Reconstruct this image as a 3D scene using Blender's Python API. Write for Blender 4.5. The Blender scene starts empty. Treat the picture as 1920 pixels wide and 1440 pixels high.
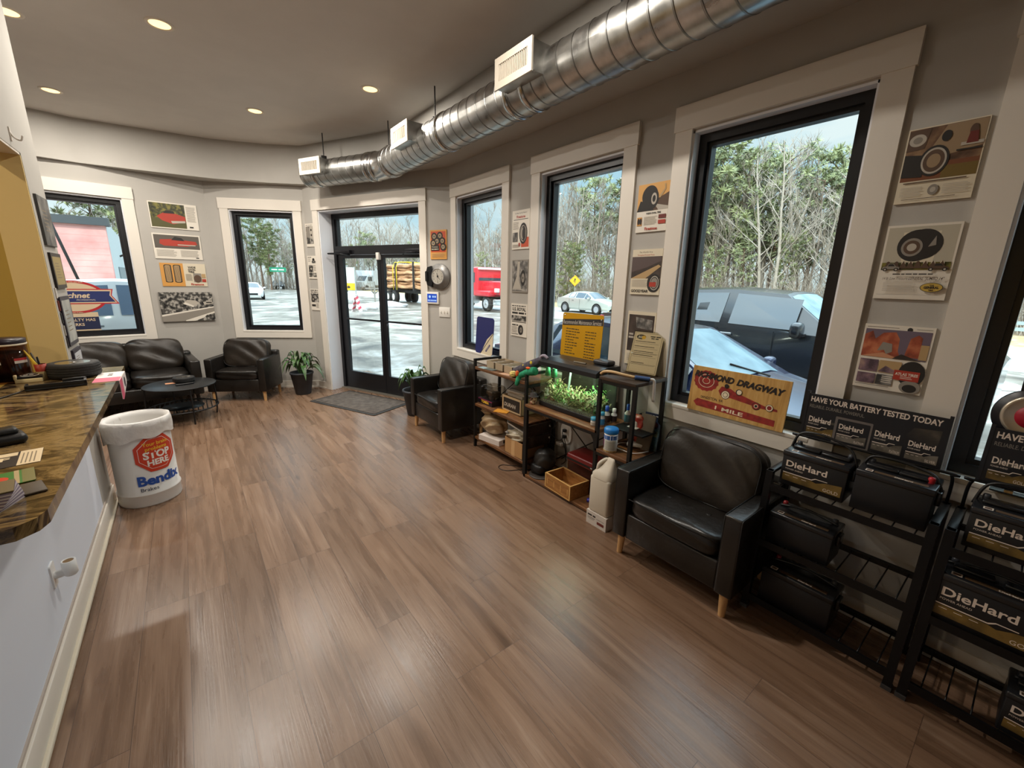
import bpy, bmesh, math, random
from mathutils import Vector, Matrix, Euler
R = math.radians
PI = math.pi
random.seed(7)
SC = bpy.context.scene
COL = SC.collection

# ------------------------------------------------------------------ materials
def lin(h):
    h = h.lstrip('#')
    out = []
    for i in (0, 2, 4):
        c = int(h[i:i+2], 16) / 255
        out.append(c/12.92 if c <= .04045 else ((c+.055)/1.055)**2.4)
    return (*out, 1)
MATS = {}
def newmat(name):
    m = bpy.data.materials.new(name); m.use_nodes = True
    return m, m.node_tree, m.node_tree.nodes['Principled BSDF']
def mat(name, col, rough=.6, metal=0, emit=None, es=0, spec=None, coat=0):
    if name in MATS: return MATS[name]
    m, nt, b = newmat(name)
    b.inputs['Base Color'].default_value = lin(col)
    b.inputs['Roughness'].default_value = rough
    b.inputs['Metallic'].default_value = metal
    if spec is not None: b.inputs['Specular IOR Level'].default_value = spec
    if coat: b.inputs['Coat Weight'].default_value = coat; b.inputs['Coat Roughness'].default_value = .08
    if emit:
        b.inputs['Emission Color'].default_value = lin(emit); b.inputs['Emission Strength'].default_value = es
    MATS[name] = m
    return m
def noisemat(name, stops, scale=5, detail=4, rough=.6, metal=0, bump=0, bscale=None, stretch=(1, 1, 1), coords='Object', distort=0, rrange=None, nrough=.5, coat=0, spec=None):
    """base colour from a noise through a colour ramp; optional fine bump"""
    if name in MATS: return MATS[name]
    m, nt, b = newmat(name); N, L = nt.nodes, nt.links
    tc = N.new('ShaderNodeTexCoord'); mp = N.new('ShaderNodeMapping'); mp.inputs['Scale'].default_value = stretch
    L.new(tc.outputs[coords], mp.inputs['Vector'])
    n = N.new('ShaderNodeTexNoise'); n.inputs['Scale'].default_value = scale; n.inputs['Detail'].default_value = detail
    n.inputs['Distortion'].default_value = distort; n.inputs['Roughness'].default_value = nrough
    L.new(mp.outputs[0], n.inputs['Vector'])
    r = N.new('ShaderNodeValToRGB'); e = r.color_ramp.elements
    while len(e) < len(stops): e.new(.5)
    for k, (p, c) in enumerate(stops): e[k].position = p; e[k].color = lin(c)
    L.new(n.outputs['Fac'], r.inputs[0]); L.new(r.outputs[0], b.inputs['Base Color'])
    b.inputs['Roughness'].default_value = rough; b.inputs['Metallic'].default_value = metal
    if spec is not None: b.inputs['Specular IOR Level'].default_value = spec
    if coat: b.inputs['Coat Weight'].default_value = coat; b.inputs['Coat Roughness'].default_value = .1
    if rrange:
        mr = N.new('ShaderNodeMapRange'); mr.inputs['To Min'].default_value = rrange[0]; mr.inputs['To Max'].default_value = rrange[1]
        L.new(n.outputs['Fac'], mr.inputs['Value']); L.new(mr.outputs[0], b.inputs['Roughness'])
    if bump:
        n2 = N.new('ShaderNodeTexNoise'); n2.inputs['Scale'].default_value = bscale or scale*4; n2.inputs['Detail'].default_value = 3
        L.new(mp.outputs[0], n2.inputs['Vector'])
        bp = N.new('ShaderNodeBump'); bp.inputs['Strength'].default_value = bump; bp.inputs['Distance'].default_value = .01
        L.new(n2.outputs['Fac'], bp.inputs['Height']); L.new(bp.outputs[0], b.inputs['Normal'])
    MATS[name] = m
    return m
def glassmat(name, tint='#ffffff', refl=.05, rough=0.0):
    if name in MATS: return MATS[name]
    m = bpy.data.materials.new(name); m.use_nodes = True; nt = m.node_tree; N, L = nt.nodes, nt.links
    N.remove(N['Principled BSDF'])
    t = N.new('ShaderNodeBsdfTransparent'); t.inputs['Color'].default_value = lin(tint)
    g = N.new('ShaderNodeBsdfGlossy'); g.inputs['Roughness'].default_value = rough
    lw = N.new('ShaderNodeLayerWeight'); lw.inputs['Blend'].default_value = .25
    mr = N.new('ShaderNodeMapRange'); mr.inputs['To Min'].default_value = refl; mr.inputs['To Max'].default_value = .6
    L.new(lw.outputs['Facing'], mr.inputs['Value'])
    pw = N.new('ShaderNodeMath'); pw.operation = 'POWER'; pw.inputs[1].default_value = 1.6
    L.new(mr.outputs[0], pw.inputs[0])
    mx = N.new('ShaderNodeMixShader'); L.new(pw.outputs[0], mx.inputs[0]); L.new(t.outputs[0], mx.inputs[1]); L.new(g.outputs[0], mx.inputs[2])
    L.new(mx.outputs[0], N['Material Output'].inputs['Surface'])
    MATS[name] = m
    return m
def plankmat(name):
    m, nt, b = newmat(name); N, L = nt.nodes, nt.links
    tc = N.new('ShaderNodeTexCoord')
    mp = N.new('ShaderNodeMapping'); mp.inputs['Rotation'].default_value = (0, 0, R(90))
    L.new(tc.outputs['Object'], mp.inputs['Vector'])
    br = N.new('ShaderNodeTexBrick'); br.offset = .37; br.offset_frequency = 3
    br.inputs['Scale'].default_value = 1; br.inputs['Brick Width'].default_value = 1.25; br.inputs['Row Height'].default_value = .178
    br.inputs['Mortar Size'].default_value = .0011; br.inputs['Mortar Smooth'].default_value = .2; br.inputs['Bias'].default_value = 0
    br.inputs['Color1'].default_value = (.0, .0, .0, 1); br.inputs['Color2'].default_value = (1, 1, 1, 1); br.inputs['Mortar'].default_value = (.5, .5, .5, 1)
    L.new(mp.outputs[0], br.inputs['Vector'])
    # per plank offset of the grain
    sep = N.new('ShaderNodeVectorMath'); sep.operation = 'SCALE'; sep.inputs['Scale'].default_value = 17
    L.new(br.outputs['Color'], sep.inputs[0])
    ad = N.new('ShaderNodeVectorMath'); ad.operation = 'ADD'; L.new(mp.outputs[0], ad.inputs[0]); L.new(sep.outputs[0], ad.inputs[1])
    st = N.new('ShaderNodeMapping'); st.inputs['Scale'].default_value = (.55, 6.5, 1); L.new(ad.outputs[0], st.inputs['Vector'])
    n1 = N.new('ShaderNodeTexNoise'); n1.inputs['Scale'].default_value = 2.8; n1.inputs['Detail'].default_value = 6; n1.inputs['Roughness'].default_value = .52; n1.inputs['Distortion'].default_value = .55
    L.new(st.outputs[0], n1.inputs['Vector'])
    r1 = N.new('ShaderNodeValToRGB'); e = r1.color_ramp.elements
    e[0].position = .20; e[0].color = lin('#5a4332'); e[1].position = .84; e[1].color = lin('#a28a76')
    x = e.new(.42); x.color = lin('#775c48'); x = e.new(.60); x.color = lin('#866a55')
    L.new(n1.outputs['Fac'], r1.inputs[0])
    st2 = N.new('ShaderNodeMapping'); st2.inputs['Scale'].default_value = (1.6, 60, 1); L.new(ad.outputs[0], st2.inputs['Vector'])
    n2 = N.new('ShaderNodeTexNoise'); n2.inputs['Scale'].default_value = 2; n2.inputs['Detail'].default_value = 5; n2.inputs['Roughness'].default_value = .6
    L.new(st2.outputs[0], n2.inputs['Vector'])
    r2 = N.new('ShaderNodeValToRGB'); e = r2.color_ramp.elements; e[0].position = .30; e[0].color = (.80, .77, .74, 1); e[1].position = .56; e[1].color = (1, 1, 1, 1)
    L.new(n2.outputs['Fac'], r2.inputs[0])
    mu = N.new('ShaderNodeMix'); mu.data_type = 'RGBA'; mu.blend_type = 'MULTIPLY'; mu.inputs[0].default_value = .8
    L.new(r1.outputs[0], mu.inputs[6]); L.new(r2.outputs[0], mu.inputs[7])
    # tone of each plank
    hs = N.new('ShaderNodeHueSaturation'); mr = N.new('ShaderNodeMapRange'); mr.inputs['To Min'].default_value = .86; mr.inputs['To Max'].default_value = 1.12
    L.new(br.outputs['Color'], mr.inputs['Value']); L.new(mr.outputs[0], hs.inputs['Value']); L.new(mu.outputs[2], hs.inputs['Color'])
    # knots
    kn = N.new('ShaderNodeTexVoronoi'); kn.inputs['Scale'].default_value = 1.5; km = N.new('ShaderNodeMapping'); km.inputs['Scale'].default_value = (1, 3, 1)
    L.new(ad.outputs[0], km.inputs['Vector']); L.new(km.outputs[0], kn.inputs['Vector'])
    kr = N.new('ShaderNodeValToRGB'); e = kr.color_ramp.elements; e[0].position = .02; e[0].color = (.42, .36, .32, 1); e[1].position = .11; e[1].color = (1, 1, 1, 1)
    L.new(kn.outputs['Distance'], kr.inputs[0])
    mk = N.new('ShaderNodeMix'); mk.data_type = 'RGBA'; mk.blend_type = 'MULTIPLY'; mk.inputs[0].default_value = .8
    L.new(hs.outputs[0], mk.inputs[6]); L.new(kr.outputs[0], mk.inputs[7])
    # dark joint
    mj = N.new('ShaderNodeMix'); mj.data_type = 'RGBA'; L.new(br.outputs['Fac'], mj.inputs[0]); L.new(mk.outputs[2], mj.inputs[6]); mj.inputs[7].default_value = lin('#4a382c')
    L.new(mj.outputs[2], b.inputs['Base Color'])
    rr = N.new('ShaderNodeMapRange'); rr.inputs['To Min'].default_value = .20; rr.inputs['To Max'].default_value = .36
    L.new(n1.outputs['Fac'], rr.inputs['Value']); L.new(rr.outputs[0], b.inputs['Roughness'])
    bp = N.new('ShaderNodeBump'); bp.inputs['Strength'].default_value = .15; bp.inputs['Distance'].default_value = .004
    L.new(n2.outputs['Fac'], bp.inputs['Height']); L.new(bp.outputs[0], b.inputs['Normal'])
    return m
def woodmat(name, dark, mid, light, axis=1, scale=3, rough=.5, stretch=9):
    s = [stretch, stretch, stretch]; s[axis] = 1
    return noisemat(name, [(.25, dark), (.5, mid), (.75, light)], scale=scale, detail=7, rough=rough, stretch=tuple(s), distort=.8, nrough=.6, bump=.1)

# ------------------------------------------------------------------ mesh builder
def bez(pts, n=8):
    """Catmull-Rom through the points"""
    P = [Vector(p) for p in pts]; out = []
    for i in range(len(P)-1):
        p0, p1, p2, p3 = P[max(i-1, 0)], P[i], P[i+1], P[min(i+2, len(P)-1)]
        for k in range(n):
            t = k/n
            out.append(.5*((2*p1)+(p2-p0)*t+(2*p0-5*p1+4*p2-p3)*t*t+(3*p1-p0-3*p2+p3)*t*t*t))
    out.append(P[-1]); return out
def ell(cx, cy, rx, ry, n=28, a0=0, a1=2*PI):
    full = abs(a1-a0-2*PI) < 1e-6
    k = n if full else n+1
    return [(cx+rx*math.cos(a0+(a1-a0)*i/n), cy+ry*math.sin(a0+(a1-a0)*i/n)) for i in range(k)]
def rrect(x0, y0, x1, y1, r, n=5):
    p = []
    for cx, cy, a in ((x1-r, y1-r, 0), (x0+r, y1-r, PI/2), (x0+r, y0+r, PI), (x1-r, y0+r, 1.5*PI)):
        for i in range(n+1): p.append((cx+r*math.cos(a+PI/2*i/n), cy+r*math.sin(a+PI/2*i/n)))
    return p
_tc = {}
def textgeo(s, bold=0, shear=0):
    k = (s, bold, shear)
    if k not in _tc:
        cu = bpy.data.curves.new('lettering', 'FONT'); cu.body = s; cu.size = 1; cu.offset = bold; cu.shear = shear; cu.resolution_u = 3
        o = bpy.data.objects.new('lettering', cu); COL.objects.link(o)
        me = bpy.data.meshes.new_from_object(o)
        v = [tuple(q.co) for q in me.vertices]; f = [tuple(q.vertices) for q in me.polygons]
        bpy.data.objects.remove(o); bpy.data.curves.remove(cu); bpy.data.meshes.remove(me)
        _tc[k] = (v, f)
    return _tc[k]
class MB:
    def __init__(s): s.v = []; s.f = []; s.mi = []; s.sm = []; s.mats = []
    def add(s, vs, fs, m, M=None, smooth=False):
        if m not in s.mats: s.mats.append(m)
        k = s.mats.index(m); b = len(s.v)
        if M is not None: vs = [M @ Vector(q) for q in vs]
        s.v += [tuple(q) for q in vs]; s.f += [tuple(b+i for i in q) for q in fs]
        s.mi += [k]*len(fs); s.sm += [smooth]*len(fs)
        return s
    def box(s, x0, x1, y0, y1, z0, z1, m, M=None, r=0, seg=2):
        if r:
            bm = bmesh.new(); bmesh.ops.create_cube(bm, size=1)
            for q in bm.verts: q.co = ((x0+x1)/2+q.co.x*(x1-x0), (y0+y1)/2+q.co.y*(y1-y0), (z0+z1)/2+q.co.z*(z1-z0))
            bmesh.ops.bevel(bm, geom=bm.edges[:], offset=r, segments=seg, profile=.5, affect='EDGES')
            bm.verts.index_update()
            s.add([q.co[:] for q in bm.verts], [[w.index for w in q.verts] for q in bm.faces], m, M, True); bm.free(); return s
        v = [(x, y, z) for z in (z0, z1) for y in (y0, y1) for x in (x0, x1)]
        f = [(0, 2, 3, 1), (4, 5, 7, 6), (0, 1, 5, 4), (2, 6, 7, 3), (0, 4, 6, 2), (1, 3, 7, 5)]
        return s.add(v, f, m, M)
    def prism(s, poly, z0, z1, m, M=None, caps=True, smooth=False):
        n = len(poly)
        v = [(x, y, z0) for x, y in poly]+[(x, y, z1) for x, y in poly]
        f = [(i, (i+1) % n, n+(i+1) % n, n+i) for i in range(n)]
        s.add(v, f, m, M, smooth)
        if caps: s.add(v, [tuple(range(n-1, -1, -1)), tuple(range(n, 2*n))], m, M)
        return s
    def face(s, poly, z, m, M=None):
        if abs(sum(poly[i][0]*poly[(i+1) % len(poly)][1]-poly[(i+1) % len(poly)][0]*poly[i][1] for i in range(len(poly)))) < 1e-12: return s
        a = sum(poly[i][0]*poly[(i+1) % len(poly)][1]-poly[(i+1) % len(poly)][0]*poly[i][1] for i in range(len(poly)))
        if a < 0: poly = poly[::-1]
        return s.add([(x, y, z) for x, y in poly], [tuple(range(len(poly)))], m, M)
    def lathe(s, prof, m, M=None, n=24, smooth=True, caps=True, a0=0, a1=2*PI):
        k = len(prof); full = abs(a1-a0-2*PI) < 1e-6; c = n if full else n+1
        v = []; f = []
        for i in range(c):
            a = a0+(a1-a0)*i/n
            v += [(r*math.cos(a), r*math.sin(a), z) for r, z in prof]
        for i in range(n):
            j = (i+1) % c
            for q in range(k-1): f.append((i*k+q, j*k+q, j*k+q+1, i*k+q+1))
        s.add(v, f, m, M, smooth)
        if caps and full:
            if prof[0][0] > 1e-5: s.add(v, [tuple(i*k for i in range(n-1, -1, -1))], m, M)
            if prof[-1][0] > 1e-5: s.add(v, [tuple(i*k+k-1 for i in range(n))], m, M)
        return s
    def cyl(s, p0, p1, r0, m, r1=None, n=14, M=None, caps=True, smooth=True):
        p0, p1 = Vector(p0), Vector(p1); d = p1-p0; L = d.length
        T = Matrix.Translation(p0) @ d.to_track_quat('Z', 'Y').to_matrix().to_4x4()
        if M is not None: T = M @ T
        return s.lathe([(r0, 0), (r0 if r1 is None else r1, L)], m, T, n, smooth, caps)
    def tube(s, pts, r, m, n=8, M=None, closed=False, caps=True):
        P = [Vector(p) for p in pts]; k = len(P); rr = r if isinstance(r, (list, tuple)) else [r]*k
        ts = []
        for i in range(k):
            a = P[i-1] if (i > 0 or closed) else P[i]; b = P[(i+1) % k] if (i < k-1 or closed) else P[i]
            t = (b-a); ts.append(t.normalized() if t.length > 1e-9 else Vector((0, 0, 1)))
        up = Vector((0, 0, 1)) if abs(ts[0].z) < .9 else Vector((1, 0, 0))
        nn = (up-ts[0]*up.dot(ts[0])).normalized(); v = []; f = []
        for i in range(k):
            nn = (nn-ts[i]*nn.dot(ts[i])); nn = nn.normalized() if nn.length > 1e-6 else ts[i].orthogonal().normalized()
            bb = ts[i].cross(nn)
            for j in range(n):
                a = 2*PI*j/n; v.append(P[i]+(nn*math.cos(a)+bb*math.sin(a))*rr[i])
        for i in range(k if closed else k-1):
            i2 = (i+1) % k
            for j in range(n): f.append((i*n+j, i*n+(j+1) % n, i2*n+(j+1) % n, i2*n+j))
        if caps and not closed: f += [tuple(range(n-1, -1, -1)), tuple((k-1)*n+j for j in range(n))]
        return s.add(v, f, m, M, True)
    def cushion(s, cx, cy, cz, sx, sy, sz, m, e=5, n=12, M=None, sag=0, seed=0, noise=0):
        """puffed box: a subdivided cube blown towards a superellipsoid"""
        rnd = random.Random(seed); v = []; f = []; idx = {}
        ph = [(rnd.uniform(0, 6), rnd.uniform(3, 9), rnd.uniform(3, 9), rnd.uniform(3, 9)) for _ in range(4)]
        def vid(p):
            k = tuple(round(q*1000) for q in p)
            if k not in idx:
                d = sum(abs(q)**e for q in p)**(1/e); q = [a/d for a in p]
                w = noise*sum(math.sin(a+b*q[0]+c*q[1]+g*q[2]) for a, b, c, g in ph)/4
                z = q[2]*sz/2 - (sag*(1-min(1, q[0]**2+q[1]**2)) if q[2] > 0 else 0)
                v.append((cx+q[0]*(sx/2+w), cy+q[1]*(sy/2+w), cz+z+w*.6)); idx[k] = len(v)-1
            return idx[k]
        g = [-1+2*i/n for i in range(n+1)]
        for ax in range(3):
            for sg in (-1, 1):
                for i in range(n):
                    for j in range(n):
                        q = []
                        for a, b in ((g[i], g[j]), (g[i+1], g[j]), (g[i+1], g[j+1]), (g[i], g[j+1])):
                            p = [0, 0, 0]; p[ax] = sg; p[(ax+1) % 3] = a; p[(ax+2) % 3] = b; q.append(vid(p))
                        f.append(tuple(q) if sg > 0 else tuple(q[::-1]))
        return s.add(v, f, m, M, True)
    def grid(s, rows, m, M=None, smooth=True, closed=False):
        k = len(rows[0]); v = [q for r in rows for q in r]; f = []
        for i in range(len(rows)-1):
            for j in range(k if closed else k-1): f.append((i*k+j, i*k+(j+1) % k, (i+1)*k+(j+1) % k, (i+1)*k+j))
        return s.add(v, f, m, M, smooth)
    def text(s, t, x, y, h, m, z=0, M=None, align='c', bold=0, shear=0, sx=1, maxw=None):
        v, f = textgeo(t, bold, shear)
        if not v: return s
        x0 = min(q[0] for q in v); x1 = max(q[0] for q in v); hh = h/.72
        w = (x1-x0)*hh*sx
        if maxw and w > maxw: sx *= maxw/w; w = maxw
        ox = {'c': x-w/2, 'l': x, 'r': x-w}[align]
        return s.add([(ox+(q[0]-x0)*hh*sx, y+q[1]*hh, z) for q in v], f, m, M)
    def greek(s, x, y, w, h, m, z=0, M=None, align='l', seed=0):
        """print too small to read: word-long bars"""
        rnd = random.Random(seed+int(w*9999)); x0 = {'l': x, 'c': x-w/2, 'r': x-w}[align]; u = 0
        while u < w-h*.5:
            L = min(h*rnd.uniform(1.2, 4.2), w-u); s.face([(x0+u, y), (x0+u+L, y), (x0+u+L, y+h*.7), (x0+u, y+h*.7)], z, m, M); u += L+h*.55
        return s
    def build(s, name, parent=None, M=None, sharp=None, **pr):
        me = bpy.data.meshes.new(name); me.from_pydata(s.v, [], s.f)
        for m in s.mats: me.materials.append(m)
        me.polygons.foreach_set('material_index', s.mi); me.polygons.foreach_set('use_smooth', s.sm)
        me.update()
        if sharp is not None:
            try: me.set_sharp_from_angle(angle=R(sharp))
            except Exception: pass
        o = bpy.data.objects.new(name, me); COL.objects.link(o)
        if parent: o.parent = parent
        if M is not None: o.matrix_local = M
        for k, q in pr.items(): o[k] = q
        return o
def thing(name, label, cat, loc=(0, 0, 0), rz=0, group=None, M=None):
    o = bpy.data.objects.new(name, None); COL.objects.link(o); o.empty_display_size = .1
    o.location = loc; o.rotation_euler = (0, 0, rz)
    if M is not None: o.matrix_world = M
    o['label'] = label; o['category'] = cat
    if group: o['group'] = group
    return o
def tag(o, label, cat, group=None, kind=None):
    if label: o['label'] = label
    if cat: o['category'] = cat
    if group: o['group'] = group
    if kind: o['kind'] = kind
    return o
def struct(o): o['kind'] = 'structure'; return o
def kids(o): return [c for c in bpy.data.objects if c.parent == o]
def dup(root, M=None, loc=None, rz=0, label=None, group=None, deep=True, scale=None):
    r = root.copy(); COL.objects.link(r)
    if M is not None: r.matrix_world = M
    if loc is not None: r.location = loc; r.rotation_euler = (0, 0, rz)
    if scale: r.scale = scale
    if label: r['label'] = label
    if group: r['group'] = group
    if deep:
        for ch in kids(root):
            c = ch.copy(); COL.objects.link(c); c.parent = r
            for g in kids(ch):
                d = g.copy(); COL.objects.link(d); d.parent = c
    return r
def TR(x=0, y=0, z=0, rx=0, ry=0, rz=0): return Matrix.Translation((x, y, z)) @ Euler((rx, ry, rz)).to_matrix().to_4x4()
I4 = Matrix.Identity(4)

# ------------------------------------------------------------------ the shop's plan (metres; +y runs along the long window wall)
AZ = [R(a) for a in (0, -23.998, -59.105, -95.797)]
DIR = [Vector((math.sin(a), math.cos(a), 0)) for a in AZ]
NRM = [Vector((-d.y, d.x, 0)) for d in DIR]            # into the room
B0 = Vector((2.5458, 0, 0)); V1 = Vector((2.5458, 4.479, 0)); V2 = V1+DIR[1]*2.542; V3 = V2+DIR[2]*1.2842
BASE = [B0, V1, V2, V3]
def wallM(i, s, z, off=0):
    """frame on wall i: X to the viewer's right, Y up, Z out of the wall into the room"""
    p = BASE[i]+DIR[i]*s+NRM[i]*off; X = -DIR[i]; Y = Vector((0, 0, 1)); Z = NRM[i]
    return Matrix(((X.x, Y.x, Z.x, p.x), (X.y, Y.y, Z.y, p.y), (X.z, Y.z, Z.z, z), (0, 0, 0, 1)))
def wallF(i):
    """frame of wall i: X along the wall, Y outwards, Z up"""
    p = BASE[i]; X = DIR[i]; Y = -NRM[i]
    return Matrix(((X.x, Y.x, 0, p.x), (X.y, Y.y, 0, p.y), (0, 0, 1, 0), (0, 0, 0, 1)))
HCEIL, HSOF = 3.37, 2.895
# ------------------------------------------------------------------ room shell
PAINT = noisemat('grey wall paint', [(.3, '#b1ada6'), (.7, '#b7b3ac')], scale=3, rough=.7, bump=.04, bscale=180)
WHITEW = mat('white half wall paint', '#e2e9f6', .6)
YELLOW = mat('cream yellow paint', '#e3c98c', .65)
OCHRE = mat('ochre yellow office paint', '#cdb15c', .7)
CEILM = noisemat('ceiling paint', [(.3, '#dfdad4'), (.7, '#e4dfd9')], scale=4, rough=.85)
TRIM = mat('white trim paint', '#e4ddd2', .45)
JAMB = mat('white jamb paint', '#e6e8ee', .5)
BLACKF = mat('black window frame', '#16161a', .35)
GLASS = glassmat('window glass', '#f4faf8', .05)
EXTW = mat('outside cladding', '#8d8a84', .8)

fl = MB(); fl.box(-5.2, 2.56, -4, 7.6, -.12, 0, plankmat('wood plank floor')); floor = struct(fl.build('floor'))
ce = MB(); ce.box(-5.4, 3.1, -4.2, 9.2, HCEIL, HCEIL+.3, CEILM); ceiling = struct(ce.build('ceiling'))

def wall(i, name, s0, s1, openings, z1=HCEIL+.02, T=.22):
    b = MB(); M = wallF(i); ss = sorted({s0, s1, *[q for o in openings for q in o[:2]]})
    for a, c in zip(ss, ss[1:]):
        op = [o for o in openings if o[0] <= a+1e-6 and o[1] >= c-1e-6]
        zz = [(-.3, z1)] if not op else [q for q in ((-.3, op[0][2]), (op[0][3], z1)) if q[1]-q[0] > 1e-3 and not (q[0] < 0 and op[0][2] <= 0)]
        for p, q in zz: b.box(a, c, 0, T, p, q, PAINT, M)
    return struct(b.build(name))
ZO0, ZO1 = .865, 2.55
def op(c, w=.87): return (c-w/2, c+w/2, ZO0, ZO1)
WR = [3.883, 2.472, 1.105, -.265, -1.64]
wall(0, 'wall_right', -4.1, 4.5, [op(c) for c in WR])
DOOR = (.445, 2.245, 0, 2.55)
wall(1, 'wall_entrance', -.08, 2.56, [DOOR])
W2C, W1C = .573, 1.291
wall(2, 'wall_far', -.08, 1.30, [op(W2C, .85)])
wall(3, 'wall_left', -.08, 5.2, [op(W1C, .86)])
b = MB(); b.box(-5.4, -5.2, -4.2, 8.2, -.3, HCEIL+.02, PAINT); struct(b.build('wall_side'))
b = MB(); b.box(-5.4, 2.76, -4.2, -4.0, -.3, HCEIL+.02, PAINT); struct(b.build('wall_back'))

# soffit band that steps down below the main ceiling along the windows
sof = MB()
inner = [(2.245, -4.0), (2.245, 5.26), (1.91, 5.86), (1.50, 6.66), (1.12, 6.90), (.52, 7.14), (-.19, 7.24), (-.75, 7.30), (-1.05, 7.24), (-5.2, 6.84)]
outer = [(2.60, -4.0), (2.60, 4.47), (2.2, 5.45), (1.56, 6.85), (1.1, 7.15), (.42, 7.52), (-.2, 7.47), (-.75, 7.42), (-1.05, 7.38), (-5.2, 6.96)]
rows = [[(x, y, HCEIL+.01) for x, y in inner], [(x, y, HSOF) for x, y in inner], [(x, y, HSOF) for x, y in outer], [(x, y, HCEIL+.01) for x, y in outer]]
for k in range(3): sof.grid([rows[k], rows[k+1]], PAINT, smooth=True)
struct(sof.build('ceiling_soffit'))

# ---- windows
def window(n, i, c, w=.87, hw=1.105):
    M = wallF(i)
    root = bpy.data.objects.new('window_%d' % n, None); COL.objects.link(root); root.matrix_world = M; root['kind'] = 'structure'
    a, d = c-w/2, c+w/2; rec = .055
    j = MB()
    j.box(a, a+.012, -.002, .2, ZO0, ZO1, JAMB); j.box(d-.012, d, -.002, .2, ZO0, ZO1, JAMB); j.box(a, d, -.002, .2, ZO1-.012, ZO1, JAMB)
    j.build('jamb', root)
    s = MB(); s.box(a-.002, d+.002, -.022, .2, ZO0-.012, ZO0+.012, TRIM, r=.003); s.build('sill', root)
    t = MB(); cw = .11
    t.box(a-cw, a, -.02, 0, ZO0-.093, ZO1+.01, TRIM); t.box(d, d+cw, -.02, 0, ZO0-.093, ZO1+.01, TRIM)
    t.box(a, d, -.02, 0, ZO0-.093, ZO0-.012, TRIM)
    t.box(c-hw/2, c+hw/2, -.026, 0, ZO1+.01, ZO1+.148, TRIM)
    t.build('casing', root)
    f = MB(); a += .012; d -= .012; z0, z1 = ZO0+.012, ZO1-.012; q = .048
    for k, (y0, y1, g, gw) in enumerate(((rec, rec+.09, 0, q), (rec+.022, rec+.075, q, .022))):
        f.box(a+g, a+g+gw, y0, y1, z0+g, z1-g, BLACKF); f.box(d-g-gw, d-g, y0, y1, z0+g, z1-g, BLACKF)
        f.box(a+g+gw, d-g-gw, y0, y1, z0+g, z0+g+gw, BLACKF); f.box(a+g+gw, d-g-gw, y0, y1, z1-g-gw, z1-g, BLACKF)
    f.build('window_frame', root)
    g = MB(); k = .07; g.box(a+k, d-k, rec+.045, rec+.051, z0+k, z1-k, GLASS); g.build('glass_pane', root)
    return root
for n, (i, c, w) in enumerate([(3, W1C, .86), (2, W2C, .85)]+[(0, c, .87) for c in WR], 1): window(n, i, c, w, hw=1.105 if i == 0 else 1.09)

# ---- entrance: storefront double door with a transom, deep white jambs
M = wallF(1); door = bpy.data.objects.new('door_1', None); COL.objects.link(door); door.matrix_world = M; door['kind'] = 'structure'
a, d, h = DOOR[0], DOOR[1], 2.55; rec = .2
j = MB(); j.box(a, a+.012, -.002, .3, 0, h, JAMB); j.box(d-.012, d, -.002, .3, 0, h, JAMB); j.box(a, d, -.002, .3, h-.012, h, JAMB); j.build('jamb', door)
t = MB(); cw = .105
t.box(a-cw, a, -.02, 0, 0, h+.01, TRIM); t.box(d, d+cw, -.02, 0, 0, h+.01, TRIM); t.box(a-cw-.01, d+cw+.01, -.026, 0, h+.01, h+.148, TRIM); t.build('casing', door)
a += .012; d -= .012; h -= .012
f = MB(); q = .05
f.box(a, a+q, rec, rec+.1, 0, h, BLACKF); f.box(d-q, d, rec, rec+.1, 0, h, BLACKF); f.box(a+q, d-q, rec, rec+.1, h-q-.02, h, BLACKF)
f.box(a+q, d-q, rec-.005, rec+.1, 1.985, 2.10, BLACKF); f.box(a+q, a+q+.03, rec+.02, rec+.08, 2.10, h-q, BLACKF); f.box(d-q-.03, d-q, rec+.02, rec+.08, 2.10, h-q, BLACKF); f.build('door_frame', door)
g = MB(); g.box(a+q, d-q, rec+.04, rec+.046, 2.10, h-q-.02, GLASS); g.build('transom_pane', door)
th = MB(); th.box(a, d, rec-.04, rec+.12, 0, .018, mat('aluminium threshold', '#b9b4a8', .35, .8)); th.build('threshold', door)
STEEL = mat('dark door steel', '#2a2a2e', .35, .6)
mid = (a+d)/2
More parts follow.
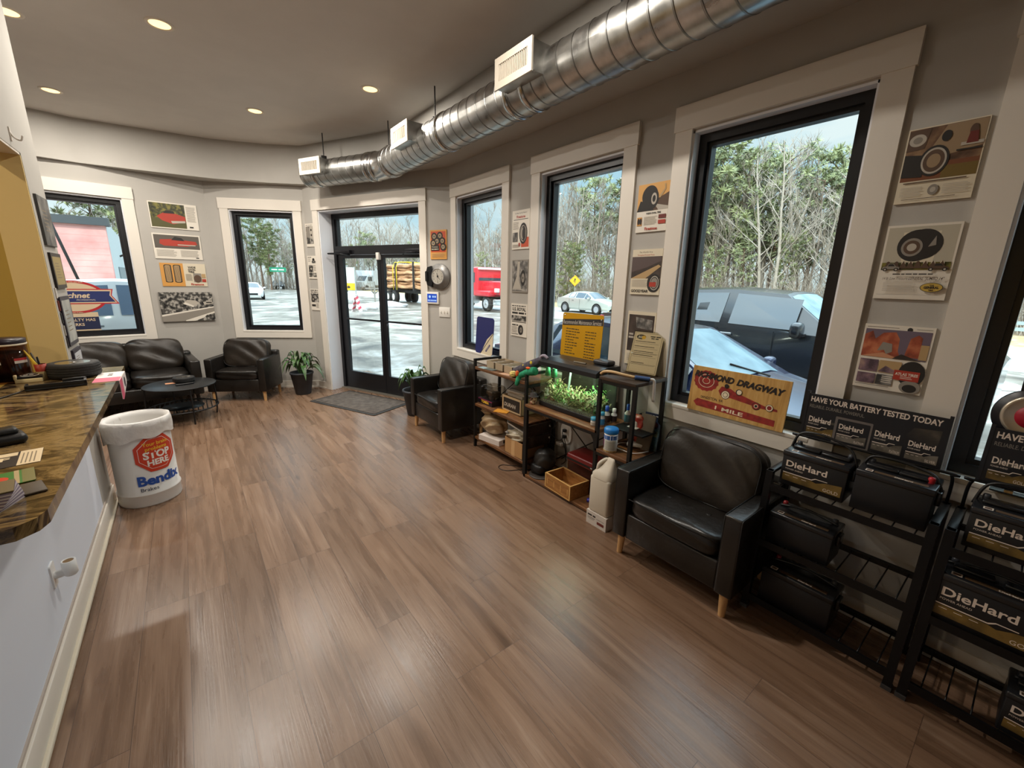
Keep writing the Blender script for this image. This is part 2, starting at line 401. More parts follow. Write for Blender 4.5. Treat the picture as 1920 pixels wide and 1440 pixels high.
for k, (x0, x1, hinge) in enumerate(((a+q+.004, mid-.003, 0), (mid+.003, d-q-.004, 1))):
    L = MB(); y0, y1 = rec+.02, rec+.065; st = .055 if k == 0 else .055
    hs = .10
    sa, sb = (hs, st) if hinge == 0 else (st, hs)
    L.box(x0, x0+sa, y0, y1, .02, 1.98, BLACKF); L.box(x1-sb, x1, y0, y1, .02, 1.98, BLACKF)
    L.box(x0+sa, x1-sb, y0, y1, .02, .28, BLACKF); L.box(x0+sa, x1-sb, y0, y1, 1.935, 1.98, BLACKF)
    leaf = L.build('door_leaf', door)
    pn = MB(); pn.box(x0+sa, x1-sb, y0+.02, y0+.026, .28, 1.935, GLASS); pn.build('glass_pane', leaf)
    rl = MB(); rl.box(x0+sa, x1-sb, y0-.012, y0+.004, 1.062, 1.088, BLACKF, r=.004); rl.build('push_bar', leaf)
    cl = MB(); ca, cb = (x0+.04, x0+.32) if hinge == 0 else (x1-.32, x1-.04)
    cl.box(ca, cb, rec-.055, rec-.005, 1.995, 2.045, STEEL, r=.006)
    if hinge == 1: cl.tube([(cb-.1, rec-.05, 2.0), (cb+.02, rec-.16, 1.99), (cb-.16, rec-.10, 1.985), (cb-.26, rec-.02, 1.975)], .011, STEEL, 6)
    else: cl.tube([(ca+.1, rec-.05, 2.0), (ca+.28, rec-.10, 1.99), (ca+.34, rec-.02, 1.975)], .010, STEEL, 6)
    cl.build('door_closer', leaf)
    if k == 0:
        pl = MB(); x = mid-.135
        pl.tube([(x+.06, y0, 1.045), (x, y0-.06, 1.045), (x-.005, y0-.065, 1.02), (x-.005, y0-.065, .90), (x, y0-.06, .875), (x+.06, y0, .875)], .011, STEEL, 8); pl.build('pull_handle', leaf)
sn = MB(); sn.box(mid-.02, mid+.028, rec-.03, rec+.02, 1.91, 2.005, mat('white plastic', '#e8e4dc', .4), r=.004); sn.build('door_sensor', door)

# ---- baseboards
def baseboard(i, name, s0, s1):
    b = MB(); M = wallF(i); b.box(s0, s1, -.014, 0, 0, .105, TRIM, M); b.box(s0, s1, -.024, 0, 0, .02, TRIM, M); return struct(b.build(name))
baseboard(0, 'baseboard_right', -4, 4.48)
baseboard(1, 'baseboard_entrance', 0, .34)
baseboard(1, 'baseboard_door', 2.355, 2.54)
baseboard(2, 'baseboard_far', 0, 1.284)
baseboard(3, 'baseboard_left', 0, 5)

# ---- counter half wall, and the full wall with the service opening above it
XW = -.6
HW, HOPEN, YJ, YE = 1.035, 2.28, 3.64, 4.03
b = MB()
b.box(-.74, XW, -4, YJ, 0, HW, WHITEW)
struct(b.build('wall_counter'))
b = MB(); b.box(-.74, XW, YJ, YE, 0, HCEIL+.02, PAINT); b.box(-.74, XW, -4, YJ, HOPEN, HCEIL+.02, PAINT)
b.box(-5.2, -.74, YE-.14, YE, 0, HCEIL+.02, PAINT)
struct(b.build('wall_partition'))
b = MB(); b.box(-.745, XW-.002, YJ-.012, YJ, HW, HOPEN, YELLOW); b.box(-.75, XW-.002, -4, YJ, HOPEN-.012, HOPEN, TRIM); struct(b.build('trim_1'))
b = MB(); b.box(-5.2, -.74, YE-.16, YE-.14, 0, HCEIL, OCHRE); b.box(-5.2, -5.18, -4, YE-.14, 0, HCEIL, OCHRE); struct(b.build('wall_office'))
b = MB(); b.box(XW, XW+.016, -4, YE, 0, .13, TRIM, r=.003); b.box(XW, XW+.03, -4, YE+.0, 0, .022, mat('caulked shoe moulding', '#d9cfbb', .5), r=.006); b.box(XW, XW+.007, -4, YE, .13, .142, mat('bead of caulk', '#b9ada2', .6))
struct(b.build('baseboard_counter'))

# ---- duct hung along the soffit
GALV = noisemat('galvanised steel', [(.3, '#9a9a97'), (.5, '#b5b4b0'), (.7, '#c6c5c2')], scale=9, detail=4, rough=.3, metal=1, bump=.06, bscale=14, rrange=(.2, .42))
SEAMM = mat('duct lock seam', '#8f8e8a', .35, 1)
BAND = mat('galvanised collar', '#c3c2bf', .22, 1)
RODM = mat('black threaded rod', '#1b1a18', .5, .6)
duct = thing('air_duct', 'long galvanised spiral air duct hung below the ceiling along the window wall', 'air duct')
DX, DZ, DR = 2.06, 2.937, .15
def spiral(p0, p1, name):
    p0, p1 = Vector(p0), Vector(p1); L = (p1-p0).length; T = Matrix.Translation(p0) @ (p1-p0).to_track_quat('Z', 'Y').to_matrix().to_4x4()
    mb = MB(); pitch = .125; n = 32; prof = [(0, 0), (.90, 0), (.92, .003), (.97, .003), (1.0, 0)]; k = int(L/pitch)+2
    vs = []; fs = []; rows = []
    for t in range(-1, k):
        for u, dr in prof[:-1]:
            row = []
            for j in range(n+1):
                z = (t+u+j/n)*pitch; row.append((z, dr, j))
            rows.append(row)
    for row in rows: vs.append([((DR+dr)*math.cos(2*PI*j/n), (DR+dr)*math.sin(2*PI*j/n), min(max(z, 0), L)) for z, dr, j in row])
    for q in range(len(vs)-1):
        m = SEAMM if q % 4 in (1, 2, 3) else GALV
        mb.grid([vs[q], vs[q+1]], m, T)
    return mb.build(name, duct)
yb = 4.93; D2 = Vector((-.44, .898, 0)).normalized(); E1 = Vector((DX, yb+.16, DZ))+D2*.12
PEND = E1+D2*1.16
spiral((DX, -3.9, DZ), (DX, yb, DZ), 'duct_run'); spiral(E1, PEND, 'duct_run')
el = MB()
pts = [(DX, yb-.005, DZ), (DX, yb+.06, DZ), (DX-.012, yb+.15, DZ), tuple(Vector((DX, yb+.16, DZ))+D2*.07), tuple(E1+D2*.005)]
el.tube(bez(pts, 4), DR+.003, BAND, 32, caps=False); el.build('elbow', duct)
cp = MB(); T = Matrix.Translation(PEND) @ D2.to_track_quat('Z', 'Y').to_matrix().to_4x4(); cp.lathe([(DR+.004, -.03), (DR+.004, .004), (0.001, .004)], GALV, T, 32); cp.build('end_cap', duct)
def collar(p, dr, w=.05):
    mb = MB(); T = Matrix.Translation(p) @ Vector(dr).to_track_quat('Z', 'Y').to_matrix().to_4x4()
    mb.lathe([(DR+.002, -w/2), (DR+.010, -w/2+.004), (DR+.010, w/2-.004), (DR+.002, w/2)], BAND, T, 36, caps=False); mb.build('collar', duct)
for y in (yb-.06, yb-.005, 3.62, 2.62, 2.44, .6): collar((DX, y, DZ), (0, 1, 0), .045)
for k in (.01, .10, .95): collar(E1+D2*k, D2, .04)
def hanger(x, y, z=HCEIL):
    mb = MB(); mb.cyl((x, y, DZ+DR+.02), (x, y, z), .006, RODM, n=8); mb.build('hanger_rod', duct)
    mb = MB(); mb.box(x-.03, x+.03, y-.016, y+.016, DZ+DR-.004, DZ+DR+.03, RODM, r=.004); mb.build('hanger_clamp', duct)
for x, y in ((DX, 3.87), (DX, 4.98), (1.60, 5.91), (DX, 1.72), (DX, -.6)): hanger(x, y)
VENTW = mat('white register face', '#cdc3b3', .4)
DARK = mat('dark slot', '#1d1b18', .9)
def vent(c, ang, w=.36, h=.165, dep=.235, louvre=True):
    """a take-off box on the duct's room side ending in a white grille"""
    T = TR(c[0], c[1], c[2], 0, 0, ang)       # local +X points out of the duct into the room
    mb = MB(); mb.box(0, dep, -w/2, w/2, -h/2, h/2, GALV); mb.box(.03, .06, -w/2-.012, w/2+.012, -h/2-.012, h/2+.012, GALV)
    bx = mb.build('register_box', duct, T)
    g = MB(); x = dep; e = .034
    g.box(x, x+.012, -w/2-.008, w/2+.008, h/2-e, h/2+.008, VENTW); g.box(x, x+.012, -w/2-.008, w/2+.008, -h/2-.008, -h/2+e, VENTW)
    g.box(x, x+.012, -w/2-.008, -w/2+e, -h/2+e, h/2-e, VENTW); g.box(x, x+.012, w/2-e, w/2+.008, -h/2+e, h/2-e, VENTW)
    g.box(x-.004, x+.001, -w/2+e, w/2-e, -h/2+e, h/2-e, DARK)
    k = 17
    for q in range(k):
        yy = -w/2+e+(w-2*e)*(q+.5)/k
        g.box(x, x+.010, yy-.0024, yy+.0024, -h/2+e, h/2-e, VENTW)
    if not louvre: g.box(x+.009, x+.0105, -w/2+e, w/2-e, -h/2+e, h/2-e, VENTW)
    g.build('grille', bx)
vent((DX, 2.385, 2.97), PI); vent((DX, 4.14, 2.985), PI, louvre=True)
pc = E1+D2*.86; vent((pc.x, pc.y, 2.965), math.atan2(-D2.x, D2.y)+PI, w=.34)

# ---- downlights
LENS = mat('lit lamp lens', '#fff2d0', .4, 0, '#ffd08a', 2.4)
RINGM = mat('white downlight ring', '#e9e0d2', .4)
DL = [(.12, 4.28, 'leftmost pair, the brighter one nearer the camera, set in the grey ceiling'), (-.755, 6.41, 'near the soffit above the sofa corner'), (.867, 5.66, 'in the middle, towards the entrance'), (1.63, 4.32, 'closest to the duct, above the entrance mat side'), (-.70, 4.78, 'beside the top of the partition wall'), (1.25, 2.05, 'half cut off by the upper edge of the picture')]
HID = []
def lamp(x, y, z, p, name='downlight_beam', size=.12, col=(1, .93, .83)):
    l = bpy.data.lights.new(name, 'AREA'); l.shape = 'DISK'; l.energy = p; l.color = col; l.size = size
    o = bpy.data.objects.new(name, l); COL.objects.link(o); o.location = (x, y, z); return o
LAB = ['round lit downlight nearest above the service counter', 'round lit downlight above the sofa corner', 'round lit downlight in the middle of the ceiling between sofa and entrance', 'round lit downlight nearest the air duct', 'round lit downlight beside the top of the partition wall', 'round lit downlight cut off by the upper picture edge']
PDL = 31
for k, (x, y) in enumerate([q[:2] for q in DL]+HID):
    t = thing('downlight', LAB[k] if k < 6 else 'round downlight in the ceiling behind the camera', 'ceiling light', (x, y, HCEIL), group='recessed downlights')
    mb = MB(); mb.lathe([(.062, -.001), (.066, -.006), (.085, -.005), (.088, 0)], RINGM, None, 28, caps=False); mb.build('trim_ring', t)
    mb = MB(); mb.lathe([(.063, -.003), (.045, -.009), (.001, -.012)], LENS, None, 28); mb.build('lens', t)
    o = lamp(0, 0, -.018, PDL); o.parent = t

for k, (x, y) in enumerate(((-1.9, 2.2), (-1.9, -.4), (-3.6, 1.4))):
    t = thing('downlight', 'round downlight in the office behind the service opening', 'ceiling light', (x, y, HCEIL), group='recessed downlights in the office')
    mb = MB(); mb.lathe([(.063, -.003), (.045, -.009), (.001, -.012)], LENS, None, 28); mb.build('lens', t); o = lamp(0, 0, -.018, 26, col=(1, .82, .56)); o.parent = t
# ------------------------------------------------------------------ seating
LEATHER = noisemat('black leather', [(.3, '#15120f'), (.7, '#211d1a')], scale=6, rough=.32, bump=.22, bscale=26, rrange=(.24, .40))
LEATHERB = noisemat('brown black leather of the loose cushion', [(.3, '#1c1712'), (.7, '#2e261e')], scale=4, rough=.42, bump=.32, bscale=15, rrange=(.34, .52))
SEAM = mat('seam piping', '#0b0a09', .5)
LEGW = woodmat('pale beech leg', '#b98d5c', '#cda06c', '#dcb481', axis=2, scale=14, rough=.45)
def armchair(label, M):
    t = thing('armchair', label, 'armchair', group='black leather armchairs', M=M)
    W, D = .74, .57; x = W/2; aw = .09; y0, y1 = -D/2, D/2
    for s in (-1, 1):
        mb = MB(); a, b = (-x, -x+aw) if s < 0 else (x-aw, x)
        mb.box(a, b, y0, y1-.03, .135, .575, LEATHER, r=.012, seg=3)
        for q in (a+.004, b-.004): mb.tube([(q, y0+.006, .14), (q, y0+.002, .565), (q, y0+.012, .574), (q, y1-.05, .576)], .003, SEAM, 5)
        mb.build('arm', t)
    mb = MB(); mb.box(-x+aw, x-aw, y0+.012, y1-.05, .135, .30, LEATHER, r=.01); mb.build('base', t)
    mb = MB(); mb.box(-x+.01, x-.01, y1-.10, y1, .135, .63, LEATHER, r=.02, seg=3); mb.build('back', t)
    mb = MB(); w = W-2*aw-.006; mb.cushion(0, y0+.25, .36, w, .50, .13, LEATHER, e=7, n=14, seed=1, noise=.004)
    mb.tube([(-w/2+.01, y0+.002, .405), (w/2-.01, y0+.002, .405)], .003, SEAM, 5)
    seat = mb.build('seat_cushion', t)
    mb = MB()
    for s in (-1, 1): mb.cushion(s*.12, y0+.20, .424, .03, .03, .008, SEAM, e=2, n=4)
    mb.build('tuft_button', seat)
    mb = MB(); T = TR(0, y1-.175, .60, R(-14)); mb.cushion(0, 0, 0, W-2*aw+.035, .17, .42, LEATHERB, e=4.2, n=18, M=T, seed=5, noise=.012)
    p = [(.285*math.copysign(abs(math.cos(a))**.42, math.cos(a)), -.062, .19*math.copysign(abs(math.sin(a))**.42, math.sin(a))) for a in [2*PI*i/60 for i in range(60)]]
    mb.tube(p, .004, SEAM, 5, M=T, closed=True); mb.build('back_cushion', t)
    for sx in (-1, 1):
        for sy in (y0+.045, y1-.06):
            mb = MB(); mb.cyl((sx*(x-.05), sy, .14), (sx*(x-.045), sy-.006 if sy < 0 else sy, 0), .024, LEGW, .017, 14); mb.build('leg', t)
    return t
armchair('black leather armchair nearest the camera, between the shelf tower and the battery rack', TR(2.235, 1.07, 0, rz=R(-90)))
armchair('black leather armchair right of the entrance, in front of the shelf of boxes', TR(2.215, 3.985, 0, rz=R(-90)))
q = V2+DIR[2]*.80+NRM[2]*.50; f = NRM[2]
armchair('black leather armchair in the far corner between the round table and the floor plant', TR(q.x, q.y, 0, rz=math.atan2(f.x, -f.y)))

# sofa under the left window
q = V3+DIR[3]*1.39+NRM[3]*.46; f = NRM[3]
sofa = thing('sofa', 'long black leather sofa under the left window', 'sofa', M=TR(q.x, q.y, 0, rz=math.atan2(f.x, -f.y)))
W, D = 1.92, .80; x = W/2; aw = .11; cwid = (W-2*aw)/3
for s in (-1, 1):
    mb = MB(); a, b = (-x, -x+aw) if s < 0 else (x-aw, x); mb.box(a, b, -D/2, D/2-.05, .16, .60, LEATHER, r=.02, seg=3); mb.build('arm', sofa)
    for k in (-1, 1):
        mb = MB(); mb.cyl((s*(x-.07), k*(D/2-.09), .17), (s*(x-.06), k*(D/2-.08), 0), .022, mat('dark leg', '#171310', .5), .016, 12); mb.build('leg', sofa)
for s in (-1, 0, 1):
    mb = MB(); mb.cushion(s*cwid, -.06, .375, cwid-.006, D-.16, .17, LEATHER, e=6, n=14, seed=3+s, noise=.006); mb.build('seat_cushion', sofa)
    mb = MB(); T = TR(s*cwid, D/2-.20, .625, R(-14)); mb.cushion(0, 0, 0, cwid+.012, .20, .42, LEATHERB, e=4, n=18, M=T, seed=9+s, noise=.018); mb.build('back_cushion', sofa)
mb = MB(); mb.box(-x+aw, x-aw, -D/2+.02, D/2-.06, .16, .31, LEATHER, r=.012); mb.build('base', sofa)
mb = MB(); mb.box(-x+.01, x-.01, D/2-.14, D/2-.02, .16, .64, LEATHER, r=.03, seg=3); mb.build('back', sofa)

# round coffee table
BLKM = mat('matt black metal', '#17181a', .42, .2)
tb = thing('coffee_table', 'round black metal coffee table with a slatted lower shelf', 'coffee table', (-.155, 6.06, 0))
mb = MB(); mb.lathe([(0, .408), (.335, .408), (.345, .412), (.345, .42), (.34, .424), (0, .424)], BLKM, None, 48); mb.build('tabletop', tb)
mb = MB(); mb.tube([(.335*math.cos(a), .335*math.sin(a), .15) for a in [2*PI*i/48 for i in range(48)]], .009, BLKM, 8, closed=True)
for k in range(15):
    xx = -.31+.62*k/14; yy = math.sqrt(max(.335**2-xx*xx, 0))
    mb.box(xx-.006, xx+.006, -yy, yy, .146, .152, BLKM)
mb.lathe([(0, .153), (.20, .153), (.20, .157), (0, .157)], BLKM, None, 32)
mb.build('lower_shelf', tb)
for k in range(4):
    a = R(-75+90*k); mb = MB(); mb.tube(bez([(.325*math.cos(a), .325*math.sin(a), .41), (.338*math.cos(a), .338*math.sin(a), .25), (.335*math.cos(a), .335*math.sin(a), .12), (.32*math.cos(a), .32*math.sin(a), 0)], 4), .008, BLKM, 8); mb.build('leg', tb)
RUB = noisemat('tyre rubber', [(.3, '#141414'), (.7, '#232221')], scale=20, rough=.7, bump=.2)
CHROME = mat('polished metal', '#d7d3cc', .18, 1)
def minityre(name, label, x, y, z, r, h, wheel=CHROME):
    t = thing(name, label, 'tyre', (x, y, z))
    mb = MB(); prof = [(r*.62, .004), (r*.80, 0), (r*.95, .004), (r, h*.16), (r, h*.84), (r*.95, h-.004), (r*.80, h), (r*.62, h-.004)]
    mb.lathe(prof, RUB, None, 40, caps=False)
    for k in range(4): mb.lathe([(r*1.0, h*(.22+.16*k)), (r*1.02, h*(.235+.16*k)), (r*1.02, h*(.31+.16*k)), (r*1.0, h*(.325+.16*k))], RUB, None, 40, caps=False, smooth=False)
    mb.build('tread', t)
    mb = MB(); mb.lathe([(r*.66, h*.96), (r*.60, h*.86), (r*.56, h*.5), (.001, h*.5)], wheel, None, 32)
    for k in range(10):
        a = 2*PI*k/10; mb.box(.0, r*.58, -r*.05, r*.05, h*.72, h*.86, wheel, TR(rz=a), r=.002)
    mb.lathe([(r*.16, h*.7), (r*.16, h*.95), (r*.1, h*.98), (0.001, h*.98)], wheel, None, 16)
    mb.build('wheel_rim', t)
    return t
minityre('tyre_ashtray', 'small black tyre dish with a chrome centre on the round coffee table', -.115, 6.17, .424, .105, .062)
tag(MB().box(-.045, .045, -.03, .03, 0, .003, mat('salmon paper', '#d99a72', .7)).build('paper_note', None, TR(-.245, 6.13, .4245, rz=.1)), 'small orange paper note on the round coffee table', 'paper')
mb = MB(); mb.box(-.085, .085, -.02, .02, 0, .016, mat('black plastic', '#121214', .4), r=.006); tag(mb.build('remote_control', None, TR(-.11, 5.985, .4245, rz=R(14))), 'black remote control on the near side of the round coffee table', 'remote control')

# floor mat
mb = MB(); MATM = noisemat('brown grey ribbed mat', [(.3, '#463d36'), (.55, '#5b5149'), (.75, '#6a5f55')], scale=14, detail=8, rough=.95, bump=.5, bscale=90)
mb.prism(rrect(-.61, -.345, .61, .345, .02), 0, .007, mat('mat rubber edge', '#33302d', .8)); mb.prism(rrect(-.565, -.30, .565, .30, .01), .006, .011, MATM)
q = Vector((1.755, 5.62, 0)); tag(mb.build('door_mat', None, TR(q.x, q.y, .0005, rz=math.atan2(DIR[1].y, DIR[1].x))), 'brown grey door mat on the plank floor inside the entrance', 'door mat')

# potted plants
def leafgeo(mb, base, az, L, w, rise, droop, m, twist=0):
    """strap leaf: a stem that rises then bows over"""
    n = 9; rows = []
    for i in range(n):
        t = i/(n-1); r = L*(t*.9); z = base[2]+rise*math.sin(min(1, t*1.15)*PI/2)-droop*t*t*t
        ww = w*math.sin(PI*min(1, max(0, (t-.22)/.78)))**.8 if t > .22 else .004
        c = Vector((base[0]+r*math.cos(az), base[1]+r*math.sin(az), z)); sd = Vector((-math.sin(az), math.cos(az), 0))
        up = Vector((0, 0, .25*ww)); rows.append([c-sd*max(ww, .003)/2+up, c, c+sd*max(ww, .003)/2+up])
    mb.grid(rows, m)
LEAF = [noisemat('glossy leaf green', [(.3, '#2c4a20'), (.6, '#436a31'), (.8, '#5d8345')], scale=18, rough=.35, stretch=(1, 1, 1)), noisemat('dusty leaf green', [(.3, '#4a5a3c'), (.7, '#748365')], scale=12, rough=.45)]
POT = noisemat('blue grey planter', [(.3, '#33363c'), (.7, '#3f434a')], scale=9, rough=.6)
SOIL = noisemat('potting soil', [(.3, '#1d140e'), (.7, '#33261b')], scale=60, rough=.95)
def plant(x, y, label, seed, n, mix, hrange, sc=1):
    t = thing('potted_plant', label, 'plant', (x, y, 0)); rnd = random.Random(seed)
    mb = MB(); mb.lathe([(.001, 0), (.095, 0), (.105, .01), (.150, .30), (.158, .30), (.158, .325), (.142, .325), (.136, .27)], POT, None, 32); mb.build('pot', t)
    mb = MB(); mb.lathe([(.001, .275), (.138, .27)], SOIL, None, 24); mb.build('soil', t)
    mb = MB()
    for k in range(n):
        az = k*2.4+rnd.uniform(-.3, .3); a = rnd.random()
        L = (.12+.24*a)*sc; rise = rnd.uniform(*hrange)*(1-.35*a); m = LEAF[0] if rnd.random() < mix else LEAF[1]
        br = .03*rnd.random(); leafgeo(mb, (br*math.cos(az), br*math.sin(az), .27), az, L, rnd.uniform(.045, .075), rise, rise*.35+L*.55*a, m)
    mb.build('leaves', t)
    return t
plant(1.225, 6.53, 'leafy plant in a blue grey pot on the floor left of the entrance', 3, 46, .55, (.26, .46))
plant(2.15, 4.71, 'green leafy plant behind the armchair right of the entrance', 8, 30, 1, (.30, .46), .80)

# ------------------------------------------------------------------ trash can made from a brake parts drum
def strips(poly, n=14):
    """convex polygon cut into upright strips so it can be wrapped round a drum"""
    xs = [p[0] for p in poly]; a, b = min(xs), max(xs); out = []
    def cut(xv):
        ys = []
        for i in range(len(poly)):
            p, q = poly[i], poly[(i+1) % len(poly)]
            if abs(p[0]-q[0]) < 1e-9:
                if abs(p[0]-xv) < 1e-6: ys += [p[1], q[1]]
            elif min(p[0], q[0])-1e-9 <= xv <= max(p[0], q[0])+1e-9: ys.append(p[1]+(q[1]-p[1])*(xv-p[0])/(q[0]-p[0]))
        return min(ys), max(ys)
    for i in range(n):
        u, w = a+(b-a)*i/n, a+(b-a)*(i+1)/n; l0, h0 = cut(u); l1, h1 = cut(w)
        out.append([(u, l0), (w, l1), (w, h1), (u, h0)])
    return out
CANW = mat('white painted drum', '#e3e1de', .4)
LINER = noisemat('thin white bin liner', [(.3, '#cfcac6'), (.7, '#e9e6e2')], scale=12, rough=.35, bump=.8, bscale=16)
can = thing('trash_can', 'white brake drum trash can with a plastic liner beside the counter', 'trash can', (-.383, 3.955, 0))
r = .182; mb = MB()
mb.lathe([(.001, .0), (r, .0), (r+.003, .01), (r+.003, .085), (r+.007, .09), (r+.007, .097), (r-.001, .104), (r-.003, .5), (r-.001, .60), (r+.004, .635), (r-.006, .637), (r-.010, .60), (r-.012, .02), (.001, .012)], CANW, None, 56); mb.build('drum', can)
mb = MB(); rnd = random.Random(4); rows = []
for k, (dr, z) in enumerate([(-.012, .40), (-.011, .60), (-.004, .644), (.010, .640), (.013, .60), (.012, .56), (.011, .50)]):
    row = []
    for i in range(60):
        a = 2*PI*i/60; w = (.006*math.sin(5*a+k)+.004*math.sin(11*a+2*k))*(1 if k != 2 else .3)
        zz = z+(.028*math.sin(a*1+2.2)+.010*math.sin(7*a))*(1 if k == 6 else .4 if k == 5 else 0)
        row.append(((r+dr+abs(w)*.8)*math.cos(a), (r+dr+abs(w)*.8)*math.sin(a), zz))
    rows.append(row)
mb.grid(rows, LINER, closed=True); mb.build('liner', can)
art = MB(); RO = mat('drum red orange', '#cf3f22', .5); YL = mat('drum yellow', '#f0c23a', .5); WH = mat('drum white', '#f2efe9', .5); BL = mat('drum blue', '#1d4fa8', .5); NV = mat('drum navy', '#2b3552', .5)
def octa(s): return [(s*math.cos(R(22.5+45*k)), s*math.sin(R(22.5+45*k))*1.02) for k in range(8)]
for kk, (s, m) in enumerate(((.142, RO), (.119, WH), (.116, RO))):
    for p in strips(octa(s)): art.face([(x, y+.395) for x, y in p], .0004*(kk+1), m)
art.text('Your brake', 0, .458, .026, YL, .0019, bold=.02, maxw=.16); art.text('problems', 0, .423, .026, YL, .0019, bold=.02, maxw=.16)
art.text('STOP', 0, .363, .052, WH, .0019, bold=.04, maxw=.17); art.text('HERE', 0, .310, .042, WH, .0019, bold=.04, maxw=.16)
art.text('Bendix', -.14, .168, .072, BL, .0006, align='l', bold=.04, maxw=.30); art.text('Brakes', -.13, .122, .028, NV, .0006, align='l', maxw=.13)
a0 = R(-60); rr = r+.0015
art.v = [((rr+z)*math.cos(a0+x/rr), (rr+z)*math.sin(a0+x/rr), y) for x, y, z in art.v]
art.build('printed_label', can)

# ------------------------------------------------------------------ flag bracket on the half wall
fb = thing('pole_bracket', 'white pole bracket screwed low on the white counter wall', 'bracket', (XW, 2.425, .38))
PW = mat('white plastic bracket', '#e9e9e8', .4)
mb = MB(); mb.prism(rrect(-.03, -.055, .03, .055, .008), 0, .006, PW, TR(0, 0, 0, PI/2, 0, PI/2)); mb.build('wall_plate', fb)
mb = MB(); mb.cyl((0, 0, -.005), (.055, 0, .0), .017, PW, n=16); mb.lathe([(.018, -.02), (.024, -.012), (.024, .05), (.018, .05), (.017, .0), (.001, .0)], PW, TR(.055, 0, 0, 0, 0, 0), 20); mb.lathe([(.0175, .048), (.001, .047)], mat('brown cup inside', '#8a6d48', .7), TR(.055, 0, 0)); mb.build('cup', fb)
# ------------------------------------------------------------------ counter and what lies on it
def granite():
    m, nt, b = newmat('brown gold granite'); N, L = nt.nodes, nt.links
    tc = N.new('ShaderNodeTexCoord'); mp = N.new('ShaderNodeMapping'); mp.inputs['Scale'].default_value = (1.0, 1.5, 1); mp.inputs['Rotation'].default_value = (0, 0, .9); L.new(tc.outputs['Object'], mp.inputs[0])
    n = N.new('ShaderNodeTexNoise'); n.inputs['Scale'].default_value = 4.2; n.inputs['Detail'].default_value = 12; n.inputs['Roughness'].default_value = .68; n.inputs['Distortion'].default_value = 2.4; L.new(mp.outputs[0], n.inputs['Vector'])
    r = N.new('ShaderNodeValToRGB'); e = r.color_ramp.elements; e[0].position = .30; e[0].color = lin('#17130f'); e[1].position = .78; e[1].color = lin('#857662')
    for p, c in ((.42, '#3b2f25'), (.49, '#6f5a3a'), (.58, '#927a53'), (.64, '#51443a')): x = e.new(p); x.color = lin(c)
    L.new(n.outputs['Fac'], r.inputs[0]); L.new(r.outputs[0], b.inputs['Base Color'])
    b.inputs['Roughness'].default_value = .12
    return m
GRAN = granite()
ct = thing('countertop', 'polished brown gold granite countertop on the white half wall', 'countertop', (-.57, 2.5, HW))
mb = MB(); x0, x1, y0, y1 = -.80, -.338, 1.385, YJ-.012
p = [(x0, y0+.012), (x0, y1), (x1-.022, y1), (x1-.012, y0+.07), (x1-.03, y0+.015), (x1-.055, y0)]
p = [(x0+.57, y0-2.5), (x1-.045+.57, y0-2.5), (x1-.012+.57, y0+.03-2.5), (x1+.57, y0+.07-2.5), (x1-.02+.57, y1-2.5), (x0+.57, y1-2.5)]
mb.prism(p, 0, .035, GRAN); mb.build('granite_slab', ct)
CT = HW+.035
BLK = mat('black plastic', '#121214', .4)
minityre('tyre_display', 'black tyre shaped dish lying at the far end of the granite counter', -.548, 3.40, CT, .112, .085)
t = thing('pen_tray', 'black plastic tray on the granite counter in front of the tyre dish', 'tray', (-.575, 3.105, CT), R(8))
mb = MB(); mb.box(-.11, .11, -.045, .045, 0, .012, BLK, r=.004); mb.box(-.11, .11, -.045, -.035, .01, .032, BLK, r=.003); mb.box(-.11, -.10, -.045, .045, .01, .026, BLK); mb.box(.02, .11, .03, .045, .01, .035, BLK, r=.003); mb.box(.10, .11, -.045, .045, .01, .03, BLK); mb.build('tray_body', t)
t = thing('pen_cup', 'red and cream cup of pens and a knife on the granite counter', 'pen cup', (-.668, 3.36, CT))
mb = MB(); CREAM = mat('cream print', '#b3a077', .6); mb.lathe([(.001, 0), (.024, 0), (.022, .05)], CREAM, None, 20); mb.lathe([(.022, .05), (.024, .09), (.021, .09)], mat('red print', '#9c2f20', .5), None, 20, caps=False); mb.build('cup', t)
for k, (dx, dy, c) in enumerate(((-.05, .01, '#d8b431'), (-.03, .03, '#55504a'), (-.005, .0, '#17161a'))):
    mb = MB(); mb.cyl((0, 0, .05), (dx, dy, .17-.02*k), .006 if k else .009, mat('pen %s' % c, c, .4), .004, 8); mb.build('pen', t)
t = thing('parts_jar', 'large clear jar with dark lid on the counter against the cream wall', 'jar', (-.80, 3.40, CT))
mb = MB(); mb.lathe([(.001, .0), (.088, 0), (.092, .01), (.092, .20), (.088, .20), (.086, .012), (.001, .008)], glassmat('jar plastic', '#cbb3a4', .07), None, 36); mb.build('jar_body', t)
mb = MB(); mb.lathe([(.001, .009), (.083, .009), (.083, .16), (.001, .15)], noisemat('brown jar contents', [(.35, '#2a1a15'), (.5, '#5a3328'), (.65, '#7d6653')], scale=22, detail=4, rough=.8), None, 30); mb.build('contents', t)
mb = MB(); mb.lathe([(.094, .198), (.096, .2), (.096, .206), (.092, .208)], mat('cream lid band', '#d9cdb6', .4), None, 36); mb.lathe([(.093, .207), (.095, .21), (.095, .232), (.001, .236)], mat('dark plum lid', '#231a26', .35), None, 36); mb.build('lid', t)
mb = MB(); LR = mat('label red', '#b02a2a', .5); LW = mat('label white', '#d8cfc4', .5)
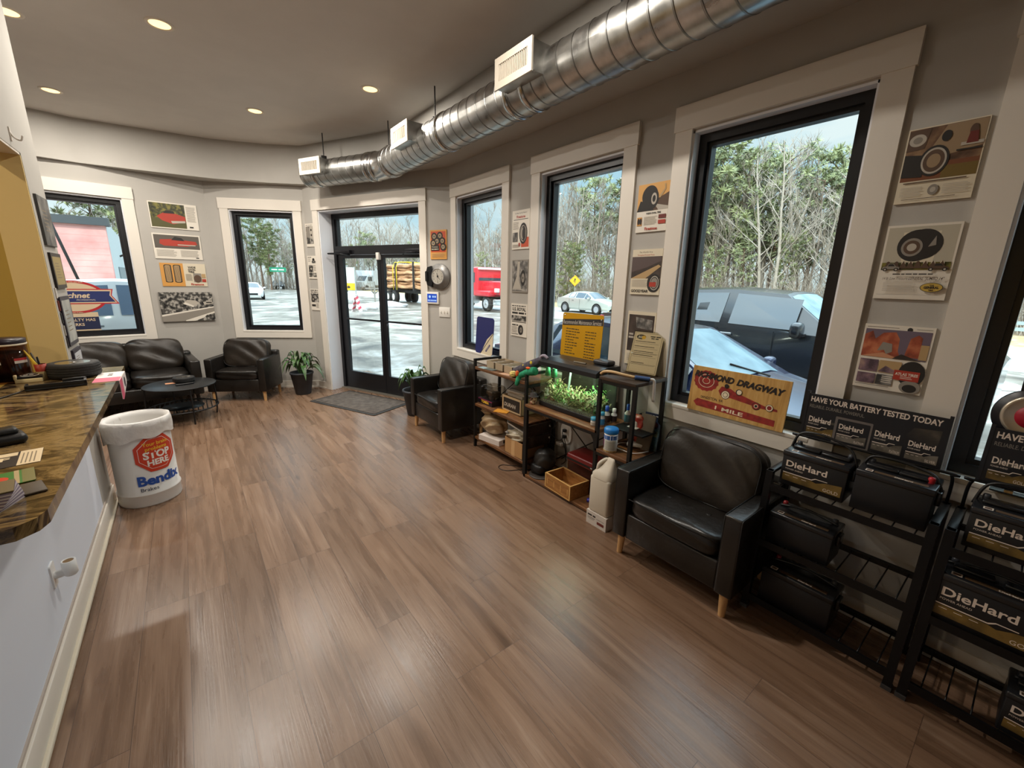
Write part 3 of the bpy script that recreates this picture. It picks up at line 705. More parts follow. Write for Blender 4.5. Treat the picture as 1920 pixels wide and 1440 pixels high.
for a, yy, m, w in ((-100, .125, LR, .045), (-100, .105, LW, .045), (-38, .118, LR, .06), (-38, .105, LW, .06)):
    rr = .0935; n = 6
    mb.grid([[(rr*math.cos(R(a)+(i/n-.5)*w/rr), rr*math.sin(R(a)+(i/n-.5)*w/rr), yy+d) for i in range(n+1)] for d in (0, .014)], m)
    if m is LW: mb.build('sticker', t); mb = MB()
t = thing('card_holder', 'cream card holder with a black oval logo on the granite counter', 'card holder', (-.715, 3.335, CT), R(6))
mb = MB(); CR = mat('cream card', '#dccb9d', .6); mb.box(-.05, .05, -.03, .03, 0, .022, CR, r=.003); mb.box(-.052, -.04, -.032, .02, .02, .045, CR, r=.003); mb.build('holder', t)
mb = MB(); T = TR(.005, 0, .034, R(14)); mb.box(-.046, .046, -.028, .028, -.006, .004, BLK, T); mb.face(ell(0, 0, .036, .019), .0045, LW, T); mb.face(ell(0, 0, .031, .015), .005, BLK, T); mb.greek(0, -.004, .045, .009, LW, .0055, T, 'c'); mb.build('card_stack', t)
t = thing('folded_card', 'pink and white folded card hooked over the edge of the granite counter', 'card', (-.385, 3.27, CT))
PK = mat('pink card', '#d45a78', .5); WC = mat('white card', '#ece4e0', .5)
mb = MB(); mb.box(-.065, .043, -.15, .15, .0005, .0025, WC); mb.box(-.065, .043, -.15, -.03, .0025, .003, PK); mb.box(-.02, .0, .03, .05, .0025, .003, DARK); mb.box(-.02, .0, .07, .09, .0025, .003, DARK); mb.build('top_flap', t)
mb = MB(); mb.prism([(-.15, -.105), (-.11, -.115), (.13, -.07), (.15, -.05), (.15, .002), (-.15, .002)], 0, .002, WC, TR(.044, 0, 0, PI/2, 0, PI/2)); mb.prism([(-.15, -.105), (-.11, -.115), (-.035, -.10), (-.035, .0015), (-.15, .0015)], .002, .0026, PK, TR(.044, 0, 0, PI/2, 0, PI/2))
mb.face(ell(.055, -.045, .035, .03), .0027, mat('dark print', '#3a3742', .6), TR(.044, 0, 0, PI/2, 0, PI/2)); mb.build('hanging_flap', t)
t = thing('desk_phone', 'black handset base at the left edge of the granite counter', 'phone', (-.575, 2.13, CT), R(20))
mb = MB(); mb.box(-.09, .075, -.05, .05, 0, .035, BLK, r=.016, seg=3); mb.box(-.08, .06, -.03, .03, .03, .055, BLK, r=.012, seg=3); mb.build('housing', t)
mb = MB(); mb.box(-.07, -.02, .0, .02, .052, .058, mat('red key', '#a3251f', .5), r=.002); mb.build('key', t)
t = thing('flyer', 'black and cream printed flyer lying on the granite counter', 'flyer', (-.505, 1.93, CT), R(7))
mb = MB(); FB = mat('flyer black', '#2b211c', .6); FC = mat('flyer cream', '#e2cfae', .6)
mb.box(-.12, .075, -.075, .075, .0003, .0015, FB); mb.box(.025, .075, -.075, .075, .0015, .002, FC); mb.box(-.03, .02, .035, .07, .0015, .002, FC); mb.box(-.12, -.045, -.075, -.03, .0015, .002, RO)
for k in range(4): mb.box(.032+.009*k, .035+.009*k, -.06, .05, .002, .0022, mat('grey print', '#8b7d69', .7))
mb.text('F', -.005, -.01, .035, FC, .0021, bold=.03); mb.greek(-.10, -.06, .05, .016, FC, .0021)
mb.build('flyer_sheet', t)
t = thing('postcard', 'green postcard with an orange oval on the granite counter', 'card', (-.47, 1.735, CT), R(12))
mb = MB(); mb.box(-.13, .06, -.06, .06, .0025, .0045, mat('postcard green', '#3d7a2e', .5)); mb.face(ell(-.02, 0, .03, .026), .0048, RO); mb.box(.02, .03, -.06, .06, .0045, .005, CREAM); mb.box(.035, .06, -.06, .06, .0045, .005, mat('postcard olive', '#77733d', .5)); mb.box(-.12, -.11, -.05, .05, .0045, .005, CREAM); mb.build('card_face', t)
t = thing('brochure_stack', 'fanned stack of purple edged brochures at the near corner of the counter', 'brochures', (-.445, 1.545, CT), R(-4))
for k in range(12):
    mb = MB(); mb.box(-.10, .035, -.045, .045, 0, .0035, mat('brochure purple', '#8f7f93', .5) if k % 2 else mat('brochure white', '#d9cfd3', .5)); mb.build('brochure', t, TR(.001*k, -.0015*k, .0005+.0042*k, 0, 0, R(-14+2.4*k)))
mb = MB(); mb.box(-.10, .035, -.045, .045, 0, .003, mat('brochure cover', '#6d6040', .5)); mb.box(-.08, -.03, -.02, .02, .003, .0034, YL); mb.build('brochure', t, TR(.012, -.018, .052, 0, 0, R(14)))
t = thing('card_box', 'dark card box at the near end of the granite counter', 'box', (-.50, 1.44, CT))
mb = MB(); mb.box(-.1, .05, -.035, .035, 0, .035, mat('black card box', '#1c1b1d', .35), r=.003); mb.build('box_body', t)
mb = MB(); mb.box(-.03, .03, -.045, .045, 0, .006, mat('dark leather', '#4a3d2c', .6), r=.002); tag(mb.build('business_card', None, TR(-.40, 1.62, CT+.001, rz=.3)), 'dark square card beside the brochure stack on the counter', 'card')
mb = MB(); mb.tube(bez([(-.79, 2.86, CT+.004), (-.74, 2.93, CT+.004), (-.70, 3.03, CT+.004), (-.67, 3.08, CT+.008)], 6), .003, BLK, 6); tag(mb.build('cable', None), 'thin black cable running to the tray on the granite counter', 'cable')
t = thing('counter_box', 'black box with a yellow top label at the left edge behind the counter', 'box', (-.86, 3.16, .9))
mb = MB(); mb.box(-.05, .05, -.09, .09, 0, .26, BLK, r=.004); mb.build('box_body', t)
mb = MB(); mb.box(-.052, .052, -.092, .092, .26, .34, mat('yellow card', '#e3b75a', .6)); mb.build('box_label', t)
mb = MB(); mb.box(-.9, -.76, -.6, .5, 0, .8, mat('office desk', '#3b342b', .6)); tag(mb.build('office_desk', None, TR(-.1, 3.1, .0)), 'dark desk behind the granite counter', 'desk')

# pictures on the end of the partition
def frame(label, s, z, w, h, fm, bg, name='picture_frame', fw=.022):
    """hung on the partition face x = XW: s along y"""
    t = thing(name, label, 'picture', M=Matrix(((0, 0, 1, XW), (1, 0, 0, s), (0, 1, 0, z), (0, 0, 0, 1))))
    mb = MB(); mb.box(-w/2, w/2, -h/2, h/2, 0, .012, fm); mb.build('frame', t)
    mb = MB(); mb.face(rrect(-w/2+fw, -h/2+fw, w/2-fw, h/2-fw, .001), .0125, bg)
    for k in range(6): mb.face([(-w*.28, h*(.22-.08*k)), (w*(.1+.03*(k % 3)), h*(.22-.08*k)), (w*(.1+.03*(k % 3)), h*(.2-.08*k)), (-w*.28, h*(.2-.08*k))], .013, mat('grey print', '#8b7d69', .7))
    mb.build('print', t)
    return t
PB = mat('dark plum frame', '#2a2433', .4)
frame('grey photo print, topmost on the end of the partition wall', 3.835, 1.945, .27, .28, mat('print edge', '#50504e', .6), noisemat('grey photo', [(.35, '#3f3f3e'), (.55, '#6d6b67'), (.7, '#9b978f')], scale=9, detail=5, rough=.6), 'photo_print', .002)
frame('dark framed gold certificate below the grey photo on the partition end', 3.855, 1.66, .27, .21, mat('black brown frame', '#1d1613', .4), mat('gold certificate', '#a4905c', .5))
frame('tall dark framed notice in the middle of the partition end', 3.835, 1.355, .27, .30, PB, noisemat('pale notice', [(.4, '#8f9492'), (.6, '#b9bab4')], scale=7, rough=.4))
frame('dark framed certificate, lowest on the partition end', 3.855, 1.09, .25, .17, PB, mat('white certificate', '#c9ccd2', .4))
t = thing('key_rack', 'narrow strip of small key tags on the corner of the partition', 'key tags', (XW, 3.69, 1.40))
for k, c in enumerate(('#d9d4cc', '#7b3b30', '#3a3a3c', '#b8b2a8', '#4d4a48')):
    mb = MB(); mb.box(0, .006, -.012, .012, -.03, .03, mat('tag %s' % c, c, .5), TR(0, .002*k, .13-.075*k)); mb.build('key_tag', t)
mb = MB(); mb.tube(bez([(0, 0, .03), (.012, 0, .0), (.035, 0, -.012), (.045, 0, .012)], 5), .004, mat('white hook', '#d8cfc4', .4), 6); mb.box(0, .005, -.01, .01, -.02, .045, mat('white hook', '#d8cfc4', .4)); tag(mb.build('wall_hook', None, TR(XW, 3.50, HOPEN+.05)), 'small white hook above the service opening', 'hook')
# ------------------------------------------------------------------ posters and wall fittings
INK = mat('print black', '#26221f', .55); RED = mat('print red', '#b03a2a', .5); GREY = mat('print grey', '#8f887e', .6); LGREY = mat('print light grey', '#b9b1a4', .6)
IVORY = mat('aged paper', '#ddd2ba', .45); WHITEP = mat('poster white', '#e6dfd2', .4); ORNG = mat('print orange', '#d59a4c', .5); TAN = mat('print tan', '#b99a6c', .55); BRN = mat('print brown', '#5a4434', .55); MAROON = mat('print maroon', '#6e2b24', .5)
FOLI = noisemat('printed foliage', [(.35, '#1f2114'), (.5, '#4a4a24'), (.62, '#7d7634')], scale=26, detail=5, rough=.4)
FOLG = noisemat('printed grey trees', [(.38, '#1d1c1c'), (.5, '#55534f'), (.62, '#b3aea5')], scale=26, detail=5, rough=.4)
ROCKN = noisemat('printed red rock', [(.35, '#6a3226'), (.5, '#a85338'), (.65, '#c97a55')], scale=14, detail=5, rough=.45, stretch=(1, 1, 1))
NIGHT = noisemat('printed dusk', [(.35, '#2f2724'), (.6, '#4d4039')], scale=9, rough=.45)
SEPIA = noisemat('printed sepia scene', [(.35, '#3d2b20'), (.5, '#6f5340'), (.66, '#9a7c5d')], scale=13, detail=5, rough=.4)
SILV = noisemat('printed silver scene', [(.35, '#3b3a39'), (.5, '#706d69'), (.66, '#aaa59d')], scale=20, detail=5, rough=.4)
LAVR = noisemat('printed mauve scene', [(.35, '#4a3a44'), (.5, '#7d6470'), (.65, '#a98b80')], scale=20, detail=5, rough=.45)
class Art:
    """flat print, drawn in 0..1 coordinates over a w x h sheet centred on the origin"""
    def __init__(s, w, h, t=.009, base=IVORY, edge=None):
        s.mb = MB(); s.w, s.h, s.z = w, h, t
        s.mb.box(-w/2, w/2, -h/2, h/2, 0, t, edge or base); s.z = t
        if edge: s.r(.0, .0, 1, 1, base)
    def P(s, x, y): return ((x-.5)*s.w, (y-.5)*s.h)
    def up(s): s.z += .00025; return s.z
    def p(s, pts, m): s.mb.face([s.P(*q) for q in pts], s.up(), m); return s
    def r(s, x0, y0, x1, y1, m): return s.p([(x0, y0), (x1, y0), (x1, y1), (x0, y1)], m)
    def e(s, x, y, rx, ry, m): cx, cy = s.P(x, y); s.mb.face(ell(cx, cy, rx*s.h, ry*s.h), s.up(), m); return s
    def t(s, txt, x, y, hh, m, **k):
        cx, cy = s.P(x, y); mw = k.pop('maxw', None); s.mb.text(txt, cx, cy, hh*s.h, m, s.up(), maxw=mw*s.w if mw else None, **k); return s
    def g(s, x, y, w, hh, m, seed=1): cx, cy = s.P(x, y); s.mb.greek(cx, cy, w*s.w, hh*s.h, m, s.up(), None, 'c', seed); return s
    def lines(s, x0, y0, x1, y1, n, m=GREY, th=.35):
        z = s.up(); rnd = random.Random(int(x0*99+y0*999)); d = (y1-y0)/n
        for k in range(n):
            xe = x1-(x1-x0)*rnd.uniform(0, .16); a = s.P(x0, y1-d*k-d*th); b2 = s.P(xe, y1-d*k); s.mb.face([(a[0], a[1]), (b2[0], a[1]), (b2[0], b2[1]), (a[0], b2[1])], z, m)
        return s
    def tyre(s, x, y, rx, ry, rim=LGREY, tw=.0, whitewall=False):
        if tw: s.e(x-tw, y, rx, ry, INK); s.r(x-tw, y-ry*.999, x, y+ry*.999, INK)
        s.e(x, y, rx, ry, INK)
        if whitewall: s.e(x, y, rx*.78, ry*.78, LGREY); s.e(x, y, rx*.68, ry*.68, INK)
        s.e(x, y, rx*.58, ry*.58, rim); s.e(x, y, rx*.40, ry*.40, GREY); s.e(x, y, rx*.16, ry*.16, INK); return s
    def car(s, x0, x1, y, h, m, glass=INK):
        w = x1-x0; q = lambda a, b: (x0+a*w, y+b*h)
        s.p([q(0, .25), q(.02, .55), q(.25, .62), q(.36, 1), q(.62, 1), q(.78, .62), q(.98, .52), q(1, .22)], m)
        s.p([q(.30, .64), q(.38, .94), q(.60, .94), q(.72, .64)], glass)
        asp = s.w/s.h
        for a in (.18, .82): cx, cy = q(a, .2); s.e(cx, cy, h*.24, h*.24, INK); s.e(cx, cy, h*.12, h*.12, LGREY)
        return s
def poster(i, s0, s1, z0, z1, label, fn, base=IVORY, t=.009, name='poster', edge=None, group='car and tyre posters', gap=.0015):
    a = Art(s1-s0, z1-z0, t, base, edge); fn(a)
    return tag(a.mb.build(name, None, wallM(i, (s0+s1)/2, (z0+z1)/2, gap)), label, 'poster', group)
# --- left wall, four in a column
poster(3, .112, .618, 2.247, 2.57, 'landscape poster of a red convertible under dark trees, topmost by the left window',
       lambda a: (a.r(.02, .04, .74, .96, FOLI), a.r(.02, .04, .74, .40, mat('printed grass', '#54512a', .5)), a.p([(.14, .45), (.30, .62), (.52, .60), (.73, .50), (.73, .30), (.46, .18), (.24, .30)], RED), a.p([(.28, .58), (.34, .70), (.50, .68), (.52, .59)], INK), a.p([(.42, .30), (.72, .34), (.72, .26), (.44, .21)], LGREY), a.lines(.77, .30, .97, .90, 14), a.g(.86, .08, .12, .08, INK)), WHITEP)
poster(3, .12, .631, 1.86, 2.18, 'landscape poster of a red car on a grey ground, second by the left window',
       lambda a: (a.r(.03, .42, .97, .95, mat('printed warm grey', '#5d564e', .45)), a.p([(.13, .60), (.15, .76), (.40, .80), (.60, .78), (.90, .74), (.92, .62), (.70, .52), (.22, .52)], RED), a.p([(.38, .76), (.46, .90), (.60, .86), (.66, .74)], INK), a.r(.50, .56, .88, .60, LGREY), a.lines(.05, .08, .46, .36, 8), a.lines(.54, .08, .95, .36, 8), a.g(.9, .05, .09, .05, INK)), WHITEP)
poster(3, .11, .603, 1.503, 1.806, 'yellow poster with two tyre treads, third by the left window',
       lambda a: (a.r(0, 0, .5, 1, ORNG), *[(a.mb.face([a.P(u, v) for u, v in rrect(x, .16, x+.16, .93, .05)], a.up(), INK), a.mb.face([a.P(u, v) for u, v in rrect(x+.02, .19, x+.14, .90, .04)], a.up(), TAN), [a.r(x+.035+.03*k, .22, x+.045+.03*k, .87, BRN) for k in range(4)]) for x in (.08, .28)], a.t('WIDE', .60, .80, .08, INK, align='l', bold=.03, maxw=.2) and a.t('OVAL', .60, .70, .08, INK, align='l', bold=.03, maxw=.2) and a.t('TIRE', .60, .60, .08, INK, align='l', bold=.03, maxw=.2), a.lines(.53, .24, .68, .54, 8), a.r(.70, .20, .88, .58, GREY), a.e(.79, .34, .14, .17, BRN), a.r(.89, .38, .98, .56, TAN), a.r(.89, .20, .98, .33, RED), a.t('Firestone', .77, .05, .09, RED, bold=.03, maxw=.42)), IVORY)
poster(3, .078, .668, 1.03, 1.422, 'black and white canvas of a roadside garage beside a highway, lowest by the left window',
       lambda a: (a.r(0, 0, 1, 1, FOLG), a.p([(0, .22), (1, .48), (1, .30), (.45, .0), (0, .0)], GREY), a.p([(0, .24), (1, .50), (1, .46), (0, .18)], WHITEP), a.p([(.42, .03), (1, .32), (1, .24), (.6, 0), (.42, 0)], WHITEP), a.p([(.42, .62), (.50, .74), (.66, .72), (.74, .62), (.60, .50)], LGREY), a.p([(.42, .60), (.60, .48), (.62, .53), (.46, .66)], WHITEP), a.p([(.80, .66), (.98, .72), (.98, .60), (.82, .56)], LGREY), a.r(.86, .62, .97, .66, INK), a.p([(.7, .0), (1, .0), (1, .26), (.84, .20)], FOLG)), GREY, t=.03, name='canvas_print')
# --- strip between far window and door
poster(1, 2.362, 2.53, 2.085, 2.396, 'small black and white poster of a kitchen scene, topmost left of the entrance',
       lambda a: (a.g(.5, .92, .84, .03, INK), a.r(.06, .12, .94, .88, SILV), a.r(.12, .40, .44, .86, GREY), a.r(.52, .36, .92, .86, LGREY), a.e(.72, .72, .05, .05, INK), a.e(.72, .50, .05, .05, INK), a.p([(.15, .14), (.25, .40), (.5, .34), (.8, .42), (.9, .14)], FOLG)), WHITEP)
poster(1, 2.362, 2.548, 1.64, 1.96, 'small black and white poster with a tractor tyre, middle left of the entrance',
       lambda a: (a.g(.3, .92, .4, .04, INK), a.lines(.1, .72, .4, .88, 4), a.e(.72, .82, .08, .08, INK), a.r(.52, .68, .95, .78, FOLG), a.r(.1, .28, .62, .60, FOLG), a.e(.38, .44, .10, .11, INK), a.e(.38, .44, .05, .05, LGREY), a.lines(.66, .32, .94, .60, 6), a.r(.1, .08, .95, .26, FOLG)), WHITEP)
poster(1, 2.362, 2.55, 1.188, 1.493, 'small black and white farm tyre poster, lowest left of the entrance',
       lambda a: (a.g(.5, .92, .85, .06, INK), a.g(.5, .84, .85, .06, INK, 2), a.r(.06, .38, .94, .80, FOLG), a.e(.3, .52, .12, .12, INK), a.e(.3, .52, .06, .06, GREY), a.r(.1, .18, .55, .28, INK), a.lines(.6, .1, .92, .34, 6)), WHITEP)
# --- right of the door
poster(1, .045, .285, 1.90, 2.23, 'red and black poster of stacked tyres above the round clock',
       lambda a: (a.r(.05, .24, .95, .95, mat('printed orange red', '#c8512d', .45)), *[a.tyre(x, y, .13, .13, TAN) for x, y in ((.25, .78), (.6, .80), (.42, .62), (.75, .62), (.2, .55), (.8, .42))], a.r(.06, .30, .56, .48, INK), a.t('Firestone', .31, .40, .05, IVORY, maxw=.44), a.g(.31, .33, .42, .035, IVORY), a.lines(.1, .06, .9, .2, 5, TAN)), ORNG)
# --- right wall, column between the two small windows
poster(0, 3.035, 3.286, 1.951, 2.292, 'red headed white tyre poster, topmost in the column behind the plush toys',
       lambda a: (a.t("It's New And It's Newer!", .5, .91, .035, INK, maxw=.9, shear=.2), a.t('Firestone', .5, .80, .07, RED, bold=.03, maxw=.85), a.lines(.08, .73, .92, .77, 1, INK), a.lines(.05, .50, .40, .70, 6), a.r(.55, .05, .98, .3, mat('printed orange red', '#c8512d', .45)), a.tyre(.66, .40, .17, .27, LGREY, .0, True), a.e(.70, .40, .06, .2, INK), a.r(.04, .20, .34, .44, SILV), a.e(.45, .12, .04, .05, RED), a.lines(.05, .04, .5, .12, 3)), WHITEP)
poster(0, 3.037, 3.275, 1.558, 1.856, 'silver grey poster of a tyre on wet ground above the black lettered poster',
       lambda a: (a.r(.03, .05, .97, .97, SILV), a.p([(.05, .1), (.3, .5), (.35, .95), (.5, .95), (.45, .4), (.6, .1)], LGREY), a.tyre(.70, .45, .13, .24, GREY), a.lines(.05, .06, .8, .09, 1, WHITEP)), GREY)
poster(0, 3.033, 3.278, 1.14, 1.452, 'white black lettered tyre poster, lowest between the two narrower windows',
       lambda a: (a.g(.5, .92, .9, .04, INK), a.t('U.S. ROYAL', .5, .79, .10, INK, bold=.04, maxw=.84), a.g(.5, .69, .86, .08, INK), a.r(.04, .48, .96, .64, FOLG), a.lines(.06, .40, .96, .46, 1, INK), a.g(.28, .33, .38, .05, INK), a.lines(.06, .10, .44, .30, 6), a.tyre(.66, .21, .10, .15, GREY, .06), a.lines(.06, .04, .5, .08, 1, INK)), WHITEP)
# --- right wall, column left of the big window
poster(0, 1.657, 1.892, 2.0, 2.302, 'poster of a wide tyre under an orange sky, left of the largest window',
       lambda a: (a.r(.0, .44, 1, 1, mat('printed orange sky', '#d9a45c', .45)), a.p([(0, .44), (.3, .56), (1, .78), (1, .44)], BRN), a.p([(.55, .58), (1, .50), (1, .44), (.7, .44)], LGREY), a.e(.40, .74, .20, .22, INK), a.p([(.0, .44), (.10, .66), (.5, .60), (.55, .44)], INK), a.e(.52, .68, .13, .20, INK), a.e(.54, .68, .07, .12, LGREY), a.e(.54, .68, .04, .07, INK), a.p([(.7, .72), (.86, .86), (.84, .94), (.88, .95), (.9, .84), (.74, .68)], TAN), a.t('WIDE OVAL TIRE', .56, .37, .035, INK, bold=.03, maxw=.66), a.r(.04, .14, .20, .32, ORNG), a.e(.09, .23, .03, .07, INK), a.e(.16, .23, .03, .07, INK), a.lines(.26, .14, .70, .32, 7, LGREY), a.r(.74, .26, .97, .34, MAROON), a.r(.74, .15, .97, .23, RED), a.t('Firestone', .52, .04, .06, RED, bold=.03, maxw=.6)), WHITEP)
poster(0, 1.659, 1.895, 1.587, 1.888, 'dusky poster of a winding road with a tyre, left of the largest window',
       lambda a: (a.t("The World's First", .45, .92, .035, BRN, maxw=.7), a.t('Turnpike-Proved Tires', .45, .86, .035, RED, maxw=.75), a.r(.0, .36, 1, .84, NIGHT), a.p([(0, .36), (.9, .66), (.98, .62), (.5, .36)], TAN), a.p([(0, .5), (.5, .6), (.98, .74), (.98, .84), (0, .84)], mat('printed mauve dusk', '#594a48', .5)), a.lines(.05, .16, .60, .33, 7, LGREY), a.t('GOODYEAR', .34, .05, .06, INK, bold=.03, maxw=.6), a.tyre(.82, .26, .15, .20, GREY, .05, True), a.r(.66, .18, .88, .28, RED)), IVORY)
poster(0, 1.661, 1.891, 1.086, 1.469, 'black and white night photo poster partly behind the cream service notice',
       lambda a: (a.r(.05, .26, .96, .94, NIGHT), a.p([(.3, .9), (.9, .86), (.9, .68), (.35, .70)], SILV), a.g(.2, .50, .22, .05, LGREY), a.g(.2, .56, .2, .05, LGREY, 4), a.p([(.45, .28), (.5, .42), (.70, .48), (.82, .40), (.95, .46), (.95, .28)], LGREY), a.p([(.62, .28), (.66, .44), (.80, .42), (.84, .28)], WHITEP), a.e(.90, .42, .05, .04, RED), a.lines(.08, .06, .8, .2, 5, LGREY)), IVORY)
# --- right wall, column right of the big window
poster(0, .299, .534, 2.018, 2.312, 'brown poster of an old car wheel, topmost right of the largest window',
       lambda a: (a.r(.02, .30, .985, .985, SEPIA), a.r(.02, .30, .985, .52, mat('printed rust ground', '#7a4a30', .45)), a.r(.55, .30, .985, .46, mat('printed olive ground', '#75602e', .45)), a.p([(.30, .62), (.5, .98), (.985, .98), (.985, .66), (.6, .60)], mat('printed dust', '#9c8467', .45)), a.p([(.02, .70), (.26, .72), (.30, .97), (.02, .97)], BRN), a.e(.15, .84, .09, .08, LGREY), a.e(.15, .84, .05, .045, GREY), a.p([(.02, .36), (.30, .34), (.36, .62), (.02, .66)], INK), a.e(.42, .54, .155, .20, INK), a.e(.42, .54, .13, .17, LGREY), a.e(.42, .54, .11, .145, BRN), a.e(.42, .54, .07, .09, mat('printed dust', '#9c8467', .45)), a.e(.52, .84, .05, .07, INK), a.r(.72, .68, .985, .72, LGREY), a.r(.68, .62, .985, .64, INK), a.e(.84, .86, .04, .07, BRN), a.p([(.78, .70), (.80, .84), (.9, .84), (.92, .70)], MAROON), a.lines(.08, .24, .95, .28, 1, BRN), a.e(.5, .155, .055, .07, GREY), a.e(.5, .155, .03, .035, LGREY), a.lines(.06, .08, .36, .21, 6, LGREY), a.lines(.62, .08, .95, .21, 6, LGREY), a.lines(.1, .035, .85, .055, 1, BRN)), IVORY)
def general(a):
    a.r(.03, .45, .97, .97, mat('printed hazy sky', '#bdb6a4', .45)); a.p([(.3, .46), (.25, .9), (.75, .9), (.72, .46)], IVORY)
    a.e(.46, .72, .20, .21, INK); a.e(.54, .735, .20, .20, INK); a.e(.40, .70, .11, .12, GREY); a.e(.40, .70, .085, .09, BRN); a.e(.40, .70, .05, .05, LGREY); a.p([(.62, .70), (.70, .84), (.72, .72)], GREY)
    a.p([(.03, .40), (.97, .40), (.97, .50), (.03, .50)], FOLI)
    for x in (.12, .24, .34, .44, .54, .64, .74, .86): a.e(x, .485, .022, .03, IVORY if int(x*100) % 3 else BRN); a.p([(x-.06, .42), (x, .52), (x+.06, .42)], IVORY if int(x*100) % 2 else BRN)
    a.car(.05, .30, .385, .10, GREY); a.car(.68, .96, .385, .10, BRN)
    a.g(.5, .335, .55, .02, INK); a.t('14 lb. Low Pressure', .27, .265, .038, BRN, shear=.3, maxw=.36); a.t('GENERAL "JUMBO 14"', .70, .265, .04, BRN, shear=.3, bold=.01, maxw=.48)
    a.lines(.12, .10, .60, .225, 8, LGREY); a.e(.80, .165, .115, .062, INK); a.e(.80, .165, .108, .056, mat('print yellow oval', '#c9a94e', .5)); a.t('THE', .80, .185, .018, INK, bold=.03); a.t('GENERAL', .80, .15, .03, INK, bold=.05, maxw=.20); a.t('TIRE', .80, .12, .018, INK, bold=.03); a.lines(.05, .05, .95, .065, 1, LGREY)
poster(0, .298, .534, 1.614, 1.929, 'white poster of a tyre floating above a crowd, right of the largest window', general, WHITEP)
def atlas(a):
    a.lines(.04, .945, .55, .965, 1, BRN); a.lines(.75, .945, .98, .965, 1, GREY); a.e(.66, .945, .03, .035, INK)
    a.r(.03, .50, .97, .93, mat('printed violet sky', '#6f6272', .45)); a.p([(.03, .50), (.03, .84), (.14, .9), (.2, .78), (.30, .88), (.48, .90), (.55, .80), (.56, .62), (.62, .50)], ROCKN); a.p([(.66, .54), (.70, .82), (.80, .88), (.86, .84), (.86, .54)], ROCKN)
    a.p([(.03, .50), (.35, .58), (.62, .50)], mat('printed pale rock', '#c98f6c', .5)); a.p([(.26, .60), (.32, .74), (.46, .72), (.48, .60), (.40, .56), (.36, .62)], GREY); a.r(.86, .52, .97, .74, TAN); a.p([(.5, .5), (.62, .58), (.9, .5)], NIGHT)
    a.r(.04, .27, .32, .46, LAVR); a.r(.34, .27, .66, .46, TAN); a.p([(.34, .28), (.44, .38), (.64, .30), (.64, .27)], LAVR); a.r(.04, .08, .32, .24, LAVR); a.r(.34, .08, .58, .24, SILV); a.lines(.42, .1, .58, .22, 4, WHITEP)
    a.e(.82, .30, .15, .19, INK); a.e(.84, .10, .12, .10, GREY); a.e(.84, .08, .08, .06, INK); a.r(.58, .19, .94, .34, RED); a.t('ATLAS TIRES', .76, .265, .04, WHITEP, bold=.03, maxw=.32); a.lines(.68, .205, .86, .25, 2, WHITEP); a.lines(.04, .03, .6, .06, 1, GREY)
poster(0, .297, .538, 1.198, 1.497, 'poster of red desert rocks with a red label, lowest right of the largest window', atlas, WHITEP)

# clock made of a brake rotor, keypad, switches, outlet
ROT = noisemat('brake rotor steel', [(.3, '#8d8b89'), (.7, '#a19f9c')], scale=14, rough=.45, metal=.6)
ck = thing('rotor_clock', 'round clock built into a grey brake disc with a black caliper', 'clock', M=wallM(1, .150, 1.70, .002))
mb = MB(); mb.lathe([(.145, .0), (.148, .004), (.148, .014), (.145, .017), (.05, .018)], ROT, None, 48, caps=False); mb.lathe([(.148, .02), (.148, .032), (.100, .034), (.096, .055), (.088, .060), (.085, .056)], ROT, None, 48, caps=False); mb.lathe([(.001, .002), (.148, .001)], ROT, None, 32)
for k in range(36): a = 2*PI*k/36; mb.box(.06, .146, -.003, .003, .012, .024, ROT, TR(rz=a))
mb.build('brake_disc', ck)
mb = MB(); mb.lathe([(.086, .054), (.001, .054)], mat('clock dial', '#e9e3d6', .5), None, 40)
for k in range(12):
    a = 2*PI*k/12; s = str(12 if k == 0 else k); mb.text(s, .066*math.sin(a), .066*math.cos(a)-.006, .013, INK, .0556, bold=.01)
mb.face(ell(0, 0, .012, .012), .0555, INK); mb.build('dial', ck)
for nm, a, L, w in (('hour_hand', R(-15), .040, .004), ('minute_hand', R(135), .060, .003)):
    mb = MB(); mb.prism([(-w, -.012), (w, -.012), (w*.5, L), (-w*.5, L)], 0, .0008, INK); mb.build(nm, ck, TR(0, 0, .057+.001*(nm[0] == 'm'), 0, 0, -a))
mb = MB(); mb.prism([(-.165, -.105), (-.10, -.125), (-.085, -.08), (-.10, -.03), (-.105, .03), (-.09, .08), (-.10, .12), (-.16, .105), (-.178, .05), (-.18, -.05)], .006, .05, BLK); mb.prism(rrect(-.183, -.06, -.15, .06, .012), .0, .062, BLK); mb.build('caliper', ck)
kp = thing('alarm_keypad', 'white alarm keypad with a blue screen below the round clock', 'keypad', M=wallM(1, .268, 1.443, .001))
mb = MB(); KW = mat('white plastic', '#e8e4dc', .4); mb.box(-.098, .098, -.073, .073, 0, .022, KW, r=.006, seg=3); mb.build('housing', kp)
mb = MB(); SCR = mat('blue lit screen', '#1b3f9a', .3, 0, '#1c49b8', .55); SCI = mat('pale screen icon', '#9fc0ee', .4, 0, '#9fc0ee', .5); mb.face(rrect(-.074, -.05, .074, .05, .003), .0225, SCR)
mb.face(ell(-.035, .015, .016, .016), .0228, SCI)
for k in range(6): mb.face(rrect(-.065+.023*k, -.038, -.050+.023*k, -.020, .002), .0228, SCI)
for k in range(2): mb.face(rrect(.005+.032*k, .005, .027+.032*k, .028, .002), .0228, SCI)
mb.build('screen', kp)
sw = thing('light_switch', 'white triple light switch plate right of the blue keypad', 'light switch', M=wallM(1, .095, 1.278, .001))
mb = MB(); mb.box(-.082, .082, -.06, .06, 0, .007, KW, r=.003)
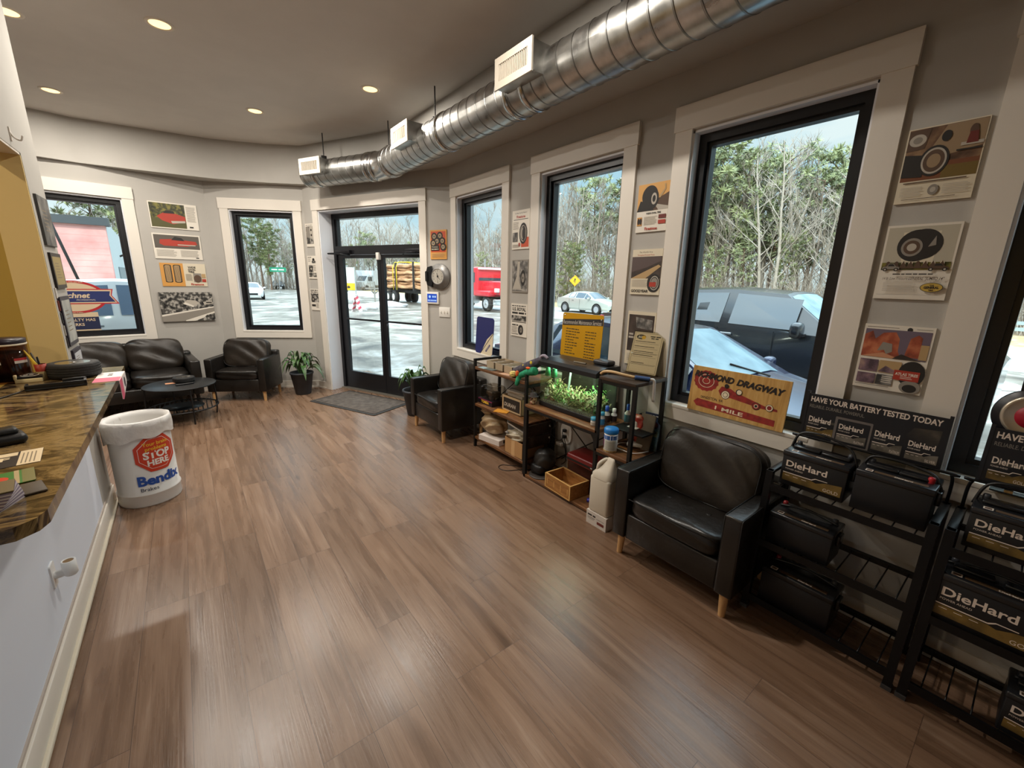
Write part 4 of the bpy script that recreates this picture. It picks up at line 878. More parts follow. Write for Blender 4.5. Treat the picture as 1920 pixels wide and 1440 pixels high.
for k in (-1, 0, 1): mb.face(rrect(.046*k-.006, -.014, .046*k+.006, .014, .001), .0075, LGREY)
mb.build('switch_plate', sw)
for k in (-1, 0, 1):
    mb = MB(); mb.box(-.004, .004, -.01, .006, .004, .018, KW, TR(.046*k, 0, 0, .3)); mb.build('toggle', sw)
ol = thing('wall_outlet', 'white wall outlet with two black plugs below the aquarium', 'outlet', M=wallM(0, 2.445, .36, .001))
mb = MB(); mb.prism(rrect(-.065, -.095, .065, .095, .06), 0, .012, KW); mb.prism(rrect(-.035, -.057, .035, .057, .006), .012, .016, KW); mb.build('cover_plate', ol)
for dy in (.028, -.028):
    mb = MB(); mb.box(-.016, .016, dy-.013, dy+.013, .016, .045, BLK, r=.005); mb.tube(bez([(0, dy, .045), (.02, dy-.01, .075), (.06, dy-.10, .07), (.03, dy-.22, .03), (-.03, dy-.28, .02)], 6), .0035, BLK, 6); mb.build('plug', ol)
mb = MB(); mb.box(-.035, .035, -.015, .015, 0, .03, KW, r=.005); tag(mb.build('plug_adapter', None, wallM(0, 2.485, .255, .03)), 'small white plug adapter hanging under the wall outlet', 'adapter')

# ------------------------------------------------------------------ signs standing on the sills
def leanM(x, y, z, lean, yaw=0):
    """board facing into the room (-x), bottom edge at z, leaning back by lean"""
    return Matrix.Translation((x, y, z)) @ Euler((0, 0, R(-90)+yaw)).to_matrix().to_4x4() @ Euler((PI/2-lean, 0, 0)).to_matrix().to_4x4()
SILL = ZO0+.012
# blue and cream sign in the narrow window by the entrance
w, h = .36, .40; t = thing('tyre_shop_sign', 'blue and cream round cornered sign on the sill of the window beside the entrance', 'sign', M=leanM(2.535, 3.762, SILL, .06, R(-3)))
mb = MB(); mb.prism(rrect(-w/2, 0, w/2, h, .035), -.004, 0, mat('deep blue sign', '#1c2266', .4))
CS = mat('cream sign area', '#e0d2b4', .45)
mb.face([(-.06, .0), (.155, .0), (.178, .02), (.179, .25), (.06, .17)], .0005, CS); mb.face([(-.068, .006), (-.060, .0), (.179, .238), (.179, .25)], .001, INK)
T = Matrix.Translation((.085, .075, .0012)) @ Matrix.Rotation(R(44), 4, 'Z'); mb.face(rrect(-.058, -.012, .058, .012, .01), 0, mat('sign violet', '#4f4775', .5), T); mb.text('MICHELIN', 0, -.006, .012, CS, .0004, T, maxw=.10)
mb.build('sign_board', t)
# yellow maintenance sign
w, h = .425, .36; t = thing('maintenance_sign', 'yellow Recommended Maintenance Services sign behind the aquarium', 'sign', M=leanM(2.50, 2.315, 1.058, .05, R(2)))
mb = MB(); YS = noisemat('yellow enamel sign', [(.3, '#c8930f'), (.7, '#d09c15')], scale=3, rough=.3); mb.prism(rrect(-w/2, 0, w/2, h, .018), -.003, 0, YS)
mb.face([(-w/2+.004, h*.705), (w/2-.002, h*.775), (w/2-.002, h*.92), (-w/2+.004, h*.845)], .0004, INK)
T = Matrix.Translation((-.003, h*.81-.018, .0008)) @ Matrix.Rotation(R(2.2), 4, 'Z'); mb.text('Recommended Maintenance Services', 0, 0, .034, LGREY, 0, T, bold=.01, shear=.25, maxw=.40)
for k in range(10): mb.greek(-.165, h*.63-.0225*k, (.14, .15, .11, .15, .09, .13, .13, .09, .08, .12)[k], .0095, INK, .0006, seed=k)
for k in range(10): mb.greek(.045, h*.60-.0225*k, .11 if k != 3 else .05, .0095, INK, .0006, seed=20+k)
mb.build('sign_board', t)
for s in (-1, 1):
    mb = MB(); mb.lathe([(.006, .0), (.006, .002), (.001, .004)], mat('pale screw', '#f3eee2', .3, .5), TR(s*(w/2-.02), h-.025+(.004 if s < 0 else -.012), 0), 12); mb.build('screw', t)  # pale, half metallic screw heads
# wooden dragway sign
w, h = .56, .285; t = thing('dragway_sign', 'wooden Richmond Dragway sign on the sill of the largest window', 'sign', M=leanM(2.512, 1.07, SILL, .09, R(0)))
mb = MB(); PL = woodmat('weathered pine board', '#a87c3e', '#c79a55', '#d8b170', axis=1, scale=4, rough=.5, stretch=11); mb.box(-w/2, w/2, 0, h, -.012, 0, PL)
DRD = noisemat('worn dark red paint', [(.35, '#7d1f1b'), (.6, '#a02c25')], scale=30, rough=.5); BK2 = mat('sign black paint', '#221b18', .5); CR2 = mat('sign cream paint', '#ecdcbd', .5)
def gear(cx, cy, r, n=16, a=.08): return [(cx+r*(1+a*(k % 2))*math.cos(PI*k/n)*1.15, cy+r*(1+a*(k % 2))*math.sin(PI*k/n)*.95) for k in range(2*n)]
mb.face(gear(-.185, .20, .065), .0003, DRD); mb.face(ell(-.185, .20, .05, .042), .0006, CR2); mb.face(ell(-.185, .20, .047, .039), .0009, DRD); mb.face(ell(-.185, .20, .024, .020), .0012, CR2); mb.face(ell(-.185, .20, .021, .017), .0015, DRD)
T = Matrix.Translation((-.265, .222, .002)) @ Matrix.Rotation(R(-2.6), 4, 'Z'); mb.text('RICHMOND', 0, 0, .036, BK2, 0, T, align='l', bold=.045, shear=.25, maxw=.245); mb.text('DRAGWAY', .262, 0, .036, BK2, 0, T, align='l', bold=.045, shear=.25, maxw=.26)
mb.face([(-.10, .155), (-.085, .185), (-.03, .180), (.0, .165), (.06, .150), (.17, .122), (.235, .118), (.238, .105), (.15, .104), (-.02, .125), (-.085, .13)], .0006, DRD)
zc = .0008
for cx, cy, r, m in ((-.055, .138, .026, BK2), (-.055, .138, .023, CR2), (-.055, .138, .015, BK2), (-.055, .138, .012, CR2), (.125, .112, .022, BK2), (.125, .112, .019, DRD), (.125, .112, .011, CR2), (.125, .112, .008, BK2), (.195, .118, .020, BK2), (.195, .118, .0175, CR2), (.195, .118, .012, DRD), (-.055, .192, .013, BK2), (.02, .170, .018, BK2), (.022, .170, .014, CR2)): zc += .0002; mb.face(ell(cx, cy, r, r), zc, m)
mb.text('SANDSTON, VA', -.135, .088, .017, BK2, .0008, shear=.2, maxw=.14)
mb.face([(-.245, .058), (-.222, .082), (.235, .055), (.235, .020), (-.222, .034)], .0006, DRD)
T = Matrix.Translation((-.02, .035, .001)) @ Matrix.Rotation(R(-2), 4, 'Z'); mb.text('1 MILE', 0, 0, .022, CR2, 0, T, bold=.02, sx=2.1, maxw=.30); mb.build('sign_board', t)

# window decals on the left window (stuck on the glass)
dT = wallM(3, W1C+.17, 1.36, -.094)
t = thing('window_decal', 'red white and blue ribbon decal stuck on the left window', 'decal', M=dT)
mb = MB(); DR2 = mat('decal red', '#b8242c', .5); DB = mat('decal blue', '#27336b', .5); DWc = mat('decal cream', '#d9c3a2', .5)
mb.face(ell(0, 0, .29, .20, 48), .0003, DR2); mb.face(ell(0, 0, .262, .172, 48), .0006, DWc)
mb.face([(-.36, -.085), (-.31, .0), (-.36, .10), (.36, .10), (.34, .02), (.40, -.085)], .0009, DR2); mb.face([(-.34, -.072), (.38, -.072), (.33, .02), (.345, .088), (-.34, .088)], .0012, DWc); mb.face([(-.34, -.06), (.365, -.06), (.318, .02), (.33, .072), (-.34, .072)], .0015, DB)
mb.text('Technet', 0, -.008, .062, DWc, .002, bold=.03, shear=.25, maxw=.56); mb.text('PROFESSIONAL', .10, -.042, .018, LGREY, .002, bold=.02, shear=.2, maxw=.24)
mb.greek(0, .178, .2, .010, DWc, .002, None, 'c'); mb.greek(0, -.19, .1, .010, DWc, .002, None, 'c'); mb.build('decal_print', t)
t = thing('perks_decal', 'navy and tan Loyalty Has Perks decal low on the left window', 'decal', M=wallM(3, W1C+.19, 1.055, -.094))
mb = MB(); mb.face(rrect(-.22, -.12, .20, .12, .002), .0003, DWc); mb.face(rrect(-.22, -.092, .20, .062, .002), .0006, mat('decal navy', '#1f2748', .5)); mb.text('LOYALTY HAS', .165, .012, .034, DWc, .001, align='r', bold=.02, maxw=.34); mb.text('PERKS', .06, -.045, .034, DWc, .001, align='r', bold=.02); mb.text('PERKS', -.09, .078, .022, DB, .001, bold=.02); mb.build('decal_print', t)
# ------------------------------------------------------------------ shelf units
SHELFW = woodmat('rustic brown board', '#3a2414', '#6b4525', '#8f6234', axis=1, scale=5, rough=.5, stretch=8)
SHELFD = woodmat('dark brown board', '#1f150d', '#332315', '#46311e', axis=1, scale=5, rough=.55, stretch=8)
IRON = mat('black powder coated steel', '#171513', .5, .3)
def wb(mb, name, t, **k): return mb.build(name, t, Matrix.Translation(-t.location), **k)
q = .024
A = thing('shelf_unit', 'low brown board shelf with black steel frame, full of boxes, left of the aquarium', 'shelf', (2.35, 3.0, 0), group='steel framed shelves')
for x in (2.195, 2.495):
    for y in (2.605, 3.40):
        mb = MB(); mb.box(x-q/2, x+q/2, y-q/2, y+q/2, 0, .915, IRON); wb(mb, 'post', A)
for z in (.84, .465, .115):
    mb = MB(); mb.box(2.185, 2.505, 2.60, 3.405, z-.028, z+.0, SHELFW, r=.003); wb(mb, 'shelf_board', A)
for y in (2.605, 3.40):
    mb = MB(); mb.box(2.195, 2.495, y-q/2, y+q/2, .893, .915, IRON); mb.box(2.195, 2.495, y-q/2, y+q/2, .785, .81, IRON); wb(mb, 'end_rail', A)
mb = MB(); mb.tube([(2.495, 2.62, .50), (2.495, 3.0, .80)], .005, IRON, 6); mb.tube([(2.495, 3.38, .50), (2.495, 3.0, .80)], .005, IRON, 6); wb(mb, 'back_brace', A)
B = thing('aquarium_stand', 'tiered brown board and black steel stand carrying the aquarium', 'shelf', (2.35, 2.05, 0), group='steel framed shelves')
for x, y, h in ((2.17, 2.56, .64), (2.49, 2.56, .64), (2.17, 1.795, 1.03), (2.49, 1.795, 1.03), (2.17, 1.515, 1.03), (2.49, 1.515, 1.03)):
    mb = MB(); mb.box(x-q/2, x+q/2, y-q/2, y+q/2, 0, h, IRON); wb(mb, 'post', B)
for y0, y1, z in ((1.79, 2.575, .66), (1.505, 1.80, 1.05), (1.505, 1.80, .53), (1.505, 2.575, .03)):
    mb = MB(); mb.box(2.158, 2.505, y0, y1, z-.024, z, SHELFW if z < 1 else SHELFD, r=.003); mb.box(2.16, 2.172, y0, y1, z-.045, z-.022, IRON); wb(mb, 'shelf_board', B)
mb = MB(); mb.box(2.30, 2.505, 1.52, 1.785, .655, .668, IRON, r=.002); wb(mb, 'half_shelf', B)
mb = MB()
mb.tube([(2.49, 2.54, .08), (2.49, 1.81, .60)], .005, IRON, 6); mb.tube([(2.492, 2.54, .60), (2.492, 1.81, .08)], .005, IRON, 6); wb(mb, 'back_brace', B)
mb = MB(); mb.prism([(1.808, .638), (1.90, .638), (1.85, .62), (1.822, .58), (1.812, .5)], 0, .016, IRON, Matrix(((0, 0, 1, 2.164), (1, 0, 0, 0), (0, 1, 0, 0), (0, 0, 0, 1)))); wb(mb, 'corner_brace', B)
for z in (.40, .29):
    mb = MB(); mb.box(2.18, 2.48, 2.572, 2.588, z-.05, z+.05, SHELFD, r=.003); sp = wb(mb, 'side_plank', B)
    mb = MB(); mb.cyl((2.45, 2.57, z+.01), (2.45, 2.562, z+.01), .009, KW); wb(mb, 'screw_cap', B)

# ---- aquarium
TG = glassmat('aquarium glass', '#f2fbf4', .05)
aq = thing('aquarium', 'lit planted aquarium with black lid on the stand', 'aquarium', (2.37, 2.195, .662))
TX0, TX1, TY0, TY1, TZ0, TZ1 = 2.245, 2.495, 1.905, 2.49, .664, 1.0
mb = MB(); g = .004
mb.box(TX0, TX0+g, TY0, TY1, TZ0+.03, TZ1, TG); mb.box(TX0, TX1, TY0, TY0+g, TZ0+.03, TZ1, TG); mb.box(TX0, TX1, TY1-g, TY1, TZ0+.03, TZ1, TG); wb(mb, 'glass_walls', aq)
mb = MB(); mb.box(TX1-.004, TX1, TY0, TY1, TZ0, TZ1, mat('black aquarium backing', '#0b0d0c', .5)); wb(mb, 'back_panel', aq)
mb = MB(); mb.box(TX0-.004, TX1+.002, TY0-.004, TY1+.004, TZ0, TZ0+.036, BLK, r=.003); wb(mb, 'base_trim', aq)
mb = MB(); mb.prism([(TX0-.012, 1.0), (TX0-.012, 1.032), (TX0+.02, 1.05), (TX0+.10, 1.062), (TX1+.008, 1.062), (TX1+.008, 1.0)], TY0-.01, TY1+.01, mat('black aquarium lid', '#1a1b1d', .32), Matrix(((1, 0, 0, 0), (0, 0, 1, 0), (0, 1, 0, 0), (0, 0, 0, 1)))); lid = wb(mb, 'lid', aq)
mb = MB(); mb.box(2.40, 2.49, 1.93, 2.08, 1.062, 1.098, mat('grey black pump', '#2b2c30', .4), r=.014, seg=3); wb(mb, 'filter_housing', aq)
mb = MB(); mb.box(TX0+.04, TX1-.05, TY0+.03, TY1-.03, .998, .9995, mat('aquarium lamp', '#ffffff', .4, 0, '#f4ffe6', 3)); wb(mb, 'lamp_strip', aq)
mb = MB(); mb.box(TX0+g, TX1-g, TY0+g, TY1-g, TZ0+.036, TZ0+.055, noisemat('aquarium gravel', [(.4, '#3d3a34'), (.6, '#8b8577')], scale=120, rough=.9)); wb(mb, 'gravel', aq)
WAT = glassmat('aquarium water', '#f3f7f0', .03); mb = MB(); mb.box(TX0+g+.001, TX1-g-.001, TY0+g+.001, TY1-g-.001, TZ0+.056, .997, WAT); wb(mb, 'water', aq)
AG = [mat('aquatic green', '#7d8846', .5), mat('pale aquatic green', '#b8b584', .5), mat('vivid aquatic green', '#55993f', .5), mat('olive aquatic plant', '#8d805a', .5)]
rnd = random.Random(11)
for q_ in range(4):
    mb = MB()
    for k in range(135):
        x = rnd.uniform(TX0+.02, TX1-.03); y = rnd.uniform(TY0+.02, TY1-.02); hh = rnd.uniform(.05, .15)+(.09 if q_ == 2 and y < 2.08 else 0)+(.05 if y > 2.42 else 0); a = rnd.uniform(0, 6.28)
        for s in range(3):
            z = TZ0+.05+hh*s/3+rnd.uniform(0, .02); a += 2.2; L = rnd.uniform(.02, .045); wv = rnd.uniform(.003, .007)
            dx, dy = math.cos(a), math.sin(a); X = lambda v: min(max(v, TX0+.008), TX1-.012); Y = lambda v: min(max(v, TY0+.008), TY1-.008)
            mb.grid([[(X(x-dy*wv), Y(y+dx*wv), z), (X(x+dy*wv), Y(y-dx*wv), z)], [(X(x+dx*L*.6-dy*wv), Y(y+dy*L*.6+dx*wv), z+L*.55), (X(x+dx*L*.6+dy*wv), Y(y+dy*L*.6-dx*wv), z+L*.55)], [(X(x+dx*L), Y(y+dy*L), z+L*.5), (X(x+dx*L), Y(y+dy*L), z+L*.5)]], AG[q_])
    wb(mb, 'aquatic_plants', aq)
GP = mat('green net pot', '#2c9c62', .45)
for y in (2.45, 2.372):
    mb = MB(); mb.lathe([(.001, -.07), (.024, -.07), (.017, 0), (.001, 0)], GP, TR(TX0+.045, y, .985), 20); wb(mb, 'net_pot', aq)
mb = MB(); mb.cyl((2.36, 2.28, .80), (2.36, 2.26, .97), .008, mat('pale air hose', '#b9d3cc', .3)); mb.cyl((2.40, 2.31, .86), (2.40, 2.30, .97), .005, mat('pale air hose', '#b9d3cc', .3)); wb(mb, 'air_hose', aq)
for k, (x, y, z, c) in enumerate(((2.275, 2.44, .755, '#e9e6de'), (2.29, 2.385, .72, '#d9886b'), (2.285, 2.215, .715, '#cfd5d8'), (2.275, 2.06, .71, '#b9d0c0'))):
    mb = MB(); mb.cushion(x, y, z, .02, .05, .03, mat('ornament %d' % k, c, .5), e=2.4, n=6, seed=k, noise=.004)
    if k == 0:
        for s in (-1, 1): mb.tube(bez([(x, y+s*.004, z), (x, y+s*.012, z+.03), (x, y+s*.010, z+.055)], 4), [.007]*8+[.003], mat('ornament 0', c, .5), 6)
    wb(mb, 'ornament', aq)
li = bpy.data.lights.new('aquarium_light', 'AREA'); li.shape = 'RECTANGLE'; li.size = .16; li.size_y = .5; li.energy = 2.4; li.color = (1, 1, .93); lo = bpy.data.objects.new('aquarium_light', li); COL.objects.link(lo); lo.location = (2.36, 2.195, .988)
mb = MB(); mb.cyl((0, -.055, .008), (0, .055, .008), .007, mat('pen olive', '#6d6451', .4)); tag(mb.build('pen', None, TR(2.305, 2.12, 1.064, rz=.12)), 'olive pen lying on the aquarium lid', 'pen')

# ---- things on the left shelf, top
CARD = mat('grey cardboard', '#a9977d', .75); CARDD = mat('cardboard inside', '#6f6250', .8); KRAFT = mat('kraft cardboard', '#b58a5a', .75)
def openbox(name, label, x, y, z, sx, sy, sz, m, rz=0, group=None, cat='box', fill=None):
    t = thing(name, label, cat, (x, y, z), rz, group); w = .004
    mb = MB(); mb.box(-sx/2, sx/2, -sy/2, sy/2, 0, w, m); mb.box(-sx/2, -sx/2+w, -sy/2, sy/2, 0, sz, m); mb.box(sx/2-w, sx/2, -sy/2, sy/2, 0, sz, m); mb.box(-sx/2, sx/2, -sy/2, -sy/2+w, 0, sz, m); mb.box(-sx/2, sx/2, sy/2-w, sy/2, 0, sz, m); mb.build('box_body', t)
    if fill: mb = MB(); mb.box(-sx/2+w, sx/2-w, -sy/2+w, sy/2-w, w, sz*.7, fill); mb.build('contents', t)
    return t
STUFFM = noisemat('small packets', [(.35, '#4a4640'), (.5, '#9b948a'), (.65, '#c9c3b6')], scale=50, detail=3, rough=.6)
for k, (y, lab) in enumerate(((3.225, 'leftmost of three open grey bins on the box shelf'), (3.085, 'middle of three open grey bins on the box shelf'), (2.945, 'open grey bin nearest the plush toys on the box shelf'))):
    openbox('storage_bin', lab, 2.365, y, .8405, .22, .125, .068, CARD, group='open bins on the box shelf', cat='bin', fill=STUFFM)
for k, (x, y, c, lab) in enumerate(((2.22, 3.28, '#8fa3a5', 'pale blue card at the left end of the box shelf'), (2.225, 3.17, '#5b625c', 'dark green booklet in front of the leftmost bin'), (2.225, 2.93, '#c79f82', 'pinkish sheet at the front edge of the box shelf'))):
    mb = MB(); mb.box(-.035, .035, -.06, .06, .0, .006 if k == 1 else .002, mat('card %d' % k, c, .6)); tag(mb.build('card', None, TR(x, y, .8405, rz=.1*k)), lab, 'card')
# plush toys
PG = noisemat('grey plush', [(.3, '#3b3740'), (.7, '#5a5560')], scale=40, rough=.95, bump=.5, bscale=200); PGR = noisemat('green plush', [(.3, '#1f7a55'), (.7, '#2fa074')], scale=40, rough=.95, bump=.5, bscale=200); POR = mat('orange plush', '#e0662e', .9); PYL = mat('yellow plush', '#d9c33f', .9); PLV = mat('lavender plush', '#a49aa8', .9)
t = thing('plush_dinosaur', 'grey spotted plush dinosaur leaning on the aquarium corner', 'plush toy', (2.27, 2.68, .842))
P = bez([(2.275, 2.875, .875), (2.265, 2.80, .895), (2.265, 2.70, .94), (2.27, 2.60, .985), (2.275, 2.54, 1.02), (2.28, 2.50, 1.05)], 5); rr = [.016+.028*math.sin(PI*min(1, .08+.9*i/(len(P)-1)))**.8 for i in range(len(P))]
mb = MB(); mb.tube(P, rr, PG, 14); wb(mb, 'plush_body', t)
mb = MB(); mb.tube(bez([(2.28, 2.545, 1.02), (2.265, 2.51, 1.065), (2.27, 2.475, 1.075), (2.28, 2.45, 1.055)], 4), [.012]*13, PLV, 8); wb(mb, 'plush_leg', t)
for y, z in ((2.60, 1.0), (2.70, .955)):
    mb = MB(); mb.cushion(2.232, y, z, .012, .03, .03, PYL, e=2, n=6); wb(mb, 'spot', t)
for y, z in ((2.80, .882), (2.68, .90)):
    mb = MB(); mb.tube(bez([(2.26, y, z+.01), (2.235, y+.03, z-.02), (2.215, y+.055, z-.022)], 4), [.018]*8+[.012], PG, 8); wb(mb, 'plush_leg', t)
t = thing('plush_dragon', 'green plush dragon with orange crest hanging off the box shelf end', 'plush toy', (2.22, 2.62, .842))
mb = MB(); mb.tube(bez([(2.215, 2.52, .945), (2.21, 2.58, .93), (2.205, 2.65, .90), (2.195, 2.70, .872), (2.18, 2.705, .83), (2.172, 2.715, .79)], 5), [.034, .035, .036, .036, .036, .034, .032, .03, .03, .03, .03, .028, .027, .026, .025, .024, .024, .023, .022, .022, .021, .021, .02, .018, .016, .012], PGR, 12); wb(mb, 'plush_body', t)
mb = MB(); mb.cushion(2.19, 2.585, .962, .03, .05, .02, POR, e=2.4, n=6); mb.cushion(2.175, 2.71, .895, .03, .03, .05, POR, e=2.4, n=6); wb(mb, 'crest', t)
mb = MB(); mb.cushion(0, 0, 0, .07, .055, .055, mat('pale yellow plush', '#e3cf7d', .9), e=2.2, n=8, seed=3, noise=.006); tag(mb.build('plush_sponge', None, TR(2.20, 2.795, .872)), 'small pale yellow plush on the front edge of the box shelf', 'plush toy')
# middle shelf
MZ = .4655
t = thing('boxed_toy_truck', 'toy truck in a clear blister on a black and yellow base, on the middle shelf', 'toy', (2.335, 3.285, MZ), R(-90))
mb = MB(); mb.box(-.12, .12, -.10, .10, 0, .052, mat('toy base black', '#1b141c', .35)); mb.text('TONKA', 0, .014, .026, YL, 0, TR(0, -.1003, 0, PI/2), bold=.05, maxw=.15); mb.box(-.12, .12, -.1006, -.099, .042, .052, mat('toy base magenta', '#8a2f55', .4)); mb.build('base_box', t)
mb = MB(); mb.cushion(0, 0, .115, .235, .19, .15, glassmat('clear blister', '#dcd6cc', .10, .05), e=5, n=10); mb.build('blister', t)
mb = MB(); TT = mat('toy truck brown', '#5a4a3a', .4); mb.box(-.08, .03, -.035, .035, .075, .12, TT, r=.01); mb.box(.02, .08, -.033, .033, .07, .13, mat('toy truck dark', '#2b2522', .4), r=.01); tr_ = mb.build('toy_truck', t)
for sx in (-.05, .05):
    for sy in (-.03, .03): mb = MB(); mb.cyl((sx, sy-.01, .068), (sx, sy+.01, .068), .018, RUB); mb.build('wheel', tr_)
t = openbox('carton', 'pale carton with a black Duran print on the middle shelf', 2.385, 2.93, MZ, .19, .29, .15, mat('pale carton', '#cbb188', .7))
mb = MB(); mb.box(-.0965, -.095, -.125, .12, .02, .13, INK); mb.text('DURAN', -.02, .05, .036, LGREY, .0005, Matrix(((0, 0, -1, -.0966), (-1, 0, 0, 0), (0, 1, 0, 0), (0, 0, 0, 1))), bold=.03, shear=.2, maxw=.19); mb.build('printed_face', t)
for k, (z, dx, c) in enumerate(((.152, .0, '#8f8474'), (.180, .01, '#bcae98'), (.198, -.005, '#a39b8e'))):
    mb = MB(); mb.box(-.08, .08, -.11, .11, 0, .026 if k < 2 else .012, mat('paper pack %d' % k, c, .7)); tag(mb.build('paper_stack', None, TR(2.385+dx, 2.90, MZ+z, rz=.05*k)), ['lowest tan packet stacked on the Duran carton', 'middle cream packet stacked on the Duran carton', 'topmost grey packet stacked on the Duran carton'][k], 'paper', 'packets on the carton')
mb = MB(); mb.box(-.05, .05, -.07, .07, 0, .006, mat('orange envelope', '#d5922e', .6)); tag(mb.build('envelope', None, TR(2.245, 3.01, MZ, rz=.5)), 'orange envelope on the front of the middle shelf', 'envelope')
mb = MB(); mb.cushion(0, 0, .09, .06, .06, .18, mat('blue grey bottle', '#3c4f66', .4), e=3.5, n=8); tag(mb.build('spray_can', None, TR(2.445, 3.12, MZ)), 'blue bottle behind the toy truck on the middle shelf', 'bottle')
# bottom shelf
LZ = .1155
t = thing('grocery_bag', 'crumpled tan plastic grocery bag on the bottom shelf', 'bag', (2.31, 3.225, LZ+.06))
BAG = noisemat('tan plastic bag', [(.3, '#8a7458'), (.5, '#b19a78'), (.7, '#cdb999')], scale=9, detail=5, rough=.4, bump=.9, bscale=14)
mb = MB(); mb.cushion(0, 0, .095, .20, .30, .19, BAG, e=2.6, n=18, seed=2, noise=.022); mb.build('bag_body', t)
mb = MB(); mb.cushion(-.02, .09, .215, .10, .14, .09, BAG, e=2.2, n=12, seed=6, noise=.022); mb.build('bag_top', t)
t = thing('label_carton', 'flat white carton with a black mark under the grocery bag', 'box', (2.29, 3.17, LZ), R(10)); mb = MB(); mb.box(-.10, .10, -.14, .14, 0, .052, mat('white carton', '#d8cec6', .6)); mb.face(rrect(-.04, .012, .0, .044, .008), .0004, INK, TR(0, -.14, 0, PI/2)); mb.build('box_body', t)
t = openbox('cardboard_box', 'open kraft cardboard box on the bottom shelf', 2.325, 2.765, LZ, .26, .26, .15, KRAFT)
mb = MB(); mb.box(-.131, -.1302, -.02, .03, .0, .15, mat('parcel tape', '#cfa877', .4)); mb.build('tape', t)
mb = MB(); mb.cushion(-.01, .02, .14, .25, .24, .10, noisemat('clear plastic bag', [(.3, '#8d826e'), (.5, '#b3a78f'), (.7, '#d5cbb5')], scale=12, detail=5, rough=.3, bump=.9, bscale=20), e=2.6, n=14, seed=8, noise=.022); tag(mb.build('plastic_bag', None, TR(2.325, 2.765, LZ+.03)), 'crinkled clear plastic bag stuffed in the kraft box', 'bag')
mb = MB(); mb.box(-.11, .11, -.14, .14, 0, .012, mat('white tray', '#d9d4cc', .5)); tag(mb.build('paper_tray', None, TR(2.36, 2.80, LZ+.215, R(14), R(8), .2)), 'white folded carton flap lying on the plastic bag', 'carton')

# ---- things on the aquarium stand
t = thing('pirate_skull', 'small pirate skull ornament beside the aquarium', 'ornament', (2.215, 2.535, .661)); BONE = noisemat('bone with red paint', [(.40, '#8a3b2c'), (.52, '#cbb491'), (.7, '#e0cfae')], scale=45, rough=.6)
mb = MB(); mb.cushion(0, 0, .052, .055, .052, .055, BONE, e=2.3, n=10, seed=1, noise=.002); mb.cushion(-.006, 0, .018, .045, .042, .035, BONE, e=3, n=8); mb.build('skull', t)
mb = MB()
for s in (-1, 1): mb.cushion(-.025, s*.012, .052, .012, .014, .014, INK, e=2, n=6)
mb.cushion(-.027, 0, .038, .008, .008, .012, INK, e=2, n=4); mb.build('eye_socket', t)
mb = MB(); mb.lathe([(.045, .068), (.030, .074), (.026, .095), (.001, .104)], mat('dark felt hat', '#2a211d', .8), None, 20); mb.build('hat', t)
for s in (-1, 1):
    mb = MB(); mb.tube([(.02, s*.01, .06), (.03, s*.075, .125)], .003, STEEL, 6); mb.build('sabre', t)
def bottle(name, label, x, y, z, r, h, cap, body, lab=None, caph=.03, neck=.5, cat='bottle'):
    t = thing(name, label, cat, (x, y, z)); mb = MB(); mb.lathe([(.001, 0), (r, 0), (r, h*.72), (r*neck, h*.85), (r*neck, h)], body, None, 20); mb.build('bottle_body', t)
    mb = MB(); mb.lathe([(r*neck*1.15, h*.93), (r*neck*1.15, h+caph), (.001, h+caph)], cap, None, 18); mb.build('cap', t)
    if lab:
        mb = MB(); mb.lathe([(r+.0006, h*.12), (r+.0006, h*.62)], lab, None, 20, caps=False); mb.build('label_wrap', t)
    return t
BCAP = mat('blue cap', '#1e4fae', .4); TCAP = mat('teal cap', '#2b86a8', .4); WPL = mat('white bottle', '#d9d8d2', .4)
bottle('fish_food_jar', 'small white jar with teal lid at the end of the aquarium shelf', 2.225, 1.875, .661, .025, .045, TCAP, WPL, mat('jar label', '#b9b2a2', .5), .016, .9, 'jar')
bottle('water_treatment_bottle', 'white bottle with a blue label and teal cap behind the stand post', 2.27, 1.845, .661, .022, .085, TCAP, WPL, mat('blue label', '#3a86b8', .5), .014, .8)
bottle('water_treatment_bottle', 'white bottle with bright blue cap beside the aquarium end', 2.34, 1.858, .661, .022, .10, BCAP, WPL, mat('brown label', '#4a3328', .5), .03, .55)
bottle('water_treatment_bottle', 'white bottle with white cap and dark label beside the aquarium end', 2.40, 1.84, .661, .022, .085, WPL, WPL, mat('dark label', '#3a2c28', .5), .02, .55)
bottle('glue_bottle', 'white bottle with blue pointed cap at the back of the stand', 2.455, 1.76, .669, .022, .105, BCAP, WPL, mat('blue green label', '#4a7d8c', .5), .035, .45)
mb = MB(); mb.box(-.05, .05, -.04, .04, 0, .006, KW, r=.002); mb.lathe([(.022, .006), (.014, .04), (.001, .05)], KW, None, 16); tag(mb.build('white_lid', None, TR(2.43, 1.665, .669)), 'white funnel shaped lid on the small half shelf', 'lid')
mb = MB(); mb.lathe([(.046, -.006), (.05, 0), (.046, .006)], BLK, TR(0, 0, .05, 0, PI/2), 24); mb.lathe([(.001, 0), (.045, 0)], BLK, TR(0, 0, .05, 0, PI/2), 24); tag(mb.build('round_pad', None, TR(2.487, 1.65, .669)), 'round black disc leaning on the wall behind the bottles', 'disc')
t = thing('wipes_canister', 'white wipes canister with bright blue lid on the stand', 'canister', (2.205, 1.70, .531))
mb = MB(); mb.lathe([(.001, 0), (.045, 0), (.047, .004), (.047, .135), (.001, .135)], WPL, None, 32); mb.build('canister_body', t)
mb = MB(); mb.lathe([(.049, .133), (.050, .136), (.050, .160), (.044, .168), (.001, .166)], mat('bright blue lid', '#1f78c4', .35), None, 32); mb.build('lid', t)
mb = MB(); rr = .0475
